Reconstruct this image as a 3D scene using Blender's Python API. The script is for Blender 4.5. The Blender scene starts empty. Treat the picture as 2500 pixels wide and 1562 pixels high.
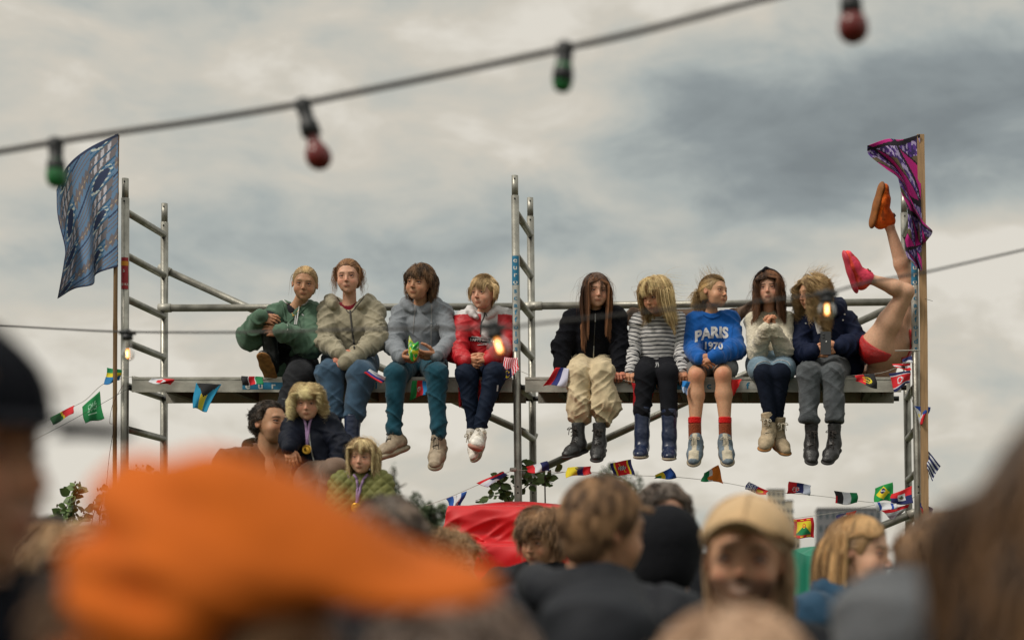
import bpy, math, random
import numpy as np
from mathutils import Vector, Matrix
from mathutils.bvhtree import BVHTree

# ------------------------------------------------------------------ camera, world, sun, exposure
SC = bpy.context.scene
COL = SC.collection
R = math.radians
EYE = 1.6                                   # camera height
FPX, CX, CY = 4312.0, 1870.0, 1460.0        # lens in photo pixels (2500 wide), principal point of the shifted lens
cam = bpy.data.cameras.new('camera'); camo = bpy.data.objects.new('camera', cam); COL.objects.link(camo)
camo.location = (0, 0, EYE); camo.rotation_euler = (R(90), 0, 0)
cam.sensor_width = 36; cam.lens = FPX/2500*36
cam.shift_x = -(CX-1250)/2500; cam.shift_y = (CY-781)/2500
cam.clip_start = .05; cam.clip_end = 5000
cam.dof.use_dof = True; cam.dof.focus_distance = 11.45; cam.dof.aperture_fstop = 2.3
SC.camera = camo
SC.view_settings.view_transform = 'Standard'; SC.view_settings.look = 'None'
SC.view_settings.exposure = 0.0; SC.view_settings.gamma = 1
SC.cycles.use_denoising = True
SC.cycles.max_bounces = 6; SC.cycles.diffuse_bounces = 3; SC.cycles.glossy_bounces = 3
SC.cycles.transmission_bounces = 5; SC.cycles.transparent_max_bounces = 8
SC.cycles.caustics_reflective = False; SC.cycles.caustics_refractive = False

SUN_EL, SUN_AZ = 48, -128      # azimuth measured from +Y (view direction) towards +X
def px_dir(px, py):
    return Vector(((px-CX)/FPX, 1, (CY-py)/FPX))

def build_world():
    w = bpy.data.worlds.new('World'); SC.world = w; w.use_nodes = True
    nt = w.node_tree; N = nt.nodes; L = nt.links; N.clear()
    def n(t, **k):
        o = N.new(t)
        for a, b in k.items(): setattr(o, a, b)
        return o
    def mth(op, a, b=None, clamp=False):
        m = n('ShaderNodeMath', operation=op, use_clamp=clamp)
        for i, v in enumerate((a, b)):
            if v is None: continue
            if isinstance(v, (int, float)): m.inputs[i].default_value = v
            else: L.new(v, m.inputs[i])
        return m.outputs[0]
    tc = n('ShaderNodeTexCoord')
    sky = n('ShaderNodeTexSky', sky_type='NISHITA', sun_disc=False)
    sky.sun_elevation = R(SUN_EL); sky.sun_rotation = R(SUN_AZ); sky.dust_density = 3
    bg = n('ShaderNodeBackground'); L.new(sky.outputs[0], bg.inputs[0]); bg.inputs[1].default_value = .06
    # overcast cloud layer: noise on the sky direction, flattened so that banks lie low and wide
    mp = n('ShaderNodeMapping'); mp.inputs['Scale'].default_value = (1, 1, 2.15); mp.inputs['Rotation'].default_value = (0, R(7), 0)
    L.new(tc.outputs['Generated'], mp.inputs[0])
    def noise(sc, det, rough, dist, off):
        m2 = n('ShaderNodeMapping'); m2.inputs['Location'].default_value = off
        L.new(mp.outputs[0], m2.inputs[0])
        t = n('ShaderNodeTexNoise'); t.inputs['Scale'].default_value = sc; t.inputs['Detail'].default_value = det
        t.inputs['Roughness'].default_value = rough; t.inputs['Distortion'].default_value = dist
        L.new(m2.outputs[0], t.inputs[0]); return t.outputs[0]
    n1 = noise(4.2, 7, .52, .35, (3.1, 0, .4)); n2 = noise(11, 6, .55, .5, (7, 2, 5)); n3 = noise(30, 4, .5, .3, (1, 5, 2))
    d = mth('ADD', mth('MULTIPLY', mth('SUBTRACT', n1, .5), 1.25), mth('MULTIPLY', mth('SUBTRACT', n2, .5), 1.0))
    d = mth('ADD', d, mth('MULTIPLY', mth('SUBTRACT', n3, .5), .26))
    d = mth('ADD', d, .69)
    # cloud banks: each an ellipse in the sky, centre direction, width/height in radians-ish, brightening or darkening
    nrm = n('ShaderNodeVectorMath', operation='NORMALIZE'); L.new(tc.outputs['Generated'], nrm.inputs[0])
    for (px, py, sx, sy, a) in ((2150, 440, .13, .05, -.36), (1500, 560, .14, .038, -.26), (1750, 250, .12, .03, -.22), (2450, 250, .10, .07, -.25),
                             (350, 520, .14, .05, -.20), (1000, 640, .14, .03, -.12), (900, 160, .20, .05, .14), (150, 230, .12, .08, .08),
                             (2360, 600, .08, .026, .46), (1750, 640, .12, .025, .22), (1350, 320, .10, .04, .14), (1250, 1150, .6, .06, .22),
                             (180, 740, .10, .035, .12), (1400, 830, .5, .04, .10), (1950, 60, .10, .03, .08)):
        c = px_dir(px, py).normalized()
        s = n('ShaderNodeVectorMath', operation='SUBTRACT'); L.new(nrm.outputs[0], s.inputs[0]); s.inputs[1].default_value = c
        q = n('ShaderNodeVectorMath', operation='MULTIPLY'); L.new(s.outputs[0], q.inputs[0]); q.inputs[1].default_value = (1/sx, 1/.3, 1/sy)
        dt = n('ShaderNodeVectorMath', operation='DOT_PRODUCT'); L.new(q.outputs[0], dt.inputs[0]); L.new(q.outputs[0], dt.inputs[1])
        e = mth('POWER', 2.718, mth('MULTIPLY', dt.outputs['Value'], -1.0))
        d = mth('ADD', d, mth('MULTIPLY', e, a))
    cr = n('ShaderNodeValToRGB'); L.new(d, cr.inputs[0])
    e = cr.color_ramp.elements
    e[0].position = .02; e[0].color = (.225, .252, .258, 1)
    e[1].position = 1.0; e[1].color = (.80, .755, .665, 1)
    for p, c in ((.28, (.30, .335, .338, 1)), (.50, (.44, .475, .455, 1)), (.70, (.58, .575, .515, 1)), (.86, (.675, .63, .54, 1))):
        x = e.new(p); x.color = c
    # the overcast sky is brighter overhead than near the horizon
    sp = n('ShaderNodeSeparateXYZ'); L.new(nrm.outputs[0], sp.inputs[0])
    up = mth('ADD', 1.0, mth('MULTIPLY', mth('MAXIMUM', mth('SUBTRACT', sp.outputs[2], .36), 0), 2.0))
    bg2 = n('ShaderNodeBackground'); L.new(cr.outputs[0], bg2.inputs[0]); L.new(mth('MULTIPLY', up, .97), bg2.inputs[1])
    mx = n('ShaderNodeMixShader'); mx.inputs[0].default_value = .92
    L.new(bg.outputs[0], mx.inputs[1]); L.new(bg2.outputs[0], mx.inputs[2])
    out = n('ShaderNodeOutputWorld'); L.new(mx.outputs[0], out.inputs[0])
build_world()
sl = bpy.data.lights.new('sun', 'SUN'); sl.energy = 2.3; sl.angle = R(14); sl.color = (1, .93, .82)
so = bpy.data.objects.new('sun', sl); COL.objects.link(so)
_sd = Vector((math.sin(R(SUN_AZ))*math.cos(R(SUN_EL)), math.cos(R(SUN_AZ))*math.cos(R(SUN_EL)), math.sin(R(SUN_EL))))
so.rotation_euler = (-_sd).to_track_quat('-Z', 'Y').to_euler(); so.location = _sd*30

def J(px, py, Y):
    """world point seen at photo pixel (px, py) standing Y metres away"""
    return Vector(((px-CX)/FPX*Y, Y, EYE+(CY-py)/FPX*Y))

# ------------------------------------------------------------------ materials
MATS = {}
def lin(c):
    """sRGB 0-255 -> linear"""
    return tuple((v/255/12.92 if v/255 <= .04045 else ((v/255+.055)/1.055)**2.4) for v in c)
def mat(name, col=(.5, .5, .5), rough=.7, metal=0, bump=0, bscale=60, var=0, vscale=8, attr=False, spec=.5, sheen=0,
        trans=0, stretch=None, emit=0, sss=0, tint=False, weave=0):
    """procedural Principled: noise colour variation, noise bump; attr=True multiplies in the mesh colours"""
    if name in MATS: return MATS[name]
    m = bpy.data.materials.new(name); m.use_nodes = True; nt = m.node_tree; N = nt.nodes; L = nt.links
    b = N['Principled BSDF']; b.inputs['Roughness'].default_value = rough; b.inputs['Metallic'].default_value = metal
    b.inputs['Specular IOR Level'].default_value = spec; b.inputs['Base Color'].default_value = (*col, 1)
    b.inputs['Sheen Weight'].default_value = sheen; b.inputs['Sheen Roughness'].default_value = .5
    if trans: b.inputs['Transmission Weight'].default_value = trans
    if sss:
        b.inputs['Subsurface Weight'].default_value = sss; b.inputs['Subsurface Radius'].default_value = (1, .35, .2); b.inputs['Subsurface Scale'].default_value = .006
    if emit:
        b.inputs['Emission Color'].default_value = (*col, 1); b.inputs['Emission Strength'].default_value = emit
    tc = N.new('ShaderNodeTexCoord'); src = tc.outputs['Object']
    if stretch:
        mp = N.new('ShaderNodeMapping'); mp.inputs['Scale'].default_value = stretch; L.new(src, mp.inputs[0]); src = mp.outputs[0]
    cur = None
    if attr or tint:
        a = N.new('ShaderNodeAttribute'); a.attribute_name = 'Col'; cur = a.outputs['Color']
    if var:
        nz = N.new('ShaderNodeTexNoise'); nz.inputs['Scale'].default_value = vscale; nz.inputs['Detail'].default_value = 5; L.new(src, nz.inputs[0])
        mr = N.new('ShaderNodeMapRange'); mr.inputs[1].default_value = .3; mr.inputs[2].default_value = .7
        mr.inputs[3].default_value = 1-var; mr.inputs[4].default_value = 1+var; L.new(nz.outputs[0], mr.inputs[0])
        mx = N.new('ShaderNodeVectorMath'); mx.operation = 'MULTIPLY'; L.new(mr.outputs[0], mx.inputs[1])
        if cur is not None: L.new(cur, mx.inputs[0])
        else: mx.inputs[0].default_value = col
        cur = mx.outputs[0]
    if cur is not None:
        L.new(cur, b.inputs['Base Color'])
        if emit and attr: L.new(cur, b.inputs['Emission Color'])
    if bump:
        nz = N.new('ShaderNodeTexNoise'); nz.inputs['Scale'].default_value = bscale; nz.inputs['Detail'].default_value = 4; L.new(src, nz.inputs[0])
        bp = N.new('ShaderNodeBump'); bp.inputs['Strength'].default_value = bump; bp.inputs['Distance'].default_value = .01
        L.new(nz.outputs[0], bp.inputs['Height']); L.new(bp.outputs[0], b.inputs['Normal'])
    MATS[name] = m; return m

# ------------------------------------------------------------------ objects
ORG = {}
def tag(o, label=None, cat=None, group=None, kind=None):
    if label: o['label'] = label
    if cat: o['category'] = cat
    if group: o['group'] = group
    if kind: o['kind'] = kind
    return o
def empty(name, loc, label=None, cat=None, group=None):
    o = bpy.data.objects.new(name, None); COL.objects.link(o); o.location = loc; o.empty_display_size = .1
    ORG[o.name] = Vector(loc); return tag(o, label, cat, group)
def mesh(name, V, F, m, parent=None, col=None, mi=None, smooth=True, loc=None):
    """V (n,3) world coordinates, F list/array of polygons; becomes ONE object, vertices stored relative to the thing's base"""
    V = np.asarray(V, dtype=np.float64).reshape(-1, 3)
    if parent is not None: org = ORG[parent.name]
    else: org = Vector(loc) if loc is not None else Vector(((V[:, 0].min()+V[:, 0].max())/2, (V[:, 1].min()+V[:, 1].max())/2, V[:, 2].min()))
    me = bpy.data.meshes.new(name)
    Vl = (V-np.array(org)).astype(np.float32)
    me.vertices.add(len(Vl)); me.vertices.foreach_set('co', Vl.ravel())
    if isinstance(F, np.ndarray):
        k = F.shape[1]; idx = F.ravel(); tot = np.full(len(F), k); 
    else:
        tot = np.array([len(f) for f in F]); idx = np.array([i for f in F for i in f])
    st = np.concatenate([[0], np.cumsum(tot)[:-1]])
    me.loops.add(len(idx)); me.loops.foreach_set('vertex_index', idx.astype(np.int32))
    me.polygons.add(len(tot)); me.polygons.foreach_set('loop_start', st.astype(np.int32)); me.polygons.foreach_set('loop_total', tot.astype(np.int32))
    for x in (m if isinstance(m, (list, tuple)) else [m]): me.materials.append(x)
    if mi is not None: me.polygons.foreach_set('material_index', np.asarray(mi, dtype=np.int32))
    me.polygons.foreach_set('use_smooth', np.full(len(tot), smooth, dtype=bool))
    me.update(calc_edges=True)
    if col is not None:
        c = np.asarray(col, dtype=np.float32)
        dom = 'POINT' if len(c) == len(Vl) else 'FACE'
        if dom == 'FACE':
            a = me.attributes.new('Col', 'FLOAT_COLOR', 'FACE')
        else: a = me.attributes.new('Col', 'FLOAT_COLOR', 'POINT')
        if c.shape[1] == 3: c = np.hstack([c, np.ones((len(c), 1), np.float32)])
        a.data.foreach_set('color', c.ravel())
    me.validate()
    o = bpy.data.objects.new(name, me); COL.objects.link(o)
    if parent is not None:
        o.parent = parent; ORG[o.name] = ORG[parent.name]
    else:
        o.location = org; ORG[o.name] = Vector(org)
    return o
def joinVF(parts):
    """merge several (V,F) into one"""
    Vs, Fs, o = [], [], 0
    for V, F in parts:
        V = np.asarray(V); Vs.append(V)
        Fs += [[int(i)+o for i in f] for f in F]; o += len(V)
    return np.vstack(Vs), Fs
def box(lo, hi, bev=0):
    lo = np.array(lo, float); hi = np.array(hi, float)
    V = np.array([[x, y, z] for z in (lo[2], hi[2]) for y in (lo[1], hi[1]) for x in (lo[0], hi[0])])
    return V, [[0, 2, 3, 1], [4, 5, 7, 6], [0, 1, 5, 4], [2, 6, 7, 3], [0, 4, 6, 2], [1, 3, 7, 5]]
def frame_of(d):
    d = np.asarray(d, float); d = d/(np.linalg.norm(d)+1e-12)
    u = np.array([0, 0, 1.]) if abs(d[2]) < .9 else np.array([0, 1., 0])
    s = np.cross(d, u); s /= np.linalg.norm(s); return d, s, np.cross(s, d)
def tube(P, r, n=10, cap=True, flat=None):
    """tube through points P, radius r (number or per point)"""
    P = np.array([tuple(p) for p in P], float); k = len(P); r = np.full(k, r, float) if np.isscalar(r) else np.array(r, float)
    T = np.gradient(P, axis=0); V = []
    _, s, u = frame_of(T[0])
    for i in range(k):
        t = T[i]/(np.linalg.norm(T[i])+1e-12)
        s = s-t*np.dot(s, t); s /= np.linalg.norm(s)+1e-12; u = np.cross(s, t)
        for j in range(n):
            a = 2*math.pi*j/n
            V.append(P[i]+r[i]*(math.cos(a)*s+math.sin(a)*u))
    F = [[i*n+j, (i+1)*n+j, (i+1)*n+(j+1) % n, i*n+(j+1) % n] for i in range(k-1) for j in range(n)]
    if cap: F += [list(range(n)), list(range((k-1)*n, k*n))[::-1]]
    return np.array(V), F
def spline(P, n):
    """Catmull-Rom through P with n points"""
    P = np.array([tuple(p) for p in P], float)
    if len(P) == 2: return np.array([P[0]+(P[1]-P[0])*t for t in np.linspace(0, 1, n)])
    Q = np.vstack([2*P[0]-P[1], P, 2*P[-1]-P[-2]]); out = []
    for t in np.linspace(0, len(P)-1, n):
        i = min(int(t), len(P)-2); f = t-i; a, b, c, d = Q[i:i+4]
        out.append(.5*((2*b)+(-a+c)*f+(2*a-5*b+4*c-d)*f*f+(-a+3*b-3*c+d)*f**3))
    return np.array(out)
def lathe(base, axis, prof, n=24):
    """profile [(distance along axis, radius)] around an axis"""
    d, s, u = frame_of(axis); V = []
    for (h, r) in prof:
        for j in range(n):
            a = 2*math.pi*j/n; V.append(np.array(tuple(base))+d*h+r*(math.cos(a)*s+math.sin(a)*u))
    F = [[i*n+j, i*n+(j+1) % n, (i+1)*n+(j+1) % n, (i+1)*n+j] for i in range(len(prof)-1) for j in range(n)]
    F += [list(range(n))[::-1], list(range((len(prof)-1)*n, len(prof)*n))]
    return np.array(V), F

# ------------------------------------------------------------------ noise
_rng = np.random.RandomState(5); PERM = _rng.permutation(256)
def vnoise(P):
    P = np.asarray(P); i = np.floor(P).astype(int); f = P-i; f = f*f*(3-2*f); out = 0
    for dx in (0, 1):
        for dy in (0, 1):
            for dz in (0, 1):
                h = PERM[(PERM[(PERM[(i[:, 0]+dx) & 255]+i[:, 1]+dy) & 255]+i[:, 2]+dz) & 255]/255.
                w = (f[:, 0] if dx else 1-f[:, 0])*(f[:, 1] if dy else 1-f[:, 1])*(f[:, 2] if dz else 1-f[:, 2])
                out = out+h*w
    return out
def fbm(P, o=3):
    s = 0; a = 1; t = 0
    for k in range(o): s = s+a*vnoise(P*2**k+k*17.3); t += a; a *= .5
    return s/t

# ------------------------------------------------------------------ implicit surfaces (one continuous skin)
def v3(p): return np.array(tuple(p), float)
def C(a, b, ra, rb=None, k=.02, flat=None, sub=False):      # tapered capsule; flat=(direction, factor) thins it
    return dict(t='c', a=v3(a), b=v3(b), ra=ra, rb=ra if rb is None else rb, k=k, flat=flat, sub=sub)
def E(c, r, M=None, k=.02, sub=False):                      # ellipsoid, axes = columns of M
    return dict(t='e', c=v3(c), r=np.array(r, float), M=np.eye(3) if M is None else np.array(M), k=k, sub=sub)
def B(c, h, M=None, rr=.01, k=.01, sub=False):              # rounded box
    return dict(t='b', c=v3(c), r=np.array(h, float), M=np.eye(3) if M is None else np.array(M), rr=rr, k=k, sub=sub)
def pbounds(p):
    if p['t'] == 'c':
        m = max(p['ra'], p['rb']); return np.minimum(p['a'], p['b'])-m, np.maximum(p['a'], p['b'])+m
    e = np.abs(p['M'])@p['r']; return p['c']-e, p['c']+e
def pdist(p, X):
    if p['t'] == 'c':
        ab = p['b']-p['a']; L2 = (ab*ab).sum()+1e-12
        q = X-p['a']; t = np.clip((q@ab)/L2, 0, 1); q = q-t[..., None]*ab
        if p['flat'] is not None:
            n, f = p['flat']; n = v3(n); n = n/np.linalg.norm(n); q = q+((f-1)*(q@n))[..., None]*n
        return np.sqrt((q*q).sum(-1))-(p['ra']+(p['rb']-p['ra'])*t)
    q = (X-p['c'])@p['M']
    if p['t'] == 'e':
        k0 = np.sqrt(((q/p['r'])**2).sum(-1)); k1 = np.sqrt(((q/p['r']**2)**2).sum(-1))+1e-9
        return k0*(k0-1)/k1
    q = np.abs(q)-(p['r']-p['rr'])
    return np.sqrt((np.maximum(q, 0)**2).sum(-1))+np.minimum(q.max(-1), 0)-p['rr']
def sdf(prims, h, clip=None):
    lo = np.min([pbounds(p)[0] for p in prims if not p['sub']], 0)-3*h; hi = np.max([pbounds(p)[1] for p in prims if not p['sub']], 0)+3*h
    kk = max(p['k'] for p in prims)*.3; lo -= kk; hi += kk
    n = np.ceil((hi-lo)/h).astype(int)+1; Fd = np.full(n, 1.0, np.float32)
    ax = [lo[i]+h*np.arange(n[i]) for i in range(3)]
    for p in prims:
        a, b = pbounds(p); mg = p['k']+3*h
        i0 = np.clip(np.floor((a-mg-lo)/h).astype(int), 0, n); i1 = np.clip(np.ceil((b+mg-lo)/h).astype(int)+1, 0, n)
        if (i1 <= i0).any(): continue
        X = np.stack(np.meshgrid(ax[0][i0[0]:i1[0]], ax[1][i0[1]:i1[1]], ax[2][i0[2]:i1[2]], indexing='ij'), -1)
        d = pdist(p, X); sl_ = tuple(slice(i0[i], i1[i]) for i in range(3)); f = Fd[sl_]; k = max(p['k'], 1e-5)
        if p['sub']:
            hh = np.clip(.5-.5*(f+d)/k, 0, 1); Fd[sl_] = f*(1-hh)+(-d)*hh+k*hh*(1-hh)
        else:
            hh = np.clip(.5+.5*(f-d)/k, 0, 1); Fd[sl_] = f*(1-hh)+d*hh-k*hh*(1-hh)
    if clip is not None:
        for (pt, nn) in clip:
            X = np.stack(np.meshgrid(*ax, indexing='ij'), -1); d = (X-v3(pt))@(v3(nn)/np.linalg.norm(v3(nn)))
            Fd = np.maximum(Fd, d)
    return nets(Fd, lo, h)
def nets(Fd, lo, h):
    s = Fd < 0; c = s.astype(np.int8); cn = 0
    for dx in (0, 1):
        for dy in (0, 1):
            for dz in (0, 1):
                cn = cn+c[dx:c.shape[0]-1+dx, dy:c.shape[1]-1+dy, dz:c.shape[2]-1+dz]
    act = (cn > 0) & (cn < 8); ci = np.argwhere(act); idx = np.full(act.shape, -1, np.int64); idx[act] = np.arange(len(ci))
    acc = np.zeros((len(ci), 3)); nn = np.zeros(len(ci))
    for axx in range(3):
        o = [a for a in range(3) if a != axx]
        for p in (0, 1):
            for q in (0, 1):
                o0 = np.zeros(3, int); o0[o[0]] = p; o0[o[1]] = q; o1 = o0.copy(); o1[axx] = 1
                a = Fd[tuple((ci+o0).T)]; b = Fd[tuple((ci+o1).T)]; m = (a < 0) != (b < 0)
                t = np.where(m, a/np.where(m, a-b, 1), 0)
                acc[m] += o0+t[m, None]*(o1-o0); nn[m] += 1
    V = lo+h*(ci+acc/np.maximum(nn, 1)[:, None]); FF = []
    for axx in range(3):
        u, w = [(1, 2), (2, 0), (0, 1)][axx]
        sl0 = [slice(1, -1)]*3; sl1 = [slice(1, -1)]*3; sl0[axx] = slice(0, -1); sl1[axx] = slice(1, None)
        m = s[tuple(sl0)] != s[tuple(sl1)]; e = np.argwhere(m)+np.array([0 if a == axx else 1 for a in range(3)])
        ins = s[tuple(e.T)]
        def cell(du, dw):
            q = e.copy(); q[:, u] += du; q[:, w] += dw; return idx[tuple(q.T)]
        ok = np.ones(len(e), bool)
        A, B_, Cc, D = cell(-1, -1), cell(0, -1), cell(0, 0), cell(-1, 0)
        f = np.stack([A, B_, Cc, D], 1); f[~ins] = f[~ins][:, ::-1]; FF.append(f)
    return V, np.vstack(FF)
def vnormals(V, F):
    n = np.zeros_like(V); F = np.asarray(F)
    fn = np.cross(V[F[:, 2]]-V[F[:, 0]], V[F[:, 3]]-V[F[:, 1]])
    for j in range(4): np.add.at(n, F[:, j], fn)
    return n/(np.linalg.norm(n, axis=1, keepdims=True)+1e-12)
def relax(V, F, it=1, w=.5):
    F = np.asarray(F); E_ = np.vstack([F[:, [0, 1]], F[:, [1, 2]], F[:, [2, 3]], F[:, [3, 0]]])
    for _ in range(it):
        a = np.zeros_like(V); c = np.zeros(len(V)); np.add.at(a, E_[:, 0], V[E_[:, 1]]); np.add.at(c, E_[:, 0], 1)
        np.add.at(a, E_[:, 1], V[E_[:, 0]]); np.add.at(c, E_[:, 1], 1)
        V = V*(1-w)+w*a/np.maximum(c, 1)[:, None]
    return V
def wrinkle(V, F, prims, amp, seed=0, fine=.035, long=.26):
    """cloth folds that run around each limb"""
    N = vnormals(V, F); wt = 0; dsp = 0
    for k, p in enumerate(prims):
        if p['t'] != 'c' or p.get('sub'): continue
        ab = p['b']-p['a']; L_ = np.linalg.norm(ab)
        if L_ < .03: continue
        ax = ab/L_; d = pdist(p, V); w = np.exp(-np.maximum(d+.01, 0)/.02)+1e-6
        q = V-p['a']; s = q@ax; qr = q-s[:, None]*ax
        fm = p.get('f', .5)
        skew = qr@np.array([.75, .3, .5])*(1 if k % 2 else -1)
        n1 = vnoise(qr/long+(((s+skew)/fine)[:, None])*ax+seed*3.7+k*5.1)
        n2 = vnoise(qr/(long*.5)+(((s-skew)/(fine*.55))[:, None])*ax+seed*1.7+k*2.3)
        a1 = np.abs(2*n1-1); a2 = np.abs(2*n2-1); r1 = (1-a1)**3.2*1.35; r2 = (1-a2)**3*1.05
        e_ = np.minimum(np.abs(s), np.abs(L_-s)); mask = (.3+.9*vnoise(V/.10+seed+k))*(.75+.8*np.exp(-(e_/.07)**2))
        dsp = dsp+w*fm*(r1*.85+r2*.45-.40)*mask; wt = wt+w
    return V+N*(amp*dsp/wt)[:, None] if not np.isscalar(wt) else V
def rot(yaw=0, pitch=0, roll=0):
    """head/foot frame: x right of picture, y away from camera, z up; yaw>0 turns the face to picture right, pitch>0 looks down"""
    return np.array(Matrix.Rotation(R(yaw), 3, 'Z') @ Matrix.Rotation(R(pitch), 3, 'X') @ Matrix.Rotation(R(roll), 3, 'Y'))
# ------------------------------------------------------------------ people
SKIN = mat('skin', (.5, .3, .2), rough=.52, attr=True, bump=.05, bscale=300, sss=.12, var=.09, vscale=70, spec=.3)
EYE_M = mat('eye', (.5, .5, .5), rough=.15, attr=True)
HAIR_M = mat('hair', rough=.5, attr=True, spec=.35)
def cvar(*a): return [np.array(x, float) for x in a]
TONES = {'fair': (.62, .36, .238), 'rosy': (.63, .35, .238), 'warm': (.56, .30, .178), 'tan': (.46, .248, .145), 'red': (.54, .235, .155)}
def smooth01(x, a, b):
    t = np.clip((x-a)/(b-a), 0, 1); return t*t*(3-2*t)
def head_part(c, hh, M, tone='fair', hairc=(.2, .12, .06), child=1., beard=None, brow=None, mouth=0., teeth=False, bald=False, h=None, eyes=True, squint=.5):
    """head as one skin: skull, jaw, cheeks, nose, lips, ears, sockets.  c = head centre, hh = chin to crown"""
    w = .97+.05*child
    P = [E((0, .07, .13), (.335*w, .40, .37), k=.05), E((0, -.07, -.08), (.262*w, .283, .34), k=.10),
         E((0, -.235, -.375), (.085, .09, .09), k=.10), E((.150, -.20, -.165), (.12+.01*child, .12, .14), k=.08), E((-.150, -.20, -.165), (.12+.01*child, .12, .14), k=.08),
         E((.095, -.14, -.30), (.11, .15, .12), k=.08), E((-.095, -.14, -.30), (.11, .15, .12), k=.08),
         C((-.13, -.29, .10), (.13, -.29, .10), .045, .045, k=.06),
         E((.125, -.40, -.002), (.075, .075, .05), k=.035, sub=True), E((-.125, -.40, -.002), (.075, .075, .05), k=.035, sub=True),
         C((0, -.33, .02), (0, -.415, -.125), .024, .038, k=.035), E((.034, -.385, -.143), (.032, .038, .026), k=.02), E((-.034, -.385, -.143), (.032, .038, .026), k=.02),
         E((0, -.322, -.245), (.09, .035, .055), k=.05),
         C((-.058, -.334, -.256), (.058, -.334, -.256), .015, k=.012), C((-.046, -.332, -.293), (.046, -.332, -.293), .018, k=.012),
         E((0, -.388, -.277), (.070, .035, .005+.02*mouth), k=.008, sub=True)]
    for sx in (-1, 1):
        P += [E((sx*.335*w, .06, -.01), (.028, .065, .105), rot(sx*-22, 8, 0), k=.02), E((sx*.362*w, .045, .0), (.02, .035, .06), rot(sx*-22, 8, 0), k=.012, sub=True)]
    h = h or .0034/hh
    V, F = sdf(P, h); V = relax(V, F, 1, .35)
    col = np.tile(np.array(TONES[tone]), (len(V), 1)); x, y, z = V.T; ax = np.abs(x)
    def blend(mask, c2, a=1.):
        nonlocal col
        m = (np.clip(mask, 0, 1)*a)[:, None]; col = col*(1-m)+np.array(c2)*m
    sk = np.array(TONES[tone]); redder = sk*np.array([1.0, .62, .60])
    blend(np.exp(-(((ax-.17)/.085)**2+((z+.15)/.08)**2))*(y < -.1), redder, .5)
    blend(np.exp(-((x/.06)**2+((z+.13)/.05)**2))*(y < -.36), redder, .5)
    blend((np.abs(ax-.335*w) < .06)*np.exp(-((y-.06)/.09)**2-((z)/.12)**2), redder, .5)
    front = smooth01(-y, .18, .26)
    blend(np.exp(-((ax-.125)/.085)**2-((z-.005)/.05)**2)*front, sk*np.array([.50, .36, .32]), .8)  # redder skin round the lids, with eye socket shading painted into the colour
    lip = np.exp(-((x/.078)**4)-((z+.277)/.036)**4)*front
    blend(lip, sk*np.array([.74, .42, .42]), .7)
    blend(np.exp(-((x/.075)**4)-((z+.278)/(.008+.016*mouth))**2)*front, (.10, .035, .03), .75)
    bc = np.array(brow if brow is not None else np.array(hairc)*.42)
    arch = .092-((ax-.12)**2)*2.2
    blend(np.exp(-((z-arch)/.022)**2)*smooth01(ax, .035, .06)*(1-smooth01(ax, .19, .225))*front, bc, .85)
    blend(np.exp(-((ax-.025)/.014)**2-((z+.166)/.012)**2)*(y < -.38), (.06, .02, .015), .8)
    if teeth: blend(np.exp(-((x/.075)**4)-((z+.274-.25*ax)/.019)**4)*front, (.42, .36, .30), .8)
    if beard is not None:
        bm = smooth01(-z, .12, .20)*smooth01(.10-y, .0, .12)*(1-lip)*(1-(np.exp(-((x/.075)**4)-((z+.274-.25*ax)/.019)**4)*front if teeth else 0))*(1-.6*np.exp(-((x)/.05)**2-((z+.18)/.03)**2)*0)
        bm = np.maximum(bm, np.exp(-((x/.12)**2)-((z+.215)/.03)**2)*front)
        blend(bm, beard[:3], beard[3])
    if not bald:
        zl = np.where(y < 0, .33-smooth01(ax, .16, .30)*.30*smooth01(y, -.24, -.03), .10-smooth01(y, .0, .15)*.42)
        blend(smooth01(z, zl-.02, zl+.02)*(1-((np.abs(ax-.35) < .06)*(np.abs(y-.05) < .09)*(z < .1))), np.array(hairc)*.9, 1)
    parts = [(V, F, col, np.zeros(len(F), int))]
    if eyes:
        for sx in (-1, 1):
            ec = np.array([sx*.125, -.262, .0]); U, G = uvsphere(ec, .064, 14, 20)
            yy = (U-ec)@np.array([0, -1., 0])/.064
            cc = np.tile([.42, .37, .34], (len(U), 1)); cc[yy > .80] = (.05, .035, .028); cc[yy > .955] = (.01, .01, .01)
            parts.append((U, G, cc, np.ones(len(G), int)))
            # upper and lower lids close over the eyeball
            for zz, rr, dy in ((.032+.014*(1-squint), .022, -.304), (-.033-.01*(1-squint), .018, -.306)):
                pts = spline([(sx*.055, dy+.006, zz*.35), (sx*.095, dy-.012, zz*.95), (sx*.135, dy-.012, zz), (sx*.175, dy+.006, zz*.75), (sx*.20, dy+.035, zz*.2)], 9)
                T, G2 = tube(pts, [.012, .018, .021, .022, .022, .021, .020, .016, .01], 7); T = np.array(T)
                G2 = [f for f in G2 if len(f) == 4]
                cc = np.tile(sk*np.array([.72, .60, .58]), (len(T), 1))
                if zz > 0: cc[T[:, 2] < pts[:, 2].mean()-.004] = bc*.35
                parts.append((T, np.array(G2), cc, np.zeros(len(G2), int)))
    out = []
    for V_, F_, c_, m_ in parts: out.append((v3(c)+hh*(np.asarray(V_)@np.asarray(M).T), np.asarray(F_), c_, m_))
    return out
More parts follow.
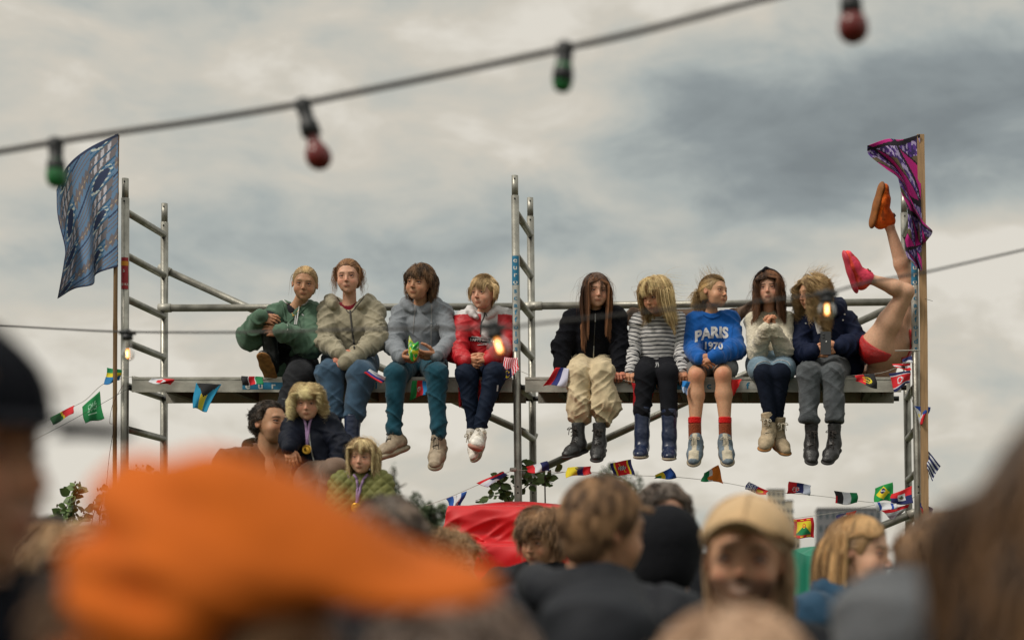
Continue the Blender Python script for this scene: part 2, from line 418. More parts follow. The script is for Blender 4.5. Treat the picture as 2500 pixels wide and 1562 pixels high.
def uvsphere(c, r, nv, nu):
    V = []; F = []
    for i in range(nv+1):
        t = math.pi*(.5 if nv == 0 else i/nv)
        for j in range(nu):
            p = 2*math.pi*j/nu; V.append((math.sin(t)*math.cos(p), -math.cos(t), math.sin(t)*math.sin(p)))
    for i in range(nv):
        for j in range(nu): F.append([i*nu+j, i*nu+(j+1) % nu, (i+1)*nu+(j+1) % nu, (i+1)*nu+j])
    return v3(c)+np.asarray(r)*np.array(V), np.array(F)[:, ::-1]
def unit(v): v = v3(v); return v/(np.linalg.norm(v)+1e-12)
def hand_prims(w, d, n, th, L=.155, curl=(.6, .6, .6, .65), thumb=.4, k=.006, fist=False):
    """palm, four separate bent fingers of different length and a thumb. w wrist, d towards the knuckles, n palm side, th thumb side"""
    w = v3(w); d = unit(d); n = unit(v3(n)-d*np.dot(v3(n), d)); t = unit(v3(th)-d*np.dot(v3(th), d)-n*np.dot(v3(th), n))
    P = []
    P.append(C(w-d*.05*L, w+d*.12*L, .155*L, .17*L, k=.01, flat=(n, 1.35)))
    P.append(C(w+d*.14*L+t*.10*L, w+d*.42*L+t*.13*L, .125*L, .105*L, k=.012, flat=(n, 1.35)))
    P.append(C(w+d*.14*L-t*.08*L, w+d*.40*L-t*.13*L, .125*L, .10*L, k=.012, flat=(n, 1.35)))
    for i, (off, base, ln, r) in enumerate(((.185, .46, .36, .054), (.062, .48, .41, .056), (-.062, .46, .38, .053), (-.18, .42, .30, .047))):
        p = w+d*base*L+t*off*L; a = 0; fd = unit(d+t*off*.35)
        c = curl[i]
        P.append(C(w+d*.3*L+t*off*.9*L, p, .07*L, r*1.12*L, k=k))
        for q, (fr, m) in enumerate(((.46, .85), (.30, 1.15), (.24, .9))):
            a += c*m; v = unit(fd*math.cos(a)+n*math.sin(a)); p2 = p+v*ln*fr*L
            P.append(C(p, p2, r*(1.04-.1*q)*L, r*(.96-.12*q)*L, k=.0025 if q else .004)); p = p2
    p = w+d*.12*L+t*.13*L+n*.04*L; v = unit(d*.62+t*.62+n*(.25+.5*thumb))
    for q, (fr, r) in enumerate(((.24, .075), (.19, .062), (.15, .056))):
        p2 = p+v*fr*L; P.append(C(p, p2, r*L, r*.88*L, k=.006 if q < 1 else .003)); p = p2
        v = unit(v*(1-.45*thumb)+(d*.75-t*.35+n*.35*thumb)*.5*(.5+thumb))
    return P
def body(root, parts, tone='fair', name='body'):
    """parts: list of (V,F,col,mi) -> ONE mesh"""
    o = 0; Vs = []; Fs = []; Cs = []; Ms = []
    for V, F, c, m in parts:
        Vs.append(V); Fs.append(np.asarray(F)+o); Cs.append(np.asarray(c, float)); Ms.append(m); o += len(V)
    return mesh(name, np.vstack(Vs), np.vstack(Fs), [SKIN, EYE_M], root, col=np.vstack(Cs), mi=np.concatenate(Ms))
def skin_part(prims, h, tone, it=1, redden=()):
    V, F = sdf(prims, h); V = relax(V, F, it, .4); c = np.tile(np.array(TONES[tone]), (len(V), 1))
    for (p, r, a) in redden:
        m = (np.exp(-((V-v3(p))**2).sum(1)/r**2)*a)[:, None]; c = c*(1-m)+c*np.array([1.0, .6, .58])*m
    return (V, F, c, np.zeros(len(F), int))
def hand_part(tone, *a, **k):
    P = hand_prims(*a, **k); V, F = sdf(P, .0029); sk = np.array(TONES[tone]); c = np.tile(sk*np.array([.98, .86, .84]), (len(V), 1))
    return (V, F, c, np.zeros(len(F), int))

def hair(root, c, hh, M, dark, light, n=1100, length=.6, seg=12, comb=(1, .3, 0), part=.0, grav=.35, stiff=.8, layer=.07, fringe=None, fringe_len=.3,
         tie=None, curl=0., cfreq=9., frizz=.02, width=.012, wind=(0, 0, 0), name='hair', seed=1, hairline=.30, keepout=True, torso=True,
         lenvar=.25, roots=None, only=None, back_len=None, dens_top=1., clump=.5, cap=None, kout=.29, back=None, adh=.12, tips=0., inw=0.):
    """strands grown from the scalp, combed, pulled by gravity and wind, sliding over the skull; one mesh"""
    n = int(n*1.25); width = width*.85; light = np.minimum(np.array(light)*1.2, .95); rg = np.random.RandomState(seed); c = v3(c); M = np.asarray(M); g = M.T@np.array([0, 0, -1.]); wd = M.T@np.array(wind, float)
    ce = np.array([0, .07, .13]); re = np.array([.345, .41, .378])
    if roots is None:
        q = rg.normal(size=(n*8, 3)); q /= np.linalg.norm(q, axis=1, keepdims=True); p = ce+q*re
        ax = np.abs(p[:, 0]); zl = np.where(p[:, 1] < 0, hairline-smooth01(ax, .16, .31)*.26*smooth01(p[:, 1], -.22, -.03), .10-smooth01(p[:, 1], 0, .2)*.48)
        ok = p[:, 2] > zl
        if only is not None: ok &= only(p)
        xtra = np.where(ok & (np.abs(p[:, 0]-part) < .10) & (p[:, 2] > .25))[0][-n//3:]; sel = np.concatenate([np.where(ok)[0][:n], xtra if only is None else xtra[:0]]); p = p[sel]; q = q[sel]
    else: p = roots; q = (p-ce)/re; q /= np.linalg.norm(q, axis=1, keepdims=True)
    N = len(p); nr = q/re; nr /= np.linalg.norm(nr, axis=1, keepdims=True)
    side = np.where(p[:, 0] > part+rg.normal(size=N)*.03, 1., -1.)
    d = np.stack([side*comb[0], np.full(N, comb[1]), np.full(N, comb[2])], 1)
    isf = np.zeros(N, bool); Ls = np.full(N, length)
    if back_len is not None: Ls = np.where(p[:, 1] > .1, back_len, Ls)
    if fringe is not None:
        isf = (p[:, 1] < fringe[2]) & (np.abs(p[:, 0]-part*0) < fringe[3]) & (p[:, 2] > .22)
        d[isf] = np.stack([np.full(isf.sum(), fringe[0])+.9*p[isf][:, 0], np.full(isf.sum(), fringe[1]), np.zeros(isf.sum())], 1); Ls[isf] = fringe_len
    cl = np.stack([vnoise(p*9+k*31+seed) for k in range(3)], 1)-.5
    Ls = Ls*(1+lenvar*(rg.rand(N)-.7)+.25*cl[:, 0])
    d = d+rg.normal(size=(N, 3))*frizz*3+cl*clump; d = d-nr*(d*nr).sum(1, keepdims=True)*.8+nr*.15
    d /= np.linalg.norm(d, axis=1, keepdims=True)
    lay = layer*(.15+.85*rg.rand(N)); P = [p+nr*.0]; ph = vnoise(p*4.5+seed*7)*26+rg.rand(N)*.8; st = Ls/seg; pos = p.copy()
    tv = None if tie is None else np.array(tie, float); tied = np.zeros(N, bool)
    for i in range(seg):
        gg = grav*(.8+.8*i/seg)
        d = d*stiff+g*gg+wd*(i/seg)+rg.normal(size=(N, 3))*frizz
        if inw: d[:, 0] -= np.clip(pos[:, 0]*3, -1, 1)*inw*(pos[:, 2] < -.35)
        if tv is not None:
            to = tv-pos; dist = np.linalg.norm(to, axis=1, keepdims=True); d = to/(dist+1e-6)+nr*.1; 
        d /= np.linalg.norm(d, axis=1, keepdims=True)+1e-9
        step = st[:, None]
        if tv is not None: step = np.maximum(dist*1.12/(seg-i), .003)
        pos = pos+d*step
        infl = 1+np.minimum(lay*(.35+i/seg*1.4), lay*1.3)[:, None]/.38
        q = (pos-ce)/(re*infl); L_ = np.linalg.norm(q, axis=1, keepdims=True); ins = (L_ < 1)
        nn = q/(re*infl); nn /= np.linalg.norm(nn, axis=1, keepdims=True)+1e-9
        pos = np.where(ins, ce+q/(L_+1e-9)*re*infl, pos)
        if tv is None: d = np.where(ins, d-nn*np.minimum((d*nn).sum(1, keepdims=True), 0), np.where((pos[:, 2] > -.25)[:, None] & (L_ < 1.5), d-nn*adh, d))
        # face front and neck
        cf = np.array([0, -.05, -.15]); rf = np.array([.285, .34, .40]); q = (pos-cf)/rf; L_ = np.linalg.norm(q, axis=1, keepdims=True)
        pos = np.where(L_ < 1, cf+q/(L_+1e-9)*rf, pos)
        if keepout:
            bad = (~isf) & (pos[:, 1] < -.02) & (pos[:, 2] < .26) & (np.abs(pos[:, 0]) < kout)
            pos[bad, 0] = np.where(pos[bad, 0] > 0, 1, -1)*(kout+lay[bad]*.6)
        if back is not None:
            bad = (pos[:, 2] < .22) & (pos[:, 1] < back); pos[bad, 1] = back+.02*rg.rand(bad.sum())
        if torso:
            tc_ = M.T@np.array([0, .16, -1.04]); q = ((pos-tc_)@M.T)/np.array([.50, .33, .42]); L_ = np.linalg.norm(q, axis=1, keepdims=True)
            pos = np.where(L_ < 1, tc_+((q/(L_+1e-9))*np.array([.50, .33, .42]))@M, pos)
        P.append(pos.copy())
    P = np.stack(P, 1)                                      # N, seg+1, 3
    if curl:
        t = np.linspace(0, 1, seg+1)[None, :]; amp = curl*np.minimum(t*2.2, 1)*(.6+.8*rg.rand(N, 1)); a = ph[:, None]+cfreq*t*(Ls[:, None]/.6)*(.8+.4*rg.rand(N, 1))
        P[:, :, 0] += amp*np.cos(a)*.9; P[:, :, 1] += amp*np.sin(a)*.9; P[:, :, 2] += amp*.35*np.sin(a*1.3)
    W = c+hh*(P@M.T); S = seg+1
    T = np.gradient(W, axis=1); T /= np.linalg.norm(T, axis=2, keepdims=True)+1e-9
    ref = np.array([.3, 1., .2]); s1 = np.cross(T, ref); s1 /= np.linalg.norm(s1, axis=2, keepdims=True)+1e-9; s2 = np.cross(T, s1)
    prof = np.concatenate([np.linspace(1.25, 1.05, 3), np.linspace(1, .25, S-3)])[None, :, None]*width*hh*(.55+.9*rg.rand(N, 1, 1))*.5
    Vs = np.stack([W+prof*(math.cos(a)*s1+math.sin(a)*s2*.6) for a in (0, 2.09, 4.19)], 2)   # N,S,3,3
    idx = np.arange(N*S*3).reshape(N, S, 3); F = []
    for j in range(3):
        k = (j+1) % 3; F.append(np.stack([idx[:, :-1, j], idx[:, :-1, k], idx[:, 1:, k], idx[:, 1:, j]], -1).reshape(-1, 4))
    cm = vnoise(p*np.array([14, 14, 8])+seed*3); tt = np.clip(.30+rg.rand(N)*.40+(cm-.5)*2.5, 0, 1)[:, None]**1.3
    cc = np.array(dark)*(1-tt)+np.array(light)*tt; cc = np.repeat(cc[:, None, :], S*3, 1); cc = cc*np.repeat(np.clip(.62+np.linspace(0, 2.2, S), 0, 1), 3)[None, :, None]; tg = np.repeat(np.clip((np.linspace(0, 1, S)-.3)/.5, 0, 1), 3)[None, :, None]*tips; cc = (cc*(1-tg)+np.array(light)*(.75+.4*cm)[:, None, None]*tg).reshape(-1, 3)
    Vf = Vs.reshape(-1, 3); Ff = np.vstack(F)
    if cap is not None:                                      # a lock-coloured cap hugging the skull keeps the hair dense
        Vc, Fc = sdf(cap, .02); wv = Vc+vnormals(Vc, Fc)*((fbm(Vc*np.array([16, 16, 5]), 2)-.5)*.03)[:, None]
        Vf = np.vstack([Vf, c+hh*(wv@M.T)]); Ff = np.vstack([Ff, Fc+N*S*3]); cc = np.vstack([cc, np.tile(np.array(dark)*.75+np.array(light)*.18, (len(Vc), 1))])
    return mesh(name, Vf, Ff, HAIR_M, root, col=cc)
def scalp_cap(front=.30, thick=.0, lowback=-.25):
    """hair cap volume in head units, open over the face"""
    t = 1+thick/.38
    return [E((0, .075, .135), (.352*t, .418*t, .385*t), k=.02), E((0, .22, -.08), (.30*t, .24*t, .32*t), k=.08),
            E((0, -.46, front-.42), (.40, .43, .42), k=.05, sub=True), E((0, .1, lowback-.3), (.6, .6, .3), k=.05, sub=True), 
            E((.42, .0, -.10), (.14, .13, .15), k=.04, sub=True), E((-.42, .0, -.10), (.14, .13, .15), k=.04, sub=True)]

def garment(root, name, prims, m, h=.0065, amp=.006, seed=0, fine=.035, it=1, colf=None, parent=None, long=.26):
    V, F = sdf(prims, h); V = relax(V, F, it, .5)
    if amp: V = wrinkle(V, F, prims, amp*1.25, seed, fine, long)
    col = None if colf is None else colf(V)
    o = mesh(name, V, F, m, parent or root, col=col)
    bv = BVHTree.FromPolygons([Vector(v) for v in V], [list(map(int, f)) for f in F])
    return o, bv
EYEP = Vector((0, 0, EYE))
def hit(bv, px, py, off=.003, near=0):
    d = px_dir(px, py).normalized(); r = bv.ray_cast(EYEP, d)
    if r[0] is None:
        r2 = bv.find_nearest(J(px, py, near or 11.4)); return r2[0]+r2[1]*off if r2[0] is not None else J(px, py, near or 11.4)
    n = r[1] if r[1].dot(d) < 0 else -r[1]
    return r[0]+(n*.6-d*.4)*off
def ribbon_on(bv, pts, w, off=.003, thick=.002, n=None, near=0):
    """flat strip laid on a garment along photo pixels"""
    n = n or max(6, len(pts)*6); P = spline([(a, b, 0) for a, b in pts], n)
    H = [hit(bv, p[0], p[1], off, near) for p in P]
    V = []; F = []
    for i, h_ in enumerate(H):
        t = (H[min(i+1, n-1)]-H[max(i-1, 0)]).normalized(); vd = (h_-EYEP).normalized(); s = t.cross(vd).normalized()*w/2
        V += [h_-s, h_+s, h_+s+vd*thick, h_-s+vd*thick]
    for i in range(n-1):
        a = i*4; b = a+4
        F += [[a, a+1, b+1, b], [a+1, a+2, b+2, b+1], [a+2, a+3, b+3, b+2], [a+3, a, b, b+3]]
    F += [[0, 3, 2, 1], [(n-1)*4, (n-1)*4+1, (n-1)*4+2, (n-1)*4+3]]
    return V, F
def patch_on(bv, quad, nu=8, nv=6, off=.003, f=None, near=0, thick=.002):
    """quad of photo pixels (tl,tr,br,bl) laid on a garment"""
    V = []; F = []; cc = []
    q = [np.array(p, float) for p in quad]
    for i in range(nv+1):
        for j in range(nu+1):
            u, v = j/nu, i/nv; p = (q[0]*(1-u)+q[1]*u)*(1-v)+(q[3]*(1-u)+q[2]*u)*v
            V.append(hit(bv, p[0], p[1], off, near))
    for i in range(nv):
        for j in range(nu):
            a = i*(nu+1)+j; F.append([a, a+nu+1, a+nu+2, a+1])
            if f: cc.append(f((j+.5)/nu, (i+.5)/nv))
    return V, F, cc

def text_mesh(s, size=1, bold=0, align='CENTER'):
    """outline of the letters as flat polygons (x right, y up), centred"""
    cu = bpy.data.curves.new('t', 'FONT'); cu.body = s; cu.size = size; cu.offset = bold; cu.align_x = align; cu.align_y = 'CENTER'; cu.resolution_u = 3
    o = bpy.data.objects.new('t', cu); COL.objects.link(o); dg = bpy.context.evaluated_depsgraph_get(); dg.update()
    me = o.evaluated_get(dg).to_mesh(); V = np.array([tuple(v.co) for v in me.vertices]).reshape(-1, 3); F = [list(p.vertices) for p in me.polygons]
    o.evaluated_get(dg).to_mesh_clear(); bpy.data.objects.remove(o); bpy.data.curves.remove(cu); return V, F
def text_tris_fine(V, F, step):
    """subdivide long triangles so that letters can follow a curved surface"""
    import bmesh
    bm = bmesh.new(); vs = [bm.verts.new(v) for v in V]
    for f in F:
        try: bm.faces.new([vs[i] for i in f])
        except ValueError: pass
    bmesh.ops.remove_doubles(bm, verts=bm.verts, dist=1e-5); bmesh.ops.triangulate(bm, faces=bm.faces)
    for _ in range(4):
        ed = [e for e in bm.edges if e.calc_length() > step]
        if not ed: break
        bmesh.ops.subdivide_edges(bm, edges=ed, cuts=1); bmesh.ops.triangulate(bm, faces=bm.faces)
    bm.verts.index_update(); V = np.array([tuple(v.co) for v in bm.verts]); F = [[v.index for v in f.verts] for f in bm.faces]; bm.free(); return V, F
def text_on(bv, s, center, size, bold=.02, warp=None, off=.004, near=0):
    """letters laid on a garment; size in photo px"""
    V, F = text_mesh(s, size, bold*size); V, F = text_tris_fine(V, F, size*.18); out = []
    for x, y, _ in V:
        if warp: x, y = warp(x, y)
        out.append(hit(bv, center[0]+x, center[1]-y, off, near))
    return np.array([tuple(p) for p in out]), F

# shoes ------------------------------------------------------------
def shoe(root, kind, ank, toe, up, shin, L=.24, w=.085, cols=None, seed=0, lace_loose=False):
    """ank ankle joint, toe = direction of the toes, up = sole normal upwards, shin = point up the leg"""
    t = unit(toe); u = unit(v3(up)-t*np.dot(v3(up), t)); s = np.cross(t, u)
    ah = {'sneaker': .075, 'boot': .085, 'wellie': .085, 'airshoe': .08}[kind]*L/.24
    O = v3(ank)-u*ah-t*.24*L                                # heel end of the sole on the ground
    def W(a, b, c_=0): return O+t*a*L+u*b*L+s*c_*L
    M = np.stack([t, s, u], 1)
    wr = w/L
    P = [C(W(.15, .17), W(.30, .20), wr*.44*L, wr*.44*L, k=.02), C(W(.28, .18), W(.62, .12), wr*.44*L, wr*.48*L, k=.03, flat=(u, 1.15)),
         C(W(.60, .10), W(.84, .075), wr*.50*L, wr*.40*L, k=.03, flat=(u, 1.3)), C(W(.2, .2), W(.23, .33), wr*.40*L, wr*.36*L, k=.02)]
    sh = v3(shin); ad = unit(sh-v3(ank))
    top = {'sneaker': .012, 'boot': .095, 'wellie': .225, 'airshoe': .02}[kind]*L/.24
    if kind == 'wellie': P += [C(W(.24, .33), v3(ank)+ad*.06, .043, .046, k=.03), C(v3(ank)+ad*.05, v3(ank)+ad*top, .046, .053, k=.02)]
    elif kind == 'boot': P += [C(W(.24, .28), v3(ank)+ad*top, wr*.42*L, wr*.50*L, k=.03)]
    else: P += [C(W(.30, .30), W(.24, .33)+ad*.012, wr*.36*L, wr*.40*L, k=.02)]
    P.append(B(W(.5, -.25), (.9*L, .4*L, .25*L), M, k=.004, sub=True))
    if kind == 'wellie': P.append(B(v3(ank)+ad*(top+.1), (.1, .1, .1), np.stack([s, np.cross(ad, s), ad], 1), k=.004, sub=True))
    if kind == 'boot': P.append(B(v3(ank)+ad*(top+.1), (.1, .1, .1), np.stack([s, np.cross(ad, s), ad], 1), k=.006, sub=True))
    cu, cs, cl = cols
    V, F = sdf(P, .005); V = relax(V, F, 1, .4)
    V = V+vnormals(V, F)*((fbm(V/.02+seed, 2)-.5)*.004)[:, None]
    col = None
    if kind in ('sneaker', 'airshoe') and isinstance(cu, tuple):
        q = (V-O)@M/L; a_, c_, b_ = q.T; A_, B2, C_ = [np.array(x) for x in cu[1]]; cc = np.tile(A_, (len(V), 1))
        cc[(a_ > .66) & (a_ < .90) & (b_ > .12) & (np.abs(c_) < wr*.34)] = B2; cc[(np.abs(c_) < wr*.16) & (a_ > .25) & (a_ <= .66)] = B2*.9
        cc[(np.abs(c_) >= wr*.30) & (np.abs((b_-.12)-(a_-.35)*-.35) < .035) & (a_ > .2) & (a_ < .62)] = B2
        cc[(b_ < .10)] = C_; cc[(a_ < .12) & (b_ > .1)] = C_; col = cc; cu = cu[0]
    elif isinstance(cu, tuple): cu = cu[0]
    up_ = mesh('shoe' if kind in ('sneaker', 'airshoe') else 'boot', V, F, cu, root, col=col)
    so_h = {'sneaker': .036, 'boot': .03, 'wellie': .026, 'airshoe': .042}[kind]*L/.24
    th = so_h/2
    SP = [C(W(.15, 0)-u*.0, W(.5, 0), wr*.50*L, wr*.47*L, k=.03, flat=(u, wr*.50*L/th)), C(W(.5, 0), W(.83, .0)+u*.004, wr*.47*L, wr*.50*L, k=.03, flat=(u, wr*.50*L/th))]
    V, F = sdf(SP, .0045); so_ = mesh('sole', V-u*.002, F, cs, up_)
    if cl is not None:
        parts = []
        for i in range(5 if kind != 'boot' else 8):
            f = .62-i*.085 if i < 5 else .28
            if kind == 'boot':
                b0 = W(.62-.07*i, .20+.035*i) if i < 4 else v3(ank)+ad*(.012*(i-2))+t*(wr*.5*L)
                y0 = b0
            else: y0 = W(f, .19+.045*i)
            y0 = y0+u*(.045*wr*L*2)
            sgn = 1 if i % 2 else -1
            a = y0-s*wr*.26*L+t*.008*sgn; b = y0+s*wr*.26*L-t*.008*sgn
            parts.append(tube(spline([a-u*.006, (a+b)/2+u*.006+t*.004, b-u*.006], 7), .0030, 6))
        kn = y0+u*.008+t*.01
        for sg in (-1, 1):
            parts.append(tube(spline([kn, kn+s*sg*.025+u*.008+t*.01, kn+s*sg*.035-u*.004+t*.02, kn+s*sg*.012+t*.012, kn], 12), .0028, 6))
            e = kn+s*sg*.018+t*.03-np.array([0, 0, .035 if not lace_loose else .10])
            parts.append(tube(spline([kn, kn+s*sg*.012+t*.025, e], 9), .0024, 6))
        V, F = joinVF(parts); mesh('laces', V, F, cl, up_)
    return up_
# ------------------------------------------------------------------ scaffold
YF, YB = 11.5, 12.25
ALU = mat('galvanised tube', (.30, .29, .255), rough=.42, metal=.75, var=.28, vscale=14, bump=.12, bscale=90)
ALU_D = mat('worn aluminium beam', (.40, .385, .34), rough=.5, metal=.35, var=.25, vscale=9, bump=.15, bscale=60)
DARK = mat('dark plywood underside', (.05, .042, .03), rough=.8, var=.3)
BLACKP = mat('black plastic', (.015, .016, .018), rough=.45)
BLUE_ST = mat('blue sticker', (.01, .17, .32), rough=.5, var=.12, vscale=50)
WHITE_ST = mat('white sticker letters', (.62, .62, .58), rough=.5, var=.1, vscale=60)
LAB = mat('pale label band', (.42, .42, .39), rough=.5, var=.2, vscale=40)
RED_ST = mat('red warning sticker', (.33, .012, .02), rough=.5, var=.2, vscale=40)
YEL_ST = mat('orange warning band', (.62, .25, .01), rough=.5)
HOLE = mat('dark hole', (.01, .01, .01), rough=.9)
def tower(x0, x1, ytop_f, spig_f, ytop_b, spig_b, label, lean=(0, 0)):
    """ladder frame: front post, back post, rungs.  x in photo px at the front plane"""
    base = J(x0, CY, YF); base.z = 0
    t = empty('scaffold_tower', base, label, 'scaffold', 'ladder frames of the scaffold')
    Xf = lambda py: x0+(x1-x0)*(py-440)/760
    for (Y, yt, ys) in ((YF, ytop_f, spig_f), (YB, ytop_b, spig_b)):
        def Q(py): 
            p = J(Xf((py-CY)*(Y/YF)+CY), CY+(py-CY), YF) ; q = J(CX, py, Y); return Vector((J(Xf(CY+(py-CY)*Y/YF), py, YF).x, Y, q.z))
        zb = .05
        b = Q(1240).copy(); bb = Vector((b.x, Y, zb))
        V, F = tube([bb, b, Q(ys)], .0255, 16); post = mesh('post', V, F, ALU, t)
        V, F = joinVF([tube([Q(ys)-Vector((0, 0, .01)), Q(yt)], .0215, 14)]); mesh('spigot', V, F, ALU, post)
        for py in (yt+9, ys+9, 1188, 1203):
            p = Q(py); V, F = lathe(p+Vector((.002, -.0262 if py > yt+12 else -.022, 0)), (0, -1, 0), [(0, .006), (.0012, .006)], 10); mesh('pin_hole', V, F, HOLE, post)
    for i in range(10):
        py = 515.5-(-106.3*i) if False else 516+106.0*i
        z = J(0, py, YF).z
        if z < .1: break
        xa = J(Xf(py), 0, YF).x
        V, F = tube([(xa, YF+.02, z), (xa, YB-.02, z)], .0235, 16); mesh('rung', V, F, ALU, t)
    return t
def towers():
    T1 = tower(306, 304, 436, 484, 497, 543, 'left scaffold ladder frame with a red warning sticker beside the bamboo pole')
    T2 = tower(1257, 1265, 429, 478, 483, 529, 'middle scaffold ladder frame with a stacked blue lettered label between two groups of children')
    T3 = tower(2229, 2241, 440, 486, 470, 520, 'right scaffold ladder frame behind the bare legs and wooden pole')
    # stickers with the writing of the place
    def curved(px, y0, y1, halfw, m, T, name, off=.0268, xo=0):
        V = []; F = []; n = 8
        for i in range(n+1):
            a = (i/n-.5)*2*halfw
            for py in (y0, y1):
                X = J(px, py, YF); V.append((X.x+off*math.sin(a)+xo, YF-off*math.cos(a), X.z))
        for i in range(n): F.append([2*i, 2*i+1, 2*i+3, 2*i+2])
        return mesh(name, V, F, m, T)
    def stack(T, px0, px1, y0, nm):
        pxm = lambda py: px0+(px1-px0)*(py-440)/760
        s1 = curved(pxm(y0+27), y0-11, y0+60, .95, BLUE_ST, T, nm)
        s2 = curved(pxm(y0+140), y0+60, y0+222, .85, LAB, T, 'label_band')
        for (word, m, k0, par) in (('euro', WHITE_ST, 0, s1), ('scaffolds', BLUE_ST, 4, s2)):
            parts = []
            for i, ch in enumerate(word):
                py = y0+(k0+i)*17.6+(4 if k0 else 0); V, F = text_mesh(ch, .056, .0012); p = J(pxm(py), py, YF); W_ = []
                for x, y, _ in V:
                    a = max(-1.2, min(1.2, x/.0275)); W_.append((p.x+.0282*math.sin(a), YF-.0282*math.cos(a), p.z+y*.8))
                parts.append((np.array(W_), F))
            V, F = joinVF(parts); mesh('lettering', V, F, m, par)
    stack(T2, 1257, 1265, 637, 'blue_label'); stack(T3, 2229, 2241, 637, 'blue_label')
    s = curved(306, 630, 707, 1.1, RED_ST, T1, 'warning_sticker'); curved(306, 639, 650, 1.12, YEL_ST, s, 'warning_band', off=.0278)
    parts = []
    for txt, py, sz in (('750 KG', 696, .022), ('5', 663, .026)):
        V, F = text_mesh(txt, sz, .0003); p = J(306, py, YF); parts.append((np.array([(p.x+.0285*math.sin(x/.0285), YF-.0285*math.cos(x/.0285), p.z+y) for x, y, _ in V]), F))
    V, F = joinVF(parts); mesh('lettering', V, F, WHITE_ST, s)
towers()
def brace(a, b, label, r=.0255, name='scaffold_brace', hooks=True, group='tubes bracing the scaffold'):
    t = empty(name, a, label, 'scaffold tube', group)
    V, F = tube([a, b], r, 16); mesh('tube', V, F, ALU, t)
    if hooks:
        for p, q in ((a, b), (b, a)):
            d = unit(q-p); V, F = tube([v3(p)-d*.03, v3(p)+d*.055], r*1.18, 14)
            mesh('hook_claw', V, F, ALU_D, t)
    return t
Yr = YB-.06
brace(J(398, 752, Yr), J(1296, 748, Yr), 'horizontal scaffold tube behind the left group of children')
brace(J(1304, 747, Yr), J(2208, 737, Yr), 'horizontal scaffold tube behind the right group of children')
brace(J(398, 657, YB+.06), J(1300, 1064, YB+.06), 'diagonal scaffold tube falling to the right from the left frame to the middle frame')
brace(J(1308, 1150, YB+.06), J(2212, 733, YB+.06), 'diagonal scaffold tube rising to the right under the hanging boots')
brace(J(2040, 1330, YF+.1), J(2236, 1250, YF+.1), 'short diagonal scaffold tube low at the right post behind small flags')
# platforms
ZP = J(0, 921, YF-.03).z
def platform(xa, xb, label, words):
    a = J(xa, 921, YF-.03); b = J(xb, 921, YF-.03); t = empty('scaffold_platform', (a.x+b.x, YF+.3, ZP-.1), label, 'platform', 'scaffold deck platforms')
    t.location = ((a.x+b.x)/2, YF+.3, ZP-.1); ORG[t.name] = Vector(t.location)
    y0, y1 = YF-.03, YB-.10
    V, F = joinVF([box((a.x, y0, ZP-.093), (b.x, y0+.028, ZP)), box((a.x, y0-.004, ZP-.014), (b.x, y0, ZP+.002)), box((a.x, y0-.004, ZP-.096), (b.x, y0, ZP-.082))]); mesh('front_beam', V, F, ALU_D, t, smooth=False)
    V, F = joinVF([box((a.x, y1-.028, ZP-.093), (b.x, y1, ZP)), ]); mesh('back_beam', V, F, ALU_D, t, smooth=False)
    V, F = joinVF([box((a.x+.003, y0+.0285, ZP-.024), (b.x-.003, y1-.0285, ZP-.006))]); mesh('deck_board', V, F, DARK, t, smooth=False)
    n = 6
    for i in range(n):
        V, F = box((a.x+(b.x-a.x)*(i+.5)/n-.02, y0+.029, ZP-.085), (a.x+(b.x-a.x)*(i+.5)/n+.02, y1-.029, ZP-.026)); mesh('cross_beam', V, F, DARK, t, smooth=False)
    for x in (a.x+.012, b.x-.012):
        for y in (y0+.02, y1-.02): V, F = tube([(x-.05, y+.03, ZP-.06), (x+.05, y+.03, ZP-.06)], .018, 10); mesh('hook', V, F, BLACKP, t)
    bl, tx = words
    for (x0, x1, m) in bl:
        V, F = box((J(x0, 0, y0).x, y0-.0025, ZP-.078), (J(x1, 0, y0).x, y0-.0001, ZP-.032)); mesh('blue_label' if m is BLUE_ST else 'label_band', V, F, m, t, smooth=False)
    for (m, items) in tx:
        parts = []
        for ch, px in items:
            V, F = text_mesh(ch, .062, .0012); p = J(px, 0, y0); parts.append((np.array([(p.x+x*1.15, y0-.0045, ZP-.056+y*.95) for x, y, _ in V]), F))
        V, F = joinVF(parts); mesh('lettering', V, F, m, t, smooth=False)
e_ = lambda w, x, s=31.3: [(c, x+i*s) for i, c in enumerate(w)]
platform(322, 1250, 'left scaffold platform that four children sit on', ([(592, 716, BLUE_ST), (716.5, 975, LAB)], [(WHITE_ST, e_('euro', 605)), (BLUE_ST, e_('scaffold', 731))]))
platform(1282, 2200, 'right scaffold platform that five children sit on', ([(1564, 1686, BLUE_ST), (1686.5, 1945, LAB)], [(WHITE_ST, e_('euro', 1576)), (BLUE_ST, e_('scaffold', 1700))]))
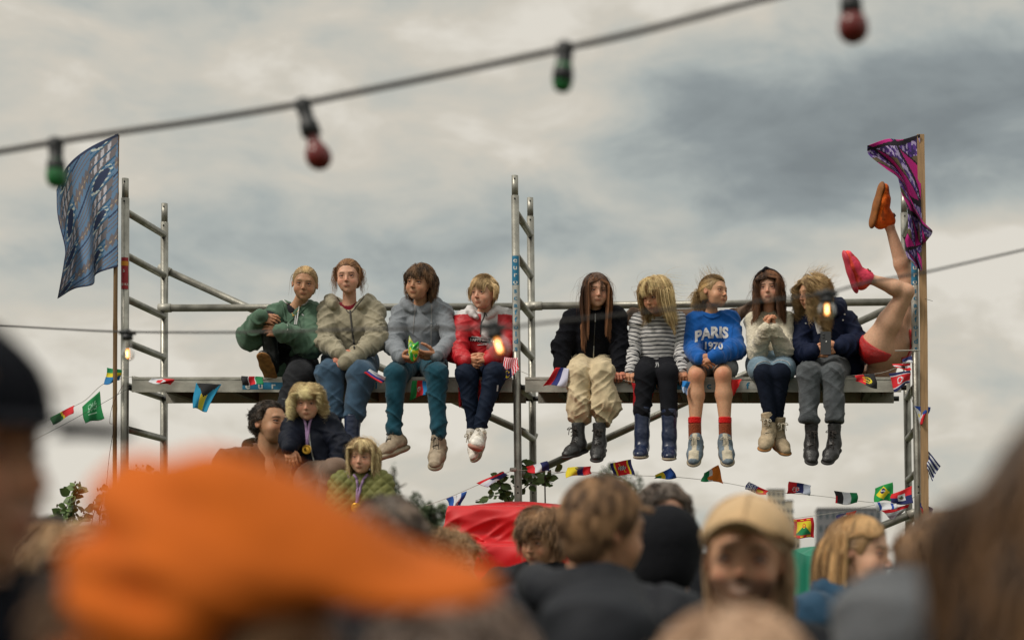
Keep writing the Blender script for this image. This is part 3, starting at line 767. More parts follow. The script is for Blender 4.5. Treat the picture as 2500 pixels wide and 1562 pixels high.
# ------------------------------------------------------------------ clothing helpers
def up(z): return np.array([0, 0, z])
def top(sA, sB, nk, hem, eA, eB, wA, wB, rs=.055, re=.05, rw=.036, chest=.135, waist=.135, depth=1.5, cuff=True, neck_r=.052, neck_up=.05, slope=.04, belly=None):
    sA, sB, nk, hem, eA, eB, wA, wB = [v3(p) for p in (sA, sB, nk, hem, eA, eB, wA, wB)]
    q_ = .94; rs *= q_; re *= q_*.97; rw *= .97; chest *= q_; waist *= q_
    mid = (sA+sB)/2; ft = (unit(np.cross(sB-sA, [0, 0, 1])), depth)
    P = [C(mid-up(.085), hem, chest, waist, k=.05, flat=ft), C(nk-up(.02), sA, slope+.012, rs*.95, k=.035), C(nk-up(.02), sB, slope+.012, rs*.95, k=.035)]
    for s, e, w in ((sA, eA, wA), (sB, eB, wB)):
        a = C(s, e, rs, re, k=.028); a['f'] = .9; b = C(e, w-unit(w-e)*.02, re, rw*1.12, k=.022); b['f'] = 1.25; P += [a, b]
        if cuff: P.append(C(w-unit(w-e)*.025, w+unit(w-e)*.012, rw*1.0, rw*.93, k=.008))
    P.append(C(nk+up(neck_up*.3), nk+up(.12), neck_r, neck_r*1.3, k=.012, sub=True))
    return P
def vneck(prims, nk, tip, w=.055):
    nk = v3(nk); tip = v3(tip); f = np.array([0, -.07, 0]); prims.append(C(nk+f+up(.05), tip, w, .018, k=.010, sub=True)); return prims
def undershirt(root, j, m, chest=.12, neck_r=.036):
    mid = (v3(j['sA'])+v3(j['sB']))/2; nk = v3(j['nk']); P = [C(mid-up(.075), mid-up(.12), chest, chest, k=.05, flat=((0, 1, 0), 1.5)), C(nk-up(.02), v3(j['sA'])*.6+nk*.4, .05, .045, k=.03), C(nk-up(.02), v3(j['sB'])*.6+nk*.4, .05, .045, k=.03),
         C(nk+np.array([0, -.015, .015]), nk+up(.12), neck_r, neck_r*1.3, k=.008, sub=True)]
    V, F = sdf(P, .007); return mesh('shirt', V, F, m, root)
def hood(nk, yaw=0, s=1., r=.034, droop=.02, back=.085, front=.035):
    M = rot(yaw); nk = v3(nk)
    pts = spline([M@np.array(p)*s+nk for p in ((-.035, -front-.03, -.035), (-.072, -front, .0), (-.085, .03, .02), (-.05, back, .012-droop), (0, back+.02, .0-droop*1.5), (.05, back, .012-droop), (.085, .03, .02), (.072, -front, .0), (.035, -front-.03, -.035))], 15)
    rr = [r*.45+r*.75*math.sin(math.pi*i/14)**.7 for i in range(15)]
    return [C(pts[i], pts[i+1], rr[i]*s, rr[i+1]*s, k=.012) for i in range(14)]
def legs(hip, kn, an, rh=.085, rk=.062, ra=.045, pelvis=None, hemcut=.0, k=.035):
    rh *= .93; rk *= .92; ra *= .95; P = []; hip = [v3(p) for p in hip]; kn = [v3(p) for p in kn]; an = [v3(p) for p in an]
    P.append(C(hip[0], hip[1], rh*1.05, rh*1.05, k=.04))
    for h_, n_, a_ in zip(hip, kn, an):
        a = C(h_, n_, rh, rk, k=k); a['f'] = .7; b = C(n_, a_, rk*.97, ra, k=.02); b['f'] = 1.; P += [a, b]
    if hemcut:
        for n_, a_ in zip(kn, an):
            d = unit(a_-n_); _, s, u = frame_of(d); P.append(B(a_+d*(hemcut+.1), (.14, .14, .1), np.stack([s, u, d], 1), k=.006, sub=True))
    return P
def bare(hip, kn, an, nk, rk=.045, rc=.048, ra=.027, rh=.07):
    P = [C(v3(hip[0]), v3(hip[1]), rh, rh, k=.04), ]
    for h_, n_, a_ in zip(hip, kn, an):
        h_, n_, a_ = v3(h_), v3(n_), v3(a_)
        P += [C(h_, n_, rh, rk*1.04, k=.03), E(n_-np.array([0, .012, 0]), (rk*.8, rk*.8, rk*.95), k=.02), C(n_, n_*.68+a_*.32+np.array([0, .014, 0]), rk*.92, rc, k=.02), C(n_*.68+a_*.32+np.array([0, .014, 0]), a_, rc, ra, k=.02), C(a_, a_+(a_-n_)*.06, ra, ra, k=.01)]
    return P
def neck_prims(hc, M, hh, nk, r=.04):
    a = v3(hc)+hh*(np.asarray(M)@np.array([0, .10, -.18])); return [C(a, v3(nk)+up(-.03), r, r*1.08, k=.02), C(v3(nk)-up(.02), v3(nk)-up(.10), r*1.2, r*1.7, k=.03)]
def core(j, r=.03):
    """the body under the clothes: trunk and limbs, one skin with the neck"""
    nk, sA, sB, eA, eB, wA, wB, hip, kn, an = [j[k] for k in ('nk', 'sA', 'sB', 'eA', 'eB', 'wA', 'wB', 'hip', 'kn', 'an')]
    nk = v3(nk); hm = (v3(hip[0])+v3(hip[1]))/2
    b_ = np.array([0, .03, 0]); P = [C(nk-up(.09)+b_, hm+b_*.3, .05, .055, k=.03, flat=((0, 1, 0), 1.3)), C(v3(sA)-up(.03)+b_, v3(sB)-up(.03)+b_, .022, .022, k=.02), C(v3(hip[0]), v3(hip[1]), .05, k=.03)]
    for s, e, w in ((sA, eA, wA), (sB, eB, wB)): P += [C(v3(s)-up(.03)+b_, e, .022, .022, k=.015), C(e, w, .022, .020, k=.01)]
    for h_, n_, a_ in zip(hip, kn, an): P += [C(h_, n_, .04, .030, k=.02), C(n_, a_, .028, .022, k=.02)]
    return P
def joints(Y0=11.5, **k):
    """photo pixel + depth offset -> world"""
    o = {}
    for n_, v in k.items():
        o[n_] = [J(a[0], a[1], Y0+a[2]) for a in v] if isinstance(v, list) else J(v[0], v[1], Y0+v[2])
    return o
def hands(j, tone, A=None, B_=None, L=.155):
    out = []
    for w, e, s in ((j['wA'], j['eA'], A), (j['wB'], j['eB'], B_)):
        if s is None: continue
        d = s.get('d', w-e); out.append(hand_part(tone, w, d, s['n'], s['t'], L=s.get('L', L), curl=s.get('c', (.5, .55, .6, .65)), thumb=s.get('th', .4)))
    return out
def kid(label, j, hd, tone, hairc, root_at, group='children sitting in a row on the scaffold'):
    t = empty('person', root_at, label, 'person', group); return t
WRIST_Y = mat('yellow wristband', (.72, .70, .03), rough=.5)
def wristband(root, w, e, r=.025):
    d = unit(v3(w)-v3(e)); V, F = lathe(v3(w)+d*.004, d, [(0, r), (.014, r*.97), (.014, r*.92), (0, r*.94)], 16); mesh('wristband', V, F, WRIST_Y, root)
def zipper(o, bv, pts, m, w=.008, name='zipper', near=0):
    V, F = ribbon_on(bv, pts, w, near=near); return mesh(name, V, F, m, o)
# ------------------------------------------------------------------ fabrics
def cloth(name, c, **k):
    a = dict(rough=.9, var=.09, vscale=30, bump=.25, bscale=220, sheen=.15, spec=.2); a.update(k)
    if max(c) < 75: c = tuple(v*.84 for v in c); a['sheen'] = 0; a['spec'] = .12
    return mat(name, lin(c), **a)
GREEN_H = cloth('green fleece', (78, 104, 86)); BEIGE_H = cloth('oatmeal fleece', (150, 142, 122), var=.12, vscale=60); GREY_H = cloth('grey marl fleece', (126, 131, 138), var=.1, vscale=90)
RED_J = cloth('red nylon', (178, 14, 28), rough=.55, sheen=0); WHITE_N = cloth('white nylon', (196, 192, 192), rough=.6, sheen=0, bump=.35, bscale=120); NAVY_N = cloth('navy nylon', (28, 34, 54), rough=.6, sheen=0)
BLACK_F = cloth('black fleece', (20, 21, 28), bump=.7, bscale=130, sheen=.25); BLACK_C = cloth('black cotton', (30, 31, 37)); WHITE_C = cloth('white cotton', (190, 188, 188))
BLUE_S = cloth('royal blue sweatshirt', (16, 84, 160)); CREAM_K = cloth('cream knit', (205, 196, 176), bump=.9, bscale=75, var=.12, vscale=110); NAVY_R = cloth('navy rain cotton', (25, 34, 62), rough=.7)
JEAN_BK = cloth('black washed denim', (48, 49, 53), var=.35, vscale=16, bump=.5, bscale=190); JEAN_B = cloth('blue denim', (56, 80, 102), var=.3, vscale=14, bump=.5, bscale=190)
JEAN_G = cloth('grey washed denim', (76, 80, 84), var=.33, vscale=16, bump=.7, bscale=170); TEAL_P = cloth('petrol jersey', (18, 66, 82), var=.12); NAVY_P = cloth('navy track cloth', (22, 34, 56), rough=.7)
KHAKI_P = cloth('beige canvas', (196, 178, 146), rough=.8, var=.1); LEGG = cloth('navy denim legging', (24, 31, 48), var=.2, vscale=20); GREY_SK = cloth('grey ribbed jersey', (118, 118, 118), bump=.6, bscale=250)
SHORT_D = cloth('light denim', (110, 132, 148), var=.2, vscale=30); MAROON = cloth('maroon shirt', (112, 14, 34)); DARKTEE = cloth('charcoal print shirt', (48, 44, 50), var=.3, vscale=30)
ORANGE_J = cloth('orange cotton', (214, 128, 62)); NAVY_B = cloth('navy bomber nylon', (22, 27, 42), rough=.6, sheen=0); TAUPE = cloth('taupe nylon', (112, 90, 76), rough=.6); OLIVE = cloth('olive quilt', (112, 112, 52), rough=.7, sheen=0)
BROWN_W = cloth('brown waxed cotton', (94, 60, 34), rough=.6, var=.2); DKOLIVE = cloth('dark olive cord', (58, 48, 30), rough=.9)
SOLE_W = mat('dirty white rubber', lin((150, 138, 118)), rough=.8, var=.3, vscale=25); SOLE_T = mat('tan rubber', lin((150, 104, 56)), rough=.8, var=.35, vscale=40); SOLE_B = mat('black rubber', lin((40, 38, 38)), rough=.7)
SH_DIRTY = mat('scuffed beige leather', lin((142, 126, 106)), rough=.65, var=.38, vscale=24, bump=.5, bscale=70); SH_WHITE = mat('white leather', lin((205, 198, 188)), rough=.5, var=.12, vscale=20, bump=.3, bscale=70)
SH_BLACK = mat('black leather', lin((38, 37, 38)), rough=.42, var=.3, vscale=30, bump=.4, bscale=90); SH_NAVY = mat('navy rubber', lin((30, 40, 66)), rough=.33, var=.1, vscale=6); SH_BLUE = mat('grey blue suede', lin((112, 124, 134)), rough=.8, var=.3, vscale=26, bump=.3)
SH_CREAM = mat('cream suede', lin((166, 148, 122)), rough=.85, var=.25, vscale=30, bump=.4); SH_BLKRUB = mat('black rubber boot', lin((28, 30, 32)), rough=.38, var=.15)
PANEL = mat('panelled suede', (.5, .5, .5), rough=.8, attr=True, var=.25, vscale=26, bump=.3, bscale=80)
LACE_C = mat('cream lace', lin((176, 166, 148)), rough=.9); LACE_D = mat('dark lace', lin((48, 42, 38)), rough=.9); METAL_Z = mat('zip metal', (.5, .5, .48), rough=.35, metal=.9); ZIPD = mat('zip tape', lin((60, 58, 54)), rough=.7)
GOLD = mat('gold medal', (.75, .42, .06), rough=.3, metal=.9); CORD_G = cloth('grey cord', (150, 150, 152))
CURTAIN = [0]
def seat(px, Y=YF): 
    p = J(px, 921, Y); p.z = ZP; return p
GRP = 'children sitting in a row on the scaffold'
BLOND = ((.30, .19, .085), (.72, .52, .28)); BLOND_D = ((.20, .12, .05), (.56, .39, .19)); AUB = ((.15, .065, .028), (.36, .19, .085)); BROWN = ((.055, .030, .016), (.22, .12, .06)); CHEST = ((.030, .014, .009), (.24, .105, .046))
BLOND_Y = ((.24, .13, .045), (.85, .62, .32))
def H(j, root, c, hh, yaw, pitch, roll, tone, hc, **k):
    M = rot(yaw, pitch, roll); return M, head_part(c, hh, M, tone, hairc=np.array(hc[0])*.6+np.array(hc[1])*.4, **k)

def kid_one():
    t = kid('child in an open green hooded jacket hugging one raised knee', 0, 0, 0, 0, seat(712), GRP)
    j = joints(nk=(722, 750, .15), sA=(681, 764, .15), sB=(766, 764, .17), eA=(612, 822, .0), eB=(757, 838, .02), wA=(636, 776, -.16), wB=(686, 811, -.15),
               hip=[(696, 888, .25), (738, 893, .27)], kn=[(654, 784, -.07), (733, 908, -.15)], an=[(665, 880, .03), (703, 1008, -.2)])
    hc = J(744, 694, 11.56); M, hp = H(j, t, hc, .228, 10, 7, 4, 'tan', BLOND_D)
    b = body(t, hp+[skin_part(neck_prims(hc, M, .228, j['nk'])+core(j), .009, 'tan')]+hands(j, 'tan', dict(d=(.9, -.1, -.1), n=(.15, 1, -.5), t=(0, -.2, 1), c=(.35, .4, .45, .5)), dict(d=(-1, -.2, .12), n=(0, 1, -.15), t=(0, -.3, 1), c=(.35, .4, .5, .7)), L=.15))
    o, bv = garment(t, 'hooded_jacket', top(j['sA'], j['sB'], j['nk'], J(712, 885, 11.72), j['eA'], j['eB'], j['wA'], j['wB'], rs=.066, re=.088, rw=.044, chest=.125, waist=.15, neck_r=.062)+hood(J(722, 750, 11.66), 0, 1.0, .03)[2:12]+vneck([], j['nk'], J(702, 790, 11.55), .064), GREEN_H, amp=.018, seed=3, fine=.06)
    undershirt(t, j, DARKTEE, .108)
    for q in ([(683, 735), (692, 752), (699, 788)], [(757, 742), (728, 768), (704, 790), (701, 802)]): zipper(o, bv, q, GREEN_H, .014, 'lapel')
    zipper(o, bv, [(701, 790), (702, 806)], METAL_Z, .006); zipper(o, bv, [(737, 767), (742, 771)], WHITE_C, .008, 'chest_emblem')
    V, F = ribbon_on(bv, [(690, 733), (706, 746), (722, 749), (742, 744), (752, 736)], .008, .006); mesh('shirt_collar', V, F, WHITE_C, o)
    V, F = joinVF([tube([hit(bv, x, y, .008) for x, y in ((707, 742), (710, 756), (716, 768))], .0012, 5), tube([hit(bv, x, y, .008) for x, y in ((738, 742), (728, 758), (718, 768))], .0012, 5), lathe(hit(bv, 717, 770, .012), (0, 0, -1), [(0, .004), (.01, .006)], 8)]); mesh('necklace', V, F, GOLD, o)
    garment(t, 'jeans', legs(j['hip'], [j['kn'][0], J(733, 914, 11.36)], [j['an'][0]+Vector((0, .02, .16)), j['an'][1]], rh=.105, rk=.068, ra=.055)[:3]+legs(j['hip'], [j['kn'][0], J(733, 916, 11.36)], [j['an'][0], j['an'][1]], rh=.105, rk=.095, ra=.082)[3:], JEAN_BK, amp=.014, seed=4, fine=.07)
    shoe(t, 'wellie', J(664, 888, 11.50), (-.05, -.80, .60), (0, .6, .8), j['kn'][0], L=.25, w=.09, cols=(SH_BLKRUB, SOLE_T, None))
    shoe(t, 'wellie', J(701, 1062, 11.32), (-.15, -.9, -.4), (0, -.4, .9), j['an'][1], L=.25, w=.09, cols=(SH_BLKRUB, SOLE_T, None))
    tie = (.0, .50, .10)
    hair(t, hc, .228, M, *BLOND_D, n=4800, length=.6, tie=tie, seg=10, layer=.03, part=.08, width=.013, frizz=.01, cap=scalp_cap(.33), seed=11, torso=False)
    hair(t, hc, .228, M, *BLOND_D, n=26, length=.75, comb=(.8, -.5, 0), seg=12, layer=.07, grav=.3, frizz=.05, width=.009, seed=12, only=lambda p: (p[:, 1] < -.1) & (np.abs(p[:, 0]) > .1), name='loose_hair', torso=False, wind=(-.1, 0, 0), kout=.31)
def kid_two():
    t = kid('child in an oatmeal zipped hooded jacket over maroon, with blue jeans', 0, 0, 0, 0, seat(855), GRP)
    j = joints(nk=(853, 748, .13), sA=(803, 760, .14), sB=(912, 760, .14), eA=(793, 838, .0), eB=(921, 832, .02), wA=(828, 861, -.15), wB=(846, 884, -.17),
               hip=[(828, 888, .27), (884, 888, .27)], kn=[(806, 916, -.14), (884, 914, -.15)], an=[(815, 1016, -.17), (861, 1019, -.17)])
    hc = J(851, 677, 11.56); hh = .232; M, hp = H(j, t, hc, hh, 3, 3, -2, 'rosy', AUB, mouth=.5)
    body(t, hp+[skin_part(neck_prims(hc, M, hh, j['nk'], .042)+core(j), .009, 'rosy')]+hands(j, 'red', dict(d=(1, -.1, -.35), n=(-.1, 1, -.35), t=(.2, -.1, 1), c=(.3, .35, .4, .45)), dict(d=(-1, -.1, -.1), n=(0, 1, -.3), t=(0, 0, 1), c=(.9, 1, 1, 1))))
    o, bv = garment(t, 'hooded_jacket', top(j['sA'], j['sB'], j['nk'], J(856, 880, 11.70), j['eA'], j['eB'], j['wA'], j['wB'], rs=.075, re=.066, rw=.046, chest=.155, waist=.155, neck_r=.07, slope=.05)+hood(J(853, 742, 11.63), 0, 1.5, .026, back=.07)[1:13]+vneck([], j['nk'], J(854, 764, 11.525), .075), BEIGE_H, amp=.017, seed=8, fine=.055)
    undershirt(t, j, MAROON, .128, .040)
    zipper(o, bv, [(855, 758), (858, 790), (863, 830), (866, 852)], ZIPD, .012); zipper(o, bv, [(822, 726), (838, 748), (855, 764), (872, 746), (890, 724)], ZIPD, .006, 'hood_edge')
    V, F = joinVF([tube([hit(bv, x, y, .010) for x, y in ((838, 738), (848, 750), (854, 755))], .001, 5), tube([hit(bv, x, y, .010) for x, y in ((872, 738), (862, 750), (855, 755))], .001, 5)]); mesh('necklace', V, F, GOLD, o)
    garment(t, 'jeans', legs(j['hip'], j['kn'], j['an'], rh=.11, rk=.096, ra=.060, hemcut=.02), JEAN_B, amp=.015, seed=6, fine=.08)
    for a, k in ((J(812, 1098, 11.32), j['an'][0]), (J(858, 1102, 11.32), j['an'][1])): shoe(t, 'wellie', a, (.05, -.9, -.35), (0, -.35, .9), k, L=.25, w=.09, cols=(SH_NAVY, SOLE_W, None))
    hair(t, hc, hh, M, *AUB, n=4800, length=.6, tie=(0, .50, .05), seg=10, layer=.035, part=0, width=.013, frizz=.012, cap=scalp_cap(.33), seed=21, torso=False)
    hair(t, hc, hh, M, *AUB, n=200, length=.70, comb=(1, -.2, .1), seg=16, layer=.06, grav=.4, curl=.025, cfreq=14, frizz=.04, width=.007, seed=22, only=lambda p: (p[:, 1] < .1) & (np.abs(p[:, 0]) > .16), name='loose_hair', torso=False, kout=.33)
def kid_three():
    t = kid('child in a grey hooded sweatshirt and petrol joggers, brown hair', 0, 0, 0, 0, seat(1025), GRP)
    j = joints(nk=(1027, 750, .14), sA=(981, 766, .15), sB=(1080, 764, .15), eA=(960, 842, .03), eB=(1101, 835, .05), wA=(979, 872, -.14), wB=(1066, 868, -.13),
               hip=[(1003, 890, .27), (1054, 890, .27)], kn=[(966, 915, -.15), (1064, 913, -.16)], an=[(963, 1052, -.18), (1071, 1058, -.18)])
    hc = J(1024, 692, 11.56); hh = .238; M, hp = H(j, t, hc, hh, -17, 2, 5, 'tan', BROWN)
    body(t, hp+[skin_part(neck_prims(hc, M, hh, j['nk'], .042)+core(j), .009, 'tan')]+hands(j, 'tan', dict(d=(.85, -.3, -.25), n=(.3, .3, 1), t=(-.1, -.6, .8), c=(.5, .6, .7, .8), th=.6), dict(d=(-.8, -.35, -.05), n=(-.2, .5, .8), t=(-.1, -.5, .9), c=(.4, .45, .55, .6), th=.4), L=.17))
    o, bv = garment(t, 'hooded_sweatshirt', top(j['sA'], j['sB'], j['nk'], J(1027, 878, 11.70), j['eA'], j['eB'], j['wA'], j['wB'], rs=.066, re=.061, rw=.040, chest=.142, waist=.145)+hood(J(1027, 748, 11.64), 0, 1.15, .036, front=.03), GREY_H, amp=.014, seed=15, fine=.055)
    for q in ([(1014, 745), (1011, 780), (1008, 818)], [(1053, 743), (1053, 790), (1052, 852)]): zipper(o, bv, q, CORD_G, .007, 'drawstring')
    V, F, _ = patch_on(bv, [(1018, 846), (1050, 846), (1053, 864), (1014, 864)], 8, 5, .005); mesh('pouch_pocket', V, F, GREY_H, o)
    lg = []
    for q in ([(1061, 795), (1075, 797)], [(1067, 790), (1068, 806)], [(1063, 804), (1074, 800)], [(1062, 799), (1066, 806)], [(1072, 792), (1071, 809)]): lg.append(ribbon_on(bv, q, .003, .004, n=5))
    V, F = joinVF(lg); mesh('chest_scribble', V, F, BLACK_C, o)
    garment(t, 'joggers', legs(j['hip'], j['kn'], j['an'], rh=.10, rk=.078, ra=.046, hemcut=.03), TEAL_P, amp=.013, seed=7, fine=.06)
    an = joints(an=[(966, 1064, -.18), (1069, 1072, -.18)])['an']
    garment(t, 'ribbed_cuffs', [C(j['an'][0], an[0], .034, .034), C(j['an'][1], an[1], .034, .034)][:1], TEAL_P, amp=.003); garment(t, 'ribbed_cuffs', [C(j['an'][1], an[1], .034, .034)], TEAL_P, amp=.003)
    shoe(t, 'airshoe', an[0], (-.62, -.72, -.36), (-.25, -.25, .93), j['kn'][0], L=.275, w=.10, cols=((PANEL, [lin((150, 134, 114)), lin((168, 152, 132)), lin((128, 112, 92))]), SOLE_W, LACE_D), lace_loose=False)
    shoe(t, 'airshoe', an[1], (-.02, -.72, -.62), (0, -.62, .75), j['kn'][1], L=.275, w=.10, cols=((PANEL, [lin((150, 134, 114)), lin((168, 152, 132)), lin((128, 112, 92))]), SOLE_W, LACE_D), lace_loose=True)
    hair(t, hc, hh, M, *BROWN, n=3600, length=.32, comb=(.8, -.15, .1), part=-.16, grav=.35, seg=9, layer=.07, fringe=(1.0, -.40, -.1, .26), fringe_len=.32, width=.016, frizz=.04, cap=scalp_cap(.32, .015, -.2), seed=31, torso=False, hairline=.32, kout=.34, clump=.8, back_len=.42, stiff=.7)
    wristband(t, j['wA'], j['eA'], .027)
    # snack bag held in the hand on the left, a thing of its own
    p = [J(x, y, 11.27) for x, y in ((999, 818), (1011, 838), (1022, 834), (1021, 862), (1010, 882), (999, 872), (997, 845))]
    q = empty('snack_bag', J(1008, 882, 11.27), 'shiny green crumpled snack bag held by the child in grey', 'snack bag')
    cpt = J(1009, 852, 11.25); V = [v3(cpt)]; n = 42; rr = []
    O = [v3(x) for x in p]; per = spline(O+[O[0]], n)
    V = []; F = []; cc = []
    for s_, dy in ((-1, -.022), (1, .012)):
        for k in range(6):
            f = 1-k/5*.98
            for i in range(n): V.append(v3(cpt)*(1-f)+per[i]*f+np.array([0, dy*(1-f**3), 0]))
    V = np.array(V); V[:, 1] += (fbm(V/.018, 2)-.5)*.018
    for s_ in (0, 1):
        for k in range(5):
            for i in range(n-1):
                a = s_*6*n+k*n+i; F.append([a, a+1, a+n+1, a+n] if s_ else [a, a+n, a+n+1, a+1])
    nz = vnoise(V/.022); cc = np.where(nz[:, None] > .62, [.75, .75, .05], np.where(nz[:, None] < .3, [.02, .22, .03], [.03, .48, .06])); cc = np.where((vnoise(V/.012+9) > .78)[:, None], [.7, .75, .7], cc)
    mesh('wrapper', V, F, mat('foil wrapper', (.1, .5, .1), rough=.22, attr=True, metal=.2), q, col=cc)
def kid_four():
    t = kid('child in a red, white and navy anorak with crossed white sneakers', 0, 0, 0, 0, seat(1175), GRP)
    j = joints(nk=(1180, 766, .14), sA=(1137, 782, .15), sB=(1232, 778, .16), eA=(1117, 862, .03), eB=(1238, 850, .05), wA=(1136, 880, -.14), wB=(1196, 876, -.12),
               hip=[(1152, 892, .27), (1200, 892, .27)], kn=[(1139, 915, -.15), (1208, 911, -.15)], an=[(1157, 1042, -.13), (1171, 1044, -.22)])
    hc = J(1181, 716, 11.56); hh = .226; M, hp = H(j, t, hc, hh, -24, 4, 0, 'rosy', BLOND)
    body(t, hp+[skin_part(neck_prims(hc, M, hh, j['nk'], .04)+core(j), .009, 'rosy')]+hands(j, 'warm', dict(d=(.85, -.3, -.25), n=(.1, .9, .3), t=(.2, -.3, 1), c=(.5, .55, .6, .7)), dict(d=(-.8, -.5, .05), n=(0, .9, -.5), t=(-.2, 0, 1), c=(.6, .7, .8, .8)), L=.16))
    def colf(V):
        x = V[:, 0]; z = V[:, 2]; a = J(1164, 0, 11.4).x; b = J(1204, 0, 11.4).x; yy = V[:, 1]
        mid = (x > a) & (x < b); zc = J(0, 828, 11.45).z; zh = J(0, 762, 11.5).z
        navy = (z < J(0, 838, 11.45).z+(x-a)*-.08) & (x > J(1136, 0, 11.4).x) & (x < J(1222, 0, 11.4).x) & (yy < 11.58)
        band = (z < J(0, 816, 11.45).z-(x-a)*.10) & (z > J(0, 835, 11.45).z-(x-a)*.12) & (x > J(1128, 0, 11.4).x) & (x < J(1222, 0, 11.4).x) & (yy < 11.58)
        c = np.tile(np.array(lin((178, 14, 28))), (len(V), 1))
        w = np.array(lin((200, 196, 196)))
        dt = pdist(TP[0], V); ds = np.min([pdist(p, V) for p in TP if p.get('f')], 0); dh = np.min([pdist(p, V) for p in HP], 0); navy &= dt < ds; band &= dt < ds+.01
        c[(mid & (z > zc)) | (z > zh) | (dh < .006)] = w; c[navy] = lin((28, 34, 56)); c[band] = w; return c
    TP = top(j['sA'], j['sB'], j['nk'], J(1180, 880, 11.70), j['eA'], j['eB'], j['wA'], j['wB'], rs=.072, re=.066, rw=.045, chest=.145, waist=.15, neck_r=.05); HP = hood(J(1180, 764, 11.63), 0, 1.05, .028)
    o, bv = garment(t, 'anorak', TP+HP, mat('anorak nylon', (.5, .5, .5), rough=.55, attr=True, bump=.12, bscale=120, var=.05, vscale=30), amp=.012, seed=12, fine=.05, h=.0055, colf=colf)
    zipper(o, bv, [(1183, 757), (1182, 772), (1175, 790), (1173, 816)], ZIPD, .007)
    V, F, _ = patch_on(bv, [(1143, 822), (1198, 827), (1197, 838), (1144, 831)], 10, 3, .004); bb = mesh('chest_box', V, F, BLACK_C, o)
    V, F = text_on(bv, 'HAPPINESS', (1170, 829.5), 9.5, .03, off=.007); mesh('lettering', V, F, WHITE_C, bb)
    zipper(o, bv, [(1166, 842), (1183, 841)], WHITE_C, .005, 'side_tag')
    d_ = unit(j['wA']-j['eA']); V, F = lathe(v3(j['wA'])-d_*.012, d_, [(0, .040), (.03, .036), (.03, .030), (0, .030)], 18); mesh('shirt_cuff', V, F, WHITE_C, o)
    g, bv2 = garment(t, 'track_trousers', legs(j['hip'], j['kn'], j['an'], rh=.10, rk=.073, ra=.042, hemcut=.02), NAVY_P, amp=.011, seed=9, fine=.06)
    zipper(g, bv2, [(1215, 940), (1213, 955)], WHITE_C, .010, 'thigh_emblem')
    shoe(t, 'airshoe', J(1153, 1058, 11.36), (-.05, -.62, -.66), (-.45, -.5, .6), j['kn'][0], L=.245, w=.092, cols=((PANEL, [lin((208, 202, 194)), lin((220, 214, 206)), lin((196, 188, 178))]), SOLE_W, LACE_C))
    shoe(t, 'airshoe', J(1172, 1060, 11.27), (.12, -.90, -.12), (.35, -.1, .9), j['kn'][1], L=.245, w=.092, cols=((PANEL, [lin((208, 202, 194)), lin((220, 214, 206)), lin((196, 188, 178))]), mat('pink rubber sole', lin((168, 120, 104)), rough=.8, var=.2), LACE_C))
    hair(t, hc, hh, M, *BLOND, n=3200, length=.36, comb=(.9, -.2, .1), part=.24, grav=.25, seg=9, layer=.06, fringe=(-1.0, -.30, -.08, .30), fringe_len=.36, width=.014, frizz=.012, cap=scalp_cap(.33, .01, -.08), seed=41, torso=False, kout=.34, hairline=.32, back_len=.22, clump=.4)
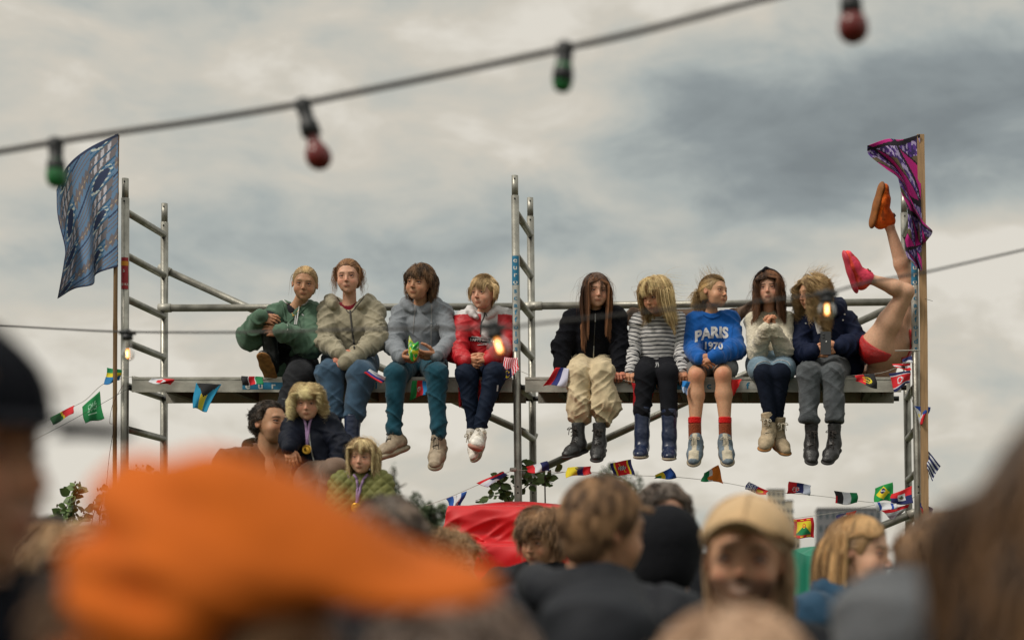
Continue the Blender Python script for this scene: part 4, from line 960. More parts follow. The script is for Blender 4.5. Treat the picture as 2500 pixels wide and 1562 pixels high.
def kid_five():
    t = kid('child in a black fleece jacket and baggy beige trousers, long chestnut hair', 0, 0, 0, 0, seat(1447), GRP)
    j = joints(nk=(1455, 762, .14), sA=(1401, 782, .15), sB=(1502, 776, .15), eA=(1372, 848, .12), eB=(1512, 850, .1), wA=(1372, 902, .06), wB=(1512, 908, -.0),
               hip=[(1424, 892, .27), (1474, 892, .27)], kn=[(1413, 912, -.14), (1470, 912, -.15)], an=[(1410, 1020, -.2), (1470, 1018, -.2)])
    hc = J(1456, 710, 11.56); hh = .226; M, hp = H(j, t, hc, hh, 17, 6, 2, 'rosy', CHEST)
    body(t, hp+[skin_part(neck_prims(hc, M, hh, j['nk'], .038)+core(j), .009, 'rosy')]+hands(j, 'red', dict(d=(-.2, -.5, -.8), n=(0, .5, -.8), t=(1, -.3, 0)), dict(d=(.1, -.85, -.35), n=(0, .35, -.95), t=(-1, -.2, 0), c=(.9, .95, 1, 1), th=.5), L=.16))
    o, bv = garment(t, 'fleece_jacket', top(j['sA'], j['sB'], j['nk'], J(1447, 882, 11.72), j['eA'], j['eB'], j['wA'], j['wB'], rs=.080, re=.068, rw=.050, chest=.155, waist=.155), BLACK_F, amp=.011, seed=2, fine=.06)
    hair(t, hc, hh, M, *CHEST, n=50, length=1.1, comb=(.8, .1, .5), seg=14, layer=.2, grav=.4, frizz=.07, width=.006, seed=53, name='flyaway_hair', torso=False)
    zipper(o, bv, [(1453, 765), (1453, 786)], METAL_Z, .010, 'zip_pull'); zipper(o, bv, [(1453, 786), (1451, 820), (1450, 845)], ZIPD, .005); zipper(o, bv, [(1450, 845), (1449, 874)], METAL_Z, .006)
    P = legs(j['hip'], [J(1413, 916, 11.34), J(1470, 916, 11.34)], [J(1413, 1000, 11.32), J(1478, 990, 11.32)], rh=.102, rk=.076, ra=.076)
    P += [E(J(1412, 1000, 11.33), (.062, .062, .13), k=.05), E(J(1474, 996, 11.33), (.066, .064, .13), k=.05)]
    P += [B(J(1410, 1039, 11.3)-Vector((0, 0, .1)), (.15, .2, .10), k=.012, sub=True), B(J(1480, 1034, 11.3)-Vector((0, 0, .1)), (.10, .2, .10), k=.012, sub=True)]
    garment(t, 'wide_trousers', P, KHAKI_P, amp=.024, seed=23, fine=.075, long=.13)
    shoe(t, 'boot', J(1412, 1070, 11.30), (-.45, -.85, -.28), (-.1, -.25, .95), J(1411, 930, 11.33), L=.25, w=.088, cols=(SH_BLACK, SOLE_B, LACE_D))
    shoe(t, 'boot', J(1463, 1070, 11.29), (-.05, -.88, -.42), (0, -.4, .9), J(1464, 930, 11.33), L=.25, w=.088, cols=(SH_BLACK, SOLE_B, LACE_D))
    hair(t, hc, hh, M, *CHEST, n=3400, length=1.65, inw=.10, comb=(.7, -.12, .1), stiff=.62, part=.02, grav=.85, seg=16, layer=.08, width=.014, frizz=.010, cap=scalp_cap(.32, .02, -.5), seed=51, tips=.3, kout=.235, clump=.7, lenvar=.18)
    hair(t, hc, hh, M, *CHEST, n=110, length=.60, comb=(.1, -1, .1), part=-.5, grav=.7, seg=10, layer=.05, width=.013, frizz=.02, seed=52, only=lambda p: (p[:, 1] < -.12) & (np.abs(p[:, 0]-.03) < .07), keepout=False, name='loose_fringe', torso=False, clump=.2)
def kid_six():
    t = kid('child in a black and white striped sweater with navy rubber boots', 0, 0, 0, 0, seat(1604), GRP)
    j = joints(nk=(1602, 770, .13), sA=(1562, 786, .15), sB=(1655, 784, .14), eA=(1542, 846, .14), eB=(1670, 846, .12), wA=(1541, 905, .0), wB=(1665, 904, .0),
               hip=[(1580, 892, .27), (1628, 892, .27)], kn=[(1576, 914, -.14), (1630, 914, -.14)], an=[(1568, 1010, -.16), (1634, 1012, -.16)])
    hc = J(1600, 722, 11.50); hh = .232; M, hp = H(j, t, hc, hh, -33, 20, -3, 'warm', BLOND_Y)
    body(t, hp+[skin_part(neck_prims(hc, M, hh, j['nk'], .038)+core(j), .009, 'warm')]+hands(j, 'warm', dict(d=(0, -.75, -.6), n=(0, .6, -.75), t=(1, -.2, 0), c=(.9, .95, 1, 1), th=.5), dict(d=(0, -.75, -.6), n=(0, .6, -.75), t=(-1, -.2, 0), c=(.9, .95, 1, 1), th=.5), L=.165))
    P = top(j['sA'], j['sB'], j['nk'], J(1606, 886, 11.70), j['eA'], j['eB'], j['wA'], j['wB'], rs=.062, re=.060, rw=.042, chest=.135, waist=.148)
    sl_ = [p for p in P if p.get('f')]
    def colf(V):
        s = V[:, 2]+.02*(V[:, 0]-J(1604, 0, 11.5).x)**2*8; best = np.full(len(V), 1e9)
        dt = pdist(P[0], V)-.004
        out = V[:, 2].copy()
        for p in sl_:
            d = pdist(p, V); m = (d < dt) & (d < best); ab = p['b']-p['a']; q = ((V-p['a'])@unit(ab)); base = p['a'][2]
            out[m] = base-q[m]; best = np.minimum(best, d)
        out = out+(fbm(V/.07, 2)-.5)*.012
        f = (out/.0262) % 1.0; w = np.clip(np.minimum(f, 1-f)*2/.5, 0, 1)
        return np.stack([f, best, f], 1)*0+np.stack([out*10, out*0, out*0], 1)
    m = mat('striped jersey', lin((196, 194, 194)), rough=.9, bump=.25, bscale=220)
    nt = m.node_tree; b = nt.nodes['Principled BSDF']; a = nt.nodes.new('ShaderNodeAttribute'); a.attribute_name = 'Col'
    sp = nt.nodes.new('ShaderNodeSeparateColor'); nt.links.new(a.outputs['Color'], sp.inputs[0])
    def mm(op, x, y):
        k = nt.nodes.new('ShaderNodeMath'); k.operation = op; nt.links.new(x, k.inputs[0]); k.inputs[1].default_value = y; return k.outputs[0]
    fr = mm('FRACT', mm('DIVIDE', mm('ADD', sp.outputs[0], 50), .262), 0); g = mm('LESS_THAN', fr, .30)
    mx = nt.nodes.new('ShaderNodeMix'); mx.data_type = 'RGBA'; mx.inputs[6].default_value = (*lin((196, 194, 194)), 1); mx.inputs[7].default_value = (*lin((26, 28, 40)), 1)
    nt.links.new(g, mx.inputs[0]); nt.links.new(mx.outputs[2], b.inputs['Base Color'])
    o, bv = garment(t, 'striped_sweater', P, m, amp=.012, seed=5, fine=.05, colf=colf, h=.0055)
    zipper(o, bv, [(1583, 765), (1596, 774), (1612, 774), (1626, 765)], WHITE_C, .010, 'collar'); zipper(o, bv, [(1652, 785), (1651, 840), (1650, 880)], WHITE_C, .003, 'seam')
    hv = []; n = 22
    for i in range(n):
        a_ = 2*math.pi*i/n; hv.append(hit(bv, 1638+4.6*(math.sin(a_)**3), 791-4.6*(13*math.cos(a_)-5*math.cos(2*a_)-2*math.cos(3*a_)-math.cos(4*a_))/14, .005))
    mesh('heart_emblem', hv, [list(range(n))[::-1]], RED_J, o, smooth=False)
    garment(t, 'trousers', legs(j['hip'], j['kn'], j['an'], rh=.10, rk=.070, ra=.050, hemcut=.0), BLACK_C, amp=.011, seed=16, fine=.08)
    V, F = joinVF([tube(spline([J(1602, 885, 11.4), J(1603, 892, 11.35), J(1600, 897, 11.35)], 6), .004, 6), tube(spline([J(1606, 885, 11.4), J(1608, 893, 11.35), J(1607, 896, 11.35)], 6), .004, 6)]); mesh('drawstring', V, F, CORD_G, o)
    shoe(t, 'wellie', J(1567, 1080, 11.33), (-.03, -.93, -.15), (0, -.15, 1), j['an'][0], L=.24, w=.088, cols=(SH_NAVY, SOLE_W, None))
    shoe(t, 'wellie', J(1634, 1084, 11.33), (.03, -.93, -.15), (0, -.15, 1), j['an'][1], L=.24, w=.088, cols=(SH_NAVY, SOLE_W, None))
    hair(t, hc, hh, M, *BLOND_Y, n=3400, length=1.0, comb=(.7, -.2, .2), part=.0, stiff=.7, grav=.5, seg=14, layer=.13, width=.013, frizz=.035, fringe=(-.5, -1, -.02, .26), fringe_len=.30, cap=scalp_cap(.30, .03, -.3), seed=61, kout=.30, clump=1.1, wind=(.28, 0, .0), lenvar=.35)
    hair(t, hc, hh, M, *BLOND_Y, n=60, length=.9, comb=(.7, -.2, .2), part=-.2, grav=.15, seg=14, layer=.2, width=.006, frizz=.10, seed=62, wind=(.6, 0, .35), name='flyaway_hair', torso=False)
def kid_seven():
    t = kid('child in a royal blue sweatshirt lettered PARIS 1970 with bare legs', 0, 0, 0, 0, seat(1738), GRP)
    j = joints(nk=(1737, 766, .14), sA=(1697, 786, .14), sB=(1782, 784, .16), eA=(1690, 852, .06), eB=(1795, 852, .04), wA=(1706, 875, -.14), wB=(1742, 872, -.14),
               hip=[(1710, 894, .27), (1762, 894, .27)], kn=[(1700, 918, -.15), (1765, 916, -.15)], an=[(1697, 1062, -.17), (1771, 1062, -.17)])
    hc = J(1745, 714, 11.56); hh = .222; M, hp = H(j, t, hc, hh, 52, -3, 5, 'warm', BLOND_D, mouth=.3)
    body(t, hp+[skin_part(neck_prims(hc, M, hh, j['nk'], .037)+core(j), .009, 'warm'), skin_part(bare(j['hip'], j['kn'], j['an'], j['nk'], rk=.052, rc=.054, ra=.028, rh=.08), .007, 'warm', redden=[(j['kn'][0]+Vector((0, -.05, .0)), .05, .6), (j['kn'][1]+Vector((0, -.05, 0)), .05, .6)])]
         +hands(j, 'warm', dict(d=(.8, -.3, -.35), n=(.1, .9, -.3), t=(.3, 0, 1), c=(.55, .6, .7, .8)), dict(d=(-.8, -.4, -.2), n=(0, .9, -.4), t=(-.2, 0, 1), c=(.7, .8, .9, .9)), L=.15))
    o, bv = garment(t, 'sweatshirt', top(j['sA'], j['sB'], j['nk'], J(1740, 880, 11.70), j['eA'], j['eB'], j['wA'], j['wB'], rs=.066, re=.065, rw=.042, chest=.132, waist=.148, neck_r=.056), BLUE_S, amp=.013, seed=19, fine=.055)
    zipper(o, bv, [(1713, 764), (1724, 772), (1739, 776), (1754, 771), (1763, 762)], BLUE_S, .014, 'collar')
    zipper(o, bv, [(1790, 790), (1786, 820), (1788, 850)], BLUE_S, .004, 'seam'); zipper(o, bv, [(1692, 790), (1690, 830)], BLUE_S, .004, 'seam')
    V, F = text_on(bv, 'PARIS', (1737, 813), 34, .045, warp=lambda x, y: (x*.98, y*1.05-abs(x)**1.6*.016+x*.12), off=.005); mesh('lettering', V, F, WHITE_C, o, smooth=False)
    V, F = text_on(bv, '1970', (1741, 845), 24, .03, warp=lambda x, y: (x*1.0, y+x*-.02), off=.005); mesh('lettering', V, F, WHITE_C, o, smooth=False)
    garment(t, 'skirt', [C(J(1713, 893, 11.74), J(1703, 905, 11.52), .10, .088, k=.03, flat=((0, 0, 1), 1.25)), C(J(1762, 893, 11.74), J(1768, 903, 11.52), .10, .086, k=.03, flat=((0, 0, 1), 1.25)), C(J(1708, 896, 11.62), J(1768, 896, 11.62), .08, .08, k=.05), B(J(1735, 905, 11.30), (.4, .1, .3), k=.01, sub=True)], GREY_SK, amp=.006, seed=3)
    for i, (a, px) in enumerate(((j['an'][0], 1697), (j['an'][1], 1771))):
        k_ = j['kn'][i]; 
        V, F = tube([J(px-1+i*1, 1034, 11.335), J(px, 1055, 11.335), J(px, 1072, 11.34)], [.039, .038, .037], 18); V = np.array(V)
        T, G = tube(spline([J(px-1, 1034, 11.335), J(px, 1072, 11.34)], 26), [.041+.0022*(q % 2) for q in range(26)], 20); so_ = mesh('sock', T, G, cloth('rust knit', (142, 70, 42), bump=.8, bscale=120), t)
        T, G = tube(spline([J(px-1, 1018, 11.335), J(px-1, 1021, 11.335), J(px-1, 1030, 11.335), J(px-1, 1034, 11.335)], 9), [.036, .041, .043, .042, .0435, .042, .0435, .042, .037], 20); mesh('sock_cuff', T, G, cloth('red knit', (205, 22, 20), bump=.8, bscale=120), so_)
    shoe(t, 'sneaker', J(1698, 1072, 11.33), (-.08, -.70, -.62), (-.05, -.6, .75), j['kn'][0], L=.245, w=.095, cols=((PANEL, [lin((104, 118, 130)), lin((190, 180, 160)), lin((96, 108, 118))]), SOLE_W, LACE_C), lace_loose=False)
    shoe(t, 'sneaker', J(1770, 1072, 11.33), (.12, -.70, -.62), (0, -.6, .75), j['kn'][1], L=.245, w=.095, cols=((PANEL, [lin((104, 118, 130)), lin((190, 180, 160)), lin((96, 108, 118))]), SOLE_W, LACE_C))
    hair(t, hc, hh, M, *BLOND_D, n=4800, length=.6, tie=(-.06, .48, .02), seg=10, layer=.05, part=0, width=.013, frizz=.02, cap=scalp_cap(.33), seed=71, torso=False)
    rt = np.array([-.06, .48, .02])+np.random.RandomState(1).normal(size=(420, 3))*.05
    hair(t, hc, hh, M, *BLOND_D, n=420, length=.55, comb=(.1, .5, .3), roots=rt, seg=12, layer=.0, grav=.38, curl=.05, cfreq=8, frizz=.06, width=.014, seed=72, name='ponytail', torso=False, keepout=False)
    hair(t, hc, hh, M, *BLOND_D, n=70, length=.45, comb=(.2, .3, .9), seg=10, layer=.2, grav=-.1, frizz=.12, width=.006, seed=73, name='flyaway_hair', torso=False, wind=(-.2, 0, .2))
def kid_eight():
    t = kid('child in a cream knit sweater and black headband with clasped hands', 0, 0, 0, 0, seat(1880), GRP)
    j = joints(nk=(1877, 764, .14), sA=(1840, 786, .14), sB=(1920, 784, .15), eA=(1848, 860, .03), eB=(1914, 858, .03), wA=(1870, 804, -.13), wB=(1891, 804, -.12),
               hip=[(1858, 892, .27), (1906, 892, .27)], kn=[(1864, 914, -.15), (1906, 912, -.15)], an=[(1880, 1022, -.16), (1898, 1016, -.10)])
    hc = J(1876, 706, 11.55); hh = .222; M, hp = H(j, t, hc, hh, -5, -1, -3, 'rosy', CHEST, mouth=.9)
    body(t, hp+[skin_part(neck_prims(hc, M, hh, j['nk'], .037)+core(j), .009, 'rosy')]+hands(j, 'warm', dict(d=(.25, -.1, 1), n=(1, .15, -.2), t=(0, 1, .2), c=(.75, .75, .75, .75), th=.3), dict(d=(-.22, -.0, 1), n=(-1, -.2, 0), t=(0, 1, .1), c=(.8, .85, .85, .85), th=.3), L=.15))
    o, bv = garment(t, 'knit_sweater', top(j['sA'], j['sB'], j['nk'], J(1880, 872, 11.68), j['eA'], j['eB'], j['wA'], j['wB'], rs=.062, re=.064, rw=.040, chest=.128, waist=.135), CREAM_K, amp=.010, seed=20, fine=.05)
    zipper(o, bv, [(1858, 764), (1870, 775), (1884, 775), (1896, 764)], CREAM_K, .012, 'collar')
    g, bv2 = garment(t, 'denim_shorts', [C(J(1856, 890, 11.74), J(1856, 902, 11.45), .098, .082, k=.03), C(J(1908, 890, 11.74), J(1912, 902, 11.45), .098, .082, k=.03), C(J(1862, 885, 11.66), J(1902, 885, 11.66), .10, .10, k=.04)], SHORT_D, amp=.007, seed=4)
    zipper(g, bv2, [(1842, 900), (1850, 888), (1866, 882), (1880, 886)], WHITE_C, .005, 'frayed_hem'); zipper(g, bv2, [(1887, 886), (1902, 879), (1922, 883), (1930, 893)], WHITE_C, .005, 'frayed_hem')
    garment(t, 'leggings', legs(j['hip'], j['kn'], j['an'], rh=.095, rk=.068, ra=.038), LEGG, amp=.004, seed=6)
    wristband(t, j['wA'], j['eA'], .032)
    shoe(t, 'boot', J(1878, 1044, 11.34), (-.18, -.80, -.42), (.05, -.45, .9), j['kn'][0], L=.245, w=.092, cols=(SH_CREAM, SOLE_T, LACE_C))
    shoe(t, 'boot', J(1900, 1054, 11.42), (.32, -.75, -.42), (.1, -.45, .9), j['kn'][1], L=.245, w=.092, cols=(SH_CREAM, SOLE_T, LACE_C))
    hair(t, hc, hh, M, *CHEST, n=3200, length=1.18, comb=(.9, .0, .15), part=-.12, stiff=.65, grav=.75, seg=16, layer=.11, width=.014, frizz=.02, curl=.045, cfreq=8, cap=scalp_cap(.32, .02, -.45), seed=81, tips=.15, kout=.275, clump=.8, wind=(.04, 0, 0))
    hair(t, hc, hh, M, *CHEST, n=60, length=.9, comb=(.8, .1, .5), seg=14, layer=.2, grav=.3, frizz=.08, width=.006, seed=83, name='flyaway_hair', torso=False, wind=(-.1, 0, 0))
    bp = []; cc_ = np.array([0, .07, .13])
    for i in range(15):
        a = math.pi*(i/14); bp.append(v3(hc)+hh*(M@(cc_+np.array([math.cos(a)*.43, -.09-.05*math.sin(a), math.sin(a)*.475-.04]))))
    V, F = tube(bp, [.008+.003*math.sin(math.pi*i/14) for i in range(15)], 8); hb = mesh('headband', V, F, BLACK_C, t)
    V, F = sdf([E(v3(hc)+hh*(M@np.array([-.03, -.08, .60])), (.016, .014, .014), k=.005), C(v3(hc)+hh*(M@np.array([-.11, -.08, .555])), v3(hc)+hh*(M@np.array([.06, -.08, .565])), .011, .011, k=.01)], .004); mesh('bow_knot', V, F, BLACK_C, hb)
def kid_nine():
    t = kid('child in a navy raincoat and grey jeans with curly hair, looking left', 0, 0, 0, 0, seat(2010), GRP)
    j = joints(nk=(2005, 766, .16), sA=(1960, 790, .14), sB=(2068, 786, .18), eA=(1955, 862, .06), eB=(2094, 838, .10), wA=(1982, 859, -.13), wB=(2052, 846, -.10),
               hip=[(1990, 892, .27), (2044, 892, .27)], kn=[(1976, 914, -.15), (2034, 914, -.15)], an=[(1974, 1024, -.19), (2037, 1024, -.19)])
    hc = J(1983, 716, 11.54); hh = .226; M, hp = H(j, t, hc, hh, -60, 10, 2, 'warm', BLOND_D)
    body(t, hp+[skin_part(neck_prims(hc, M, hh, j['nk'], .038)+core(j), .009, 'warm')]+hands(j, 'warm', dict(d=(.9, -.3, 0), n=(.1, .9, .1), t=(.1, 0, 1), c=(.4, .45, .5, .6)), dict(d=(-.85, -.35, -.2), n=(-.2, .9, -.1), t=(-.2, 0, 1), c=(.3, .35, .4, .45)), L=.165))
    o, bv = garment(t, 'raincoat', top(j['sA'], j['sB'], j['nk'], J(2016, 888, 11.70), j['eA'], j['eB'], j['wA'], j['wB'], rs=.075, re=.076, rw=.046, chest=.155, waist=.185, neck_r=.05)+hood(J(2012, 752, 11.66), 25, 1.3, .042, droop=.0)+[C(J(1962, 885, 11.7), J(2075, 890, 11.7), .10, .10, k=.05, flat=((0, 1, 0), 1.2))], NAVY_R, amp=.016, seed=14, fine=.07)
    for (x, y) in ((1967.5, 790), (2062, 768), (2058, 782)):
        h_ = hit(bv, x, y, .004); V, F = lathe(h_, (0, -1, 0), [(0, .006), (.002, .006), (.0025, .003)], 10); mesh('snap_button', V, F, METAL_Z, o)
    V, F, _ = patch_on(bv, [(1984, 772), (2004, 770), (2010, 812), (1996, 815)], 6, 6, .004); mesh('shirt', V, F, WHITE_C, o)
    garment(t, 'jeans', legs(j['hip'], j['kn'], j['an'], rh=.11, rk=.083, ra=.058, hemcut=.015), JEAN_G, amp=.014, seed=26, fine=.08)
    wristband(t, j['wA'], j['eA'], .03)
    for px, k in ((1981, 0), (2036, 1)): V, F = tube([J(px, 1020, 11.31), J(px, 1036, 11.31), J(px, 1050, 11.31)], [.034, .033, .034], 16); mesh('sock', V, F, BLACK_C, t)
    shoe(t, 'boot', J(1982, 1072, 11.31), (.02, -.78, -.48), (.1, -.5, .85), J(1978, 940, 11.33), L=.25, w=.09, cols=(SH_BLACK, SOLE_B, LACE_D), lace_loose=True)
    shoe(t, 'boot', J(2037, 1072, 11.31), (-.30, -.78, -.48), (0, -.5, .85), J(2037, 940, 11.33), L=.25, w=.09, cols=(SH_BLACK, SOLE_B, LACE_D), lace_loose=True)
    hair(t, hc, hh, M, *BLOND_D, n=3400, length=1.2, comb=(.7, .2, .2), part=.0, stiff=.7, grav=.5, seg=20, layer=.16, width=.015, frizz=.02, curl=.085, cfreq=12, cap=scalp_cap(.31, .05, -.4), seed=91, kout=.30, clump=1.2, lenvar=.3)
    hair(t, hc, hh, M, *BLOND_D, n=80, length=.6, comb=(.4, .3, .9), seg=10, layer=.25, grav=.0, frizz=.12, curl=.04, width=.006, seed=92, name='flyaway_hair', torso=False, wind=(.5, 0, .2))
    pts = [v3(hc)+hh*(M@np.array([math.cos(a)*.45, -.10, math.sin(a)*.52+.05])) for a in np.linspace(.4, 2.74, 12)]
    V, F = tube(pts, .004, 6); mesh('hair_hoop', V, F, WHITE_C, t)
    ph = empty('phone', J(2015, 860, 11.33), 'dark phone in a clear case held by the child in the navy raincoat', 'phone')
    p0 = J(2016, 838, 11.31); V, F = box((p0.x-.034, p0.y-.004, p0.z-.072), (p0.x+.034, p0.y+.004, p0.z+.075)); mesh('case', V, F, mat('smoked clear case', lin((58, 58, 60)), rough=.15), ph, smooth=False)
    for dz in (.055, .036): V, F = lathe(p0+Vector((-.014, -.004, dz)), (0, -1, 0), [(0, .007), (.003, .007), (.0032, .003)], 12); mesh('camera_lens', V, F, BLACKP, ph)
    V, F = lathe(p0+Vector((.004, -.0042, .01)), (0, -1, 0), [(0, .005), (.0005, .005)], 12); mesh('back_emblem', V, F, METAL_Z, ph)
for f in (kid_one, kid_two, kid_three, kid_four, kid_five, kid_six, kid_seven, kid_eight, kid_nine): f()
# ------------------------------------------------------------------ poles and big flags
BAMBOO = mat('bamboo', lin((120, 92, 58)), rough=.6, var=.25, vscale=20, stretch=(1, 1, .2)); PINE = mat('pine batten', lin((158, 126, 90)), rough=.7, var=.2, vscale=30, stretch=(3, 3, .25), bump=.2)
FLAGM = mat('printed cloth', (.5, .5, .5), rough=.85, attr=True, bump=.15, bscale=300); TWINE = mat('white twine', lin((170, 168, 160)), rough=.9); TWINE_D = mat('dark twine', lin((70, 30, 34)), rough=.9)
def coons(top, fly, bottom, hoist, nu, nv, Y, wave):
    T, Bt = spline([(a, b, 0) for a, b in top], nu+1), spline([(a, b, 0) for a, b in bottom], nu+1)
    H_, Fl = spline([(a, b, 0) for a, b in hoist], nv+1), spline([(a, b, 0) for a, b in fly], nv+1); V = []
    for i in range(nv+1):
        v = i/nv
        for k in range(nu+1):
            u = k/nu
            p = (1-v)*T[k]+v*Bt[k]+(1-u)*H_[i]+u*Fl[i]-((1-u)*(1-v)*T[0]+u*(1-v)*T[-1]+(1-u)*v*Bt[0]+u*v*Bt[-1])
            V.append(J(p[0], p[1], Y+wave(u, v)))
    F = [[i*(nu+1)+k, (i+1)*(nu+1)+k, (i+1)*(nu+1)+k+1, i*(nu+1)+k+1] for i in range(nv) for k in range(nu)]
    return V, F, [((k+.5)/nu, (i+.5)/nv) for i in range(nv) for k in range(nu)]
def kente(u, v):
    d_ = [lin(c) for c in ((104, 136, 172), (52, 64, 96), (120, 114, 120), (204, 200, 210), (184, 162, 136), (40, 98, 136), (206, 212, 206))]
    x = u*3.4-v*.6; y = v*7.2-u*2.4
    if v < .02 or u > .985 or v > .985: return d_[1]
    a = int(math.floor(x)); b = int(math.floor(y)); fx, fy = x-a, y-b; t = (a+2*b) % 4
    if t == 0:                                              # comb blocks of pale bars
        if abs(fy-.5) < .05: return d_[5]
        return d_[3] if (int(fx*9) % 2 == 0 and .12 < fx < .9 and .08 < fy < .92) else d_[2]
    if t == 1:                                              # zigzags
        z = abs(((fx*5) % 1)-.5)*.5; k = fy+z
        if abs(fy-.5) < .045 and int(fx*12) % 2: return d_[4]
        return d_[2] if .3 < k < .85 else d_[0]
    if t == 2:                                              # stepped ring
        r = max(abs(fx-.5), abs(fy-.5))+min(abs(fx-.5), abs(fy-.5))*.5
        return d_[6] if .36 < r < .48 and int(fx*9+fy*9) % 2 else (d_[1] if r < .36 else d_[5] if int(fy*10) % 3 == 0 else d_[0])
    return d_[1] if fy < .12 else (d_[0] if int(fy*12) % 3 else d_[2])
def wax(u, v):
    x = u*2.2; y = v*7.6+u*1.8; a, b = math.floor(x), math.floor(y); fx, fy = x-a, y-b
    if (a+b) % 2: fx = 1-fx
    e = fx-fy; 
    if abs(e) < .10 or fy < .07: return lin((22, 12, 28))
    if e > 0: return lin((176, 18, 118))
    h = PERM[(int(x*14)+PERM[int(y*11) & 255]) & 255]
    if fy-fx > .62: return lin((96, 84, 62))
    return lin((176, 160, 200)) if h % 3 == 0 else lin((88, 52, 140)) if h % 3 == 1 else lin((52, 36, 92))
def big_flag(label, pole_pts, pole_m, pole_name, args, pat, nu, nv, Y, wave, r=.0135, square=False, pole_label=None):
    base = J(pole_pts[-1][0], pole_pts[-1][1], Y); t = empty('flag_on_pole', base, label, 'flag')
    P = [J(a, b, Y) for a, b in pole_pts]; bt = P[-1].copy(); bt.z = 0; P.append(bt)
    if square:
        parts = []
        for i in range(len(P)-1):
            a, b = P[i], P[i+1]; V = []
            for q in (a, b): V += [q+Vector((s*r, d*r, 0)) for s, d in ((-1, -1), (1, -1), (1, 1), (-1, 1))]
            parts.append((np.array([tuple(v) for v in V]), [[0, 1, 5, 4], [1, 2, 6, 5], [2, 3, 7, 6], [3, 0, 4, 7], [3, 2, 1, 0], [4, 5, 6, 7]]))
        V, F = joinVF(parts); mesh('pole', V, F, pole_m, t, smooth=False)
    else:
        pts = spline(P, 60); rr = [r*(1+(.12 if i % 8 == 0 else 0)) for i in range(60)]; V, F = tube(pts, rr, 12); mesh('pole', V, F, pole_m, t)
    V, F, UV = coons(*args, nu, nv, Y-.02, wave); o = mesh('flag_cloth', V, F, FLAGM, t, col=[pat(u, v) for u, v in UV])
    sm = o.modifiers.new('thickness', 'SOLIDIFY'); sm.thickness = .0015
    return t
t = big_flag('blue and grey african patterned flag on a bamboo pole at the left', [(286, 330), (282, 700), (280, 1221)], BAMBOO, 'pole',
         ([(289, 326), (213, 364), (164, 406), (138, 464)], [(138, 464), (141, 530), (158, 604), (156, 640), (146, 698), (140, 729)], [(287, 651), (236, 669), (226, 695), (182, 705), (140, 729)], [(289, 326), (288, 490), (287, 651)]),
         kente, 110, 200, YF-.1, lambda u, v: .05*math.sin(7*u+5*v)*u+.10*v*u*math.sin(11*u-2.5*v+.8)-.12*u*u, r=.0135)
V, F = ribbon_on(BVHTree.FromPolygons([Vector((-9, 11.385, 0)), Vector((9, 11.385, 0)), Vector((9, 11.385, 9)), Vector((-9, 11.385, 9))], [[0, 1, 2, 3]]), [(285, 328), (284, 500), (284, 651)], .022, .0, n=60)
cc = [lin((190, 150, 104)) if i//4 % 2 else lin((24, 26, 40)) for i in range(len(F))]
mesh('woven_border', V, F, FLAGM, t, col=cc)
big_flag('magenta and purple wax print flag on a square wooden pole at the right', [(2247, 330), (2255, 800), (2258, 1300)], PINE, 'pole',
         ([(2246, 328), (2201, 341), (2165, 340), (2117, 356)], [(2117, 356), (2122, 379), (2165, 414), (2190, 432), (2201, 472), (2214, 505), (2217, 561), (2210, 588), (2214, 624), (2234, 647)], [(2251, 661), (2246, 660), (2234, 647)],
          [(2246, 328), (2248, 430), (2252, 540), (2276, 564), (2262, 588), (2250, 603), (2251, 661)]), wax, 70, 210, YF-.07, lambda u, v: .035*math.sin(17*v+6*u)*(1-abs(2*u-1)*.4)+.03*math.sin(9*u+4*v)-.05*u-.02, r=.0235, square=True)
# ------------------------------------------------------------------ bunting
def st(cols, vert=True, em=None):
    cs = [lin(c) for c in cols]
    def f(u, v):
        k = u if vert else v
        if em:
            e = em(u, v)
            if e is not None: return lin(e)
        return cs[min(int(k*len(cs)), len(cs)-1)]
    return f
RD, WH, BL, NV, GN, YL, BK = (196, 22, 34), (196, 198, 204), (22, 62, 140), (22, 30, 84), (10, 118, 70), (214, 196, 40), (30, 30, 34)
def disc(cx, cy, r, c, asp=1.5): return lambda u, v: c if ((u-cx)*asp)**2+(v-cy)**2 < r*r else None
def em_many(*fs):
    def f(u, v):
        for g in fs:
            e = g(u, v)
            if e is not None: return e
    return f
def rect(a, b, c_, d_, c): return lambda u, v: c if a < u < b and c_ < v < d_ else None
def f_bahamas(u, v):
    if v < .85*(1-abs(2*u-1))*.62: return lin(BK)
    return lin((20, 128, 168)) if abs(u-.5) > .17 else lin((220, 200, 60))
def f_kenya(u, v):
    for a, c in ((.30, BK), (.35, WH), (.62, RD), (.67, WH), (1.1, GN)):
        if u < a: return lin(c)
def f_greenland(u, v):
    r = ((u-.45)*1.5)**2+(v-.5)**2 < .09
    return lin(WH if ((u > .5) == r) else RD) if True else None
def f_saudi(u, v):
    if .22 < u < .78 and .2 < v < .55 and PERM[(int(u*26)*7+PERM[int(v*26) & 255]) & 255] % 5 < 2: return lin((150, 200, 170))
    if .25 < u < .75 and abs(v-.68) < .025: return lin((170, 210, 185))
    return lin((16, 124, 66))
def f_malaysia(u, v):
    if v > .55 and u < .52:
        r = ((u-.25)*1.2)**2+((v-.78))**2; r2 = ((u-.29)*1.2)**2+((v-.76))**2
        return lin(YL) if (r < .030 and r2 > .017) or ((u-.36)**2+(v-.72)**2 < .003) else lin(NV)
    return lin(RD if int(u*13+v*1.5) % 2 else (222, 190, 200))
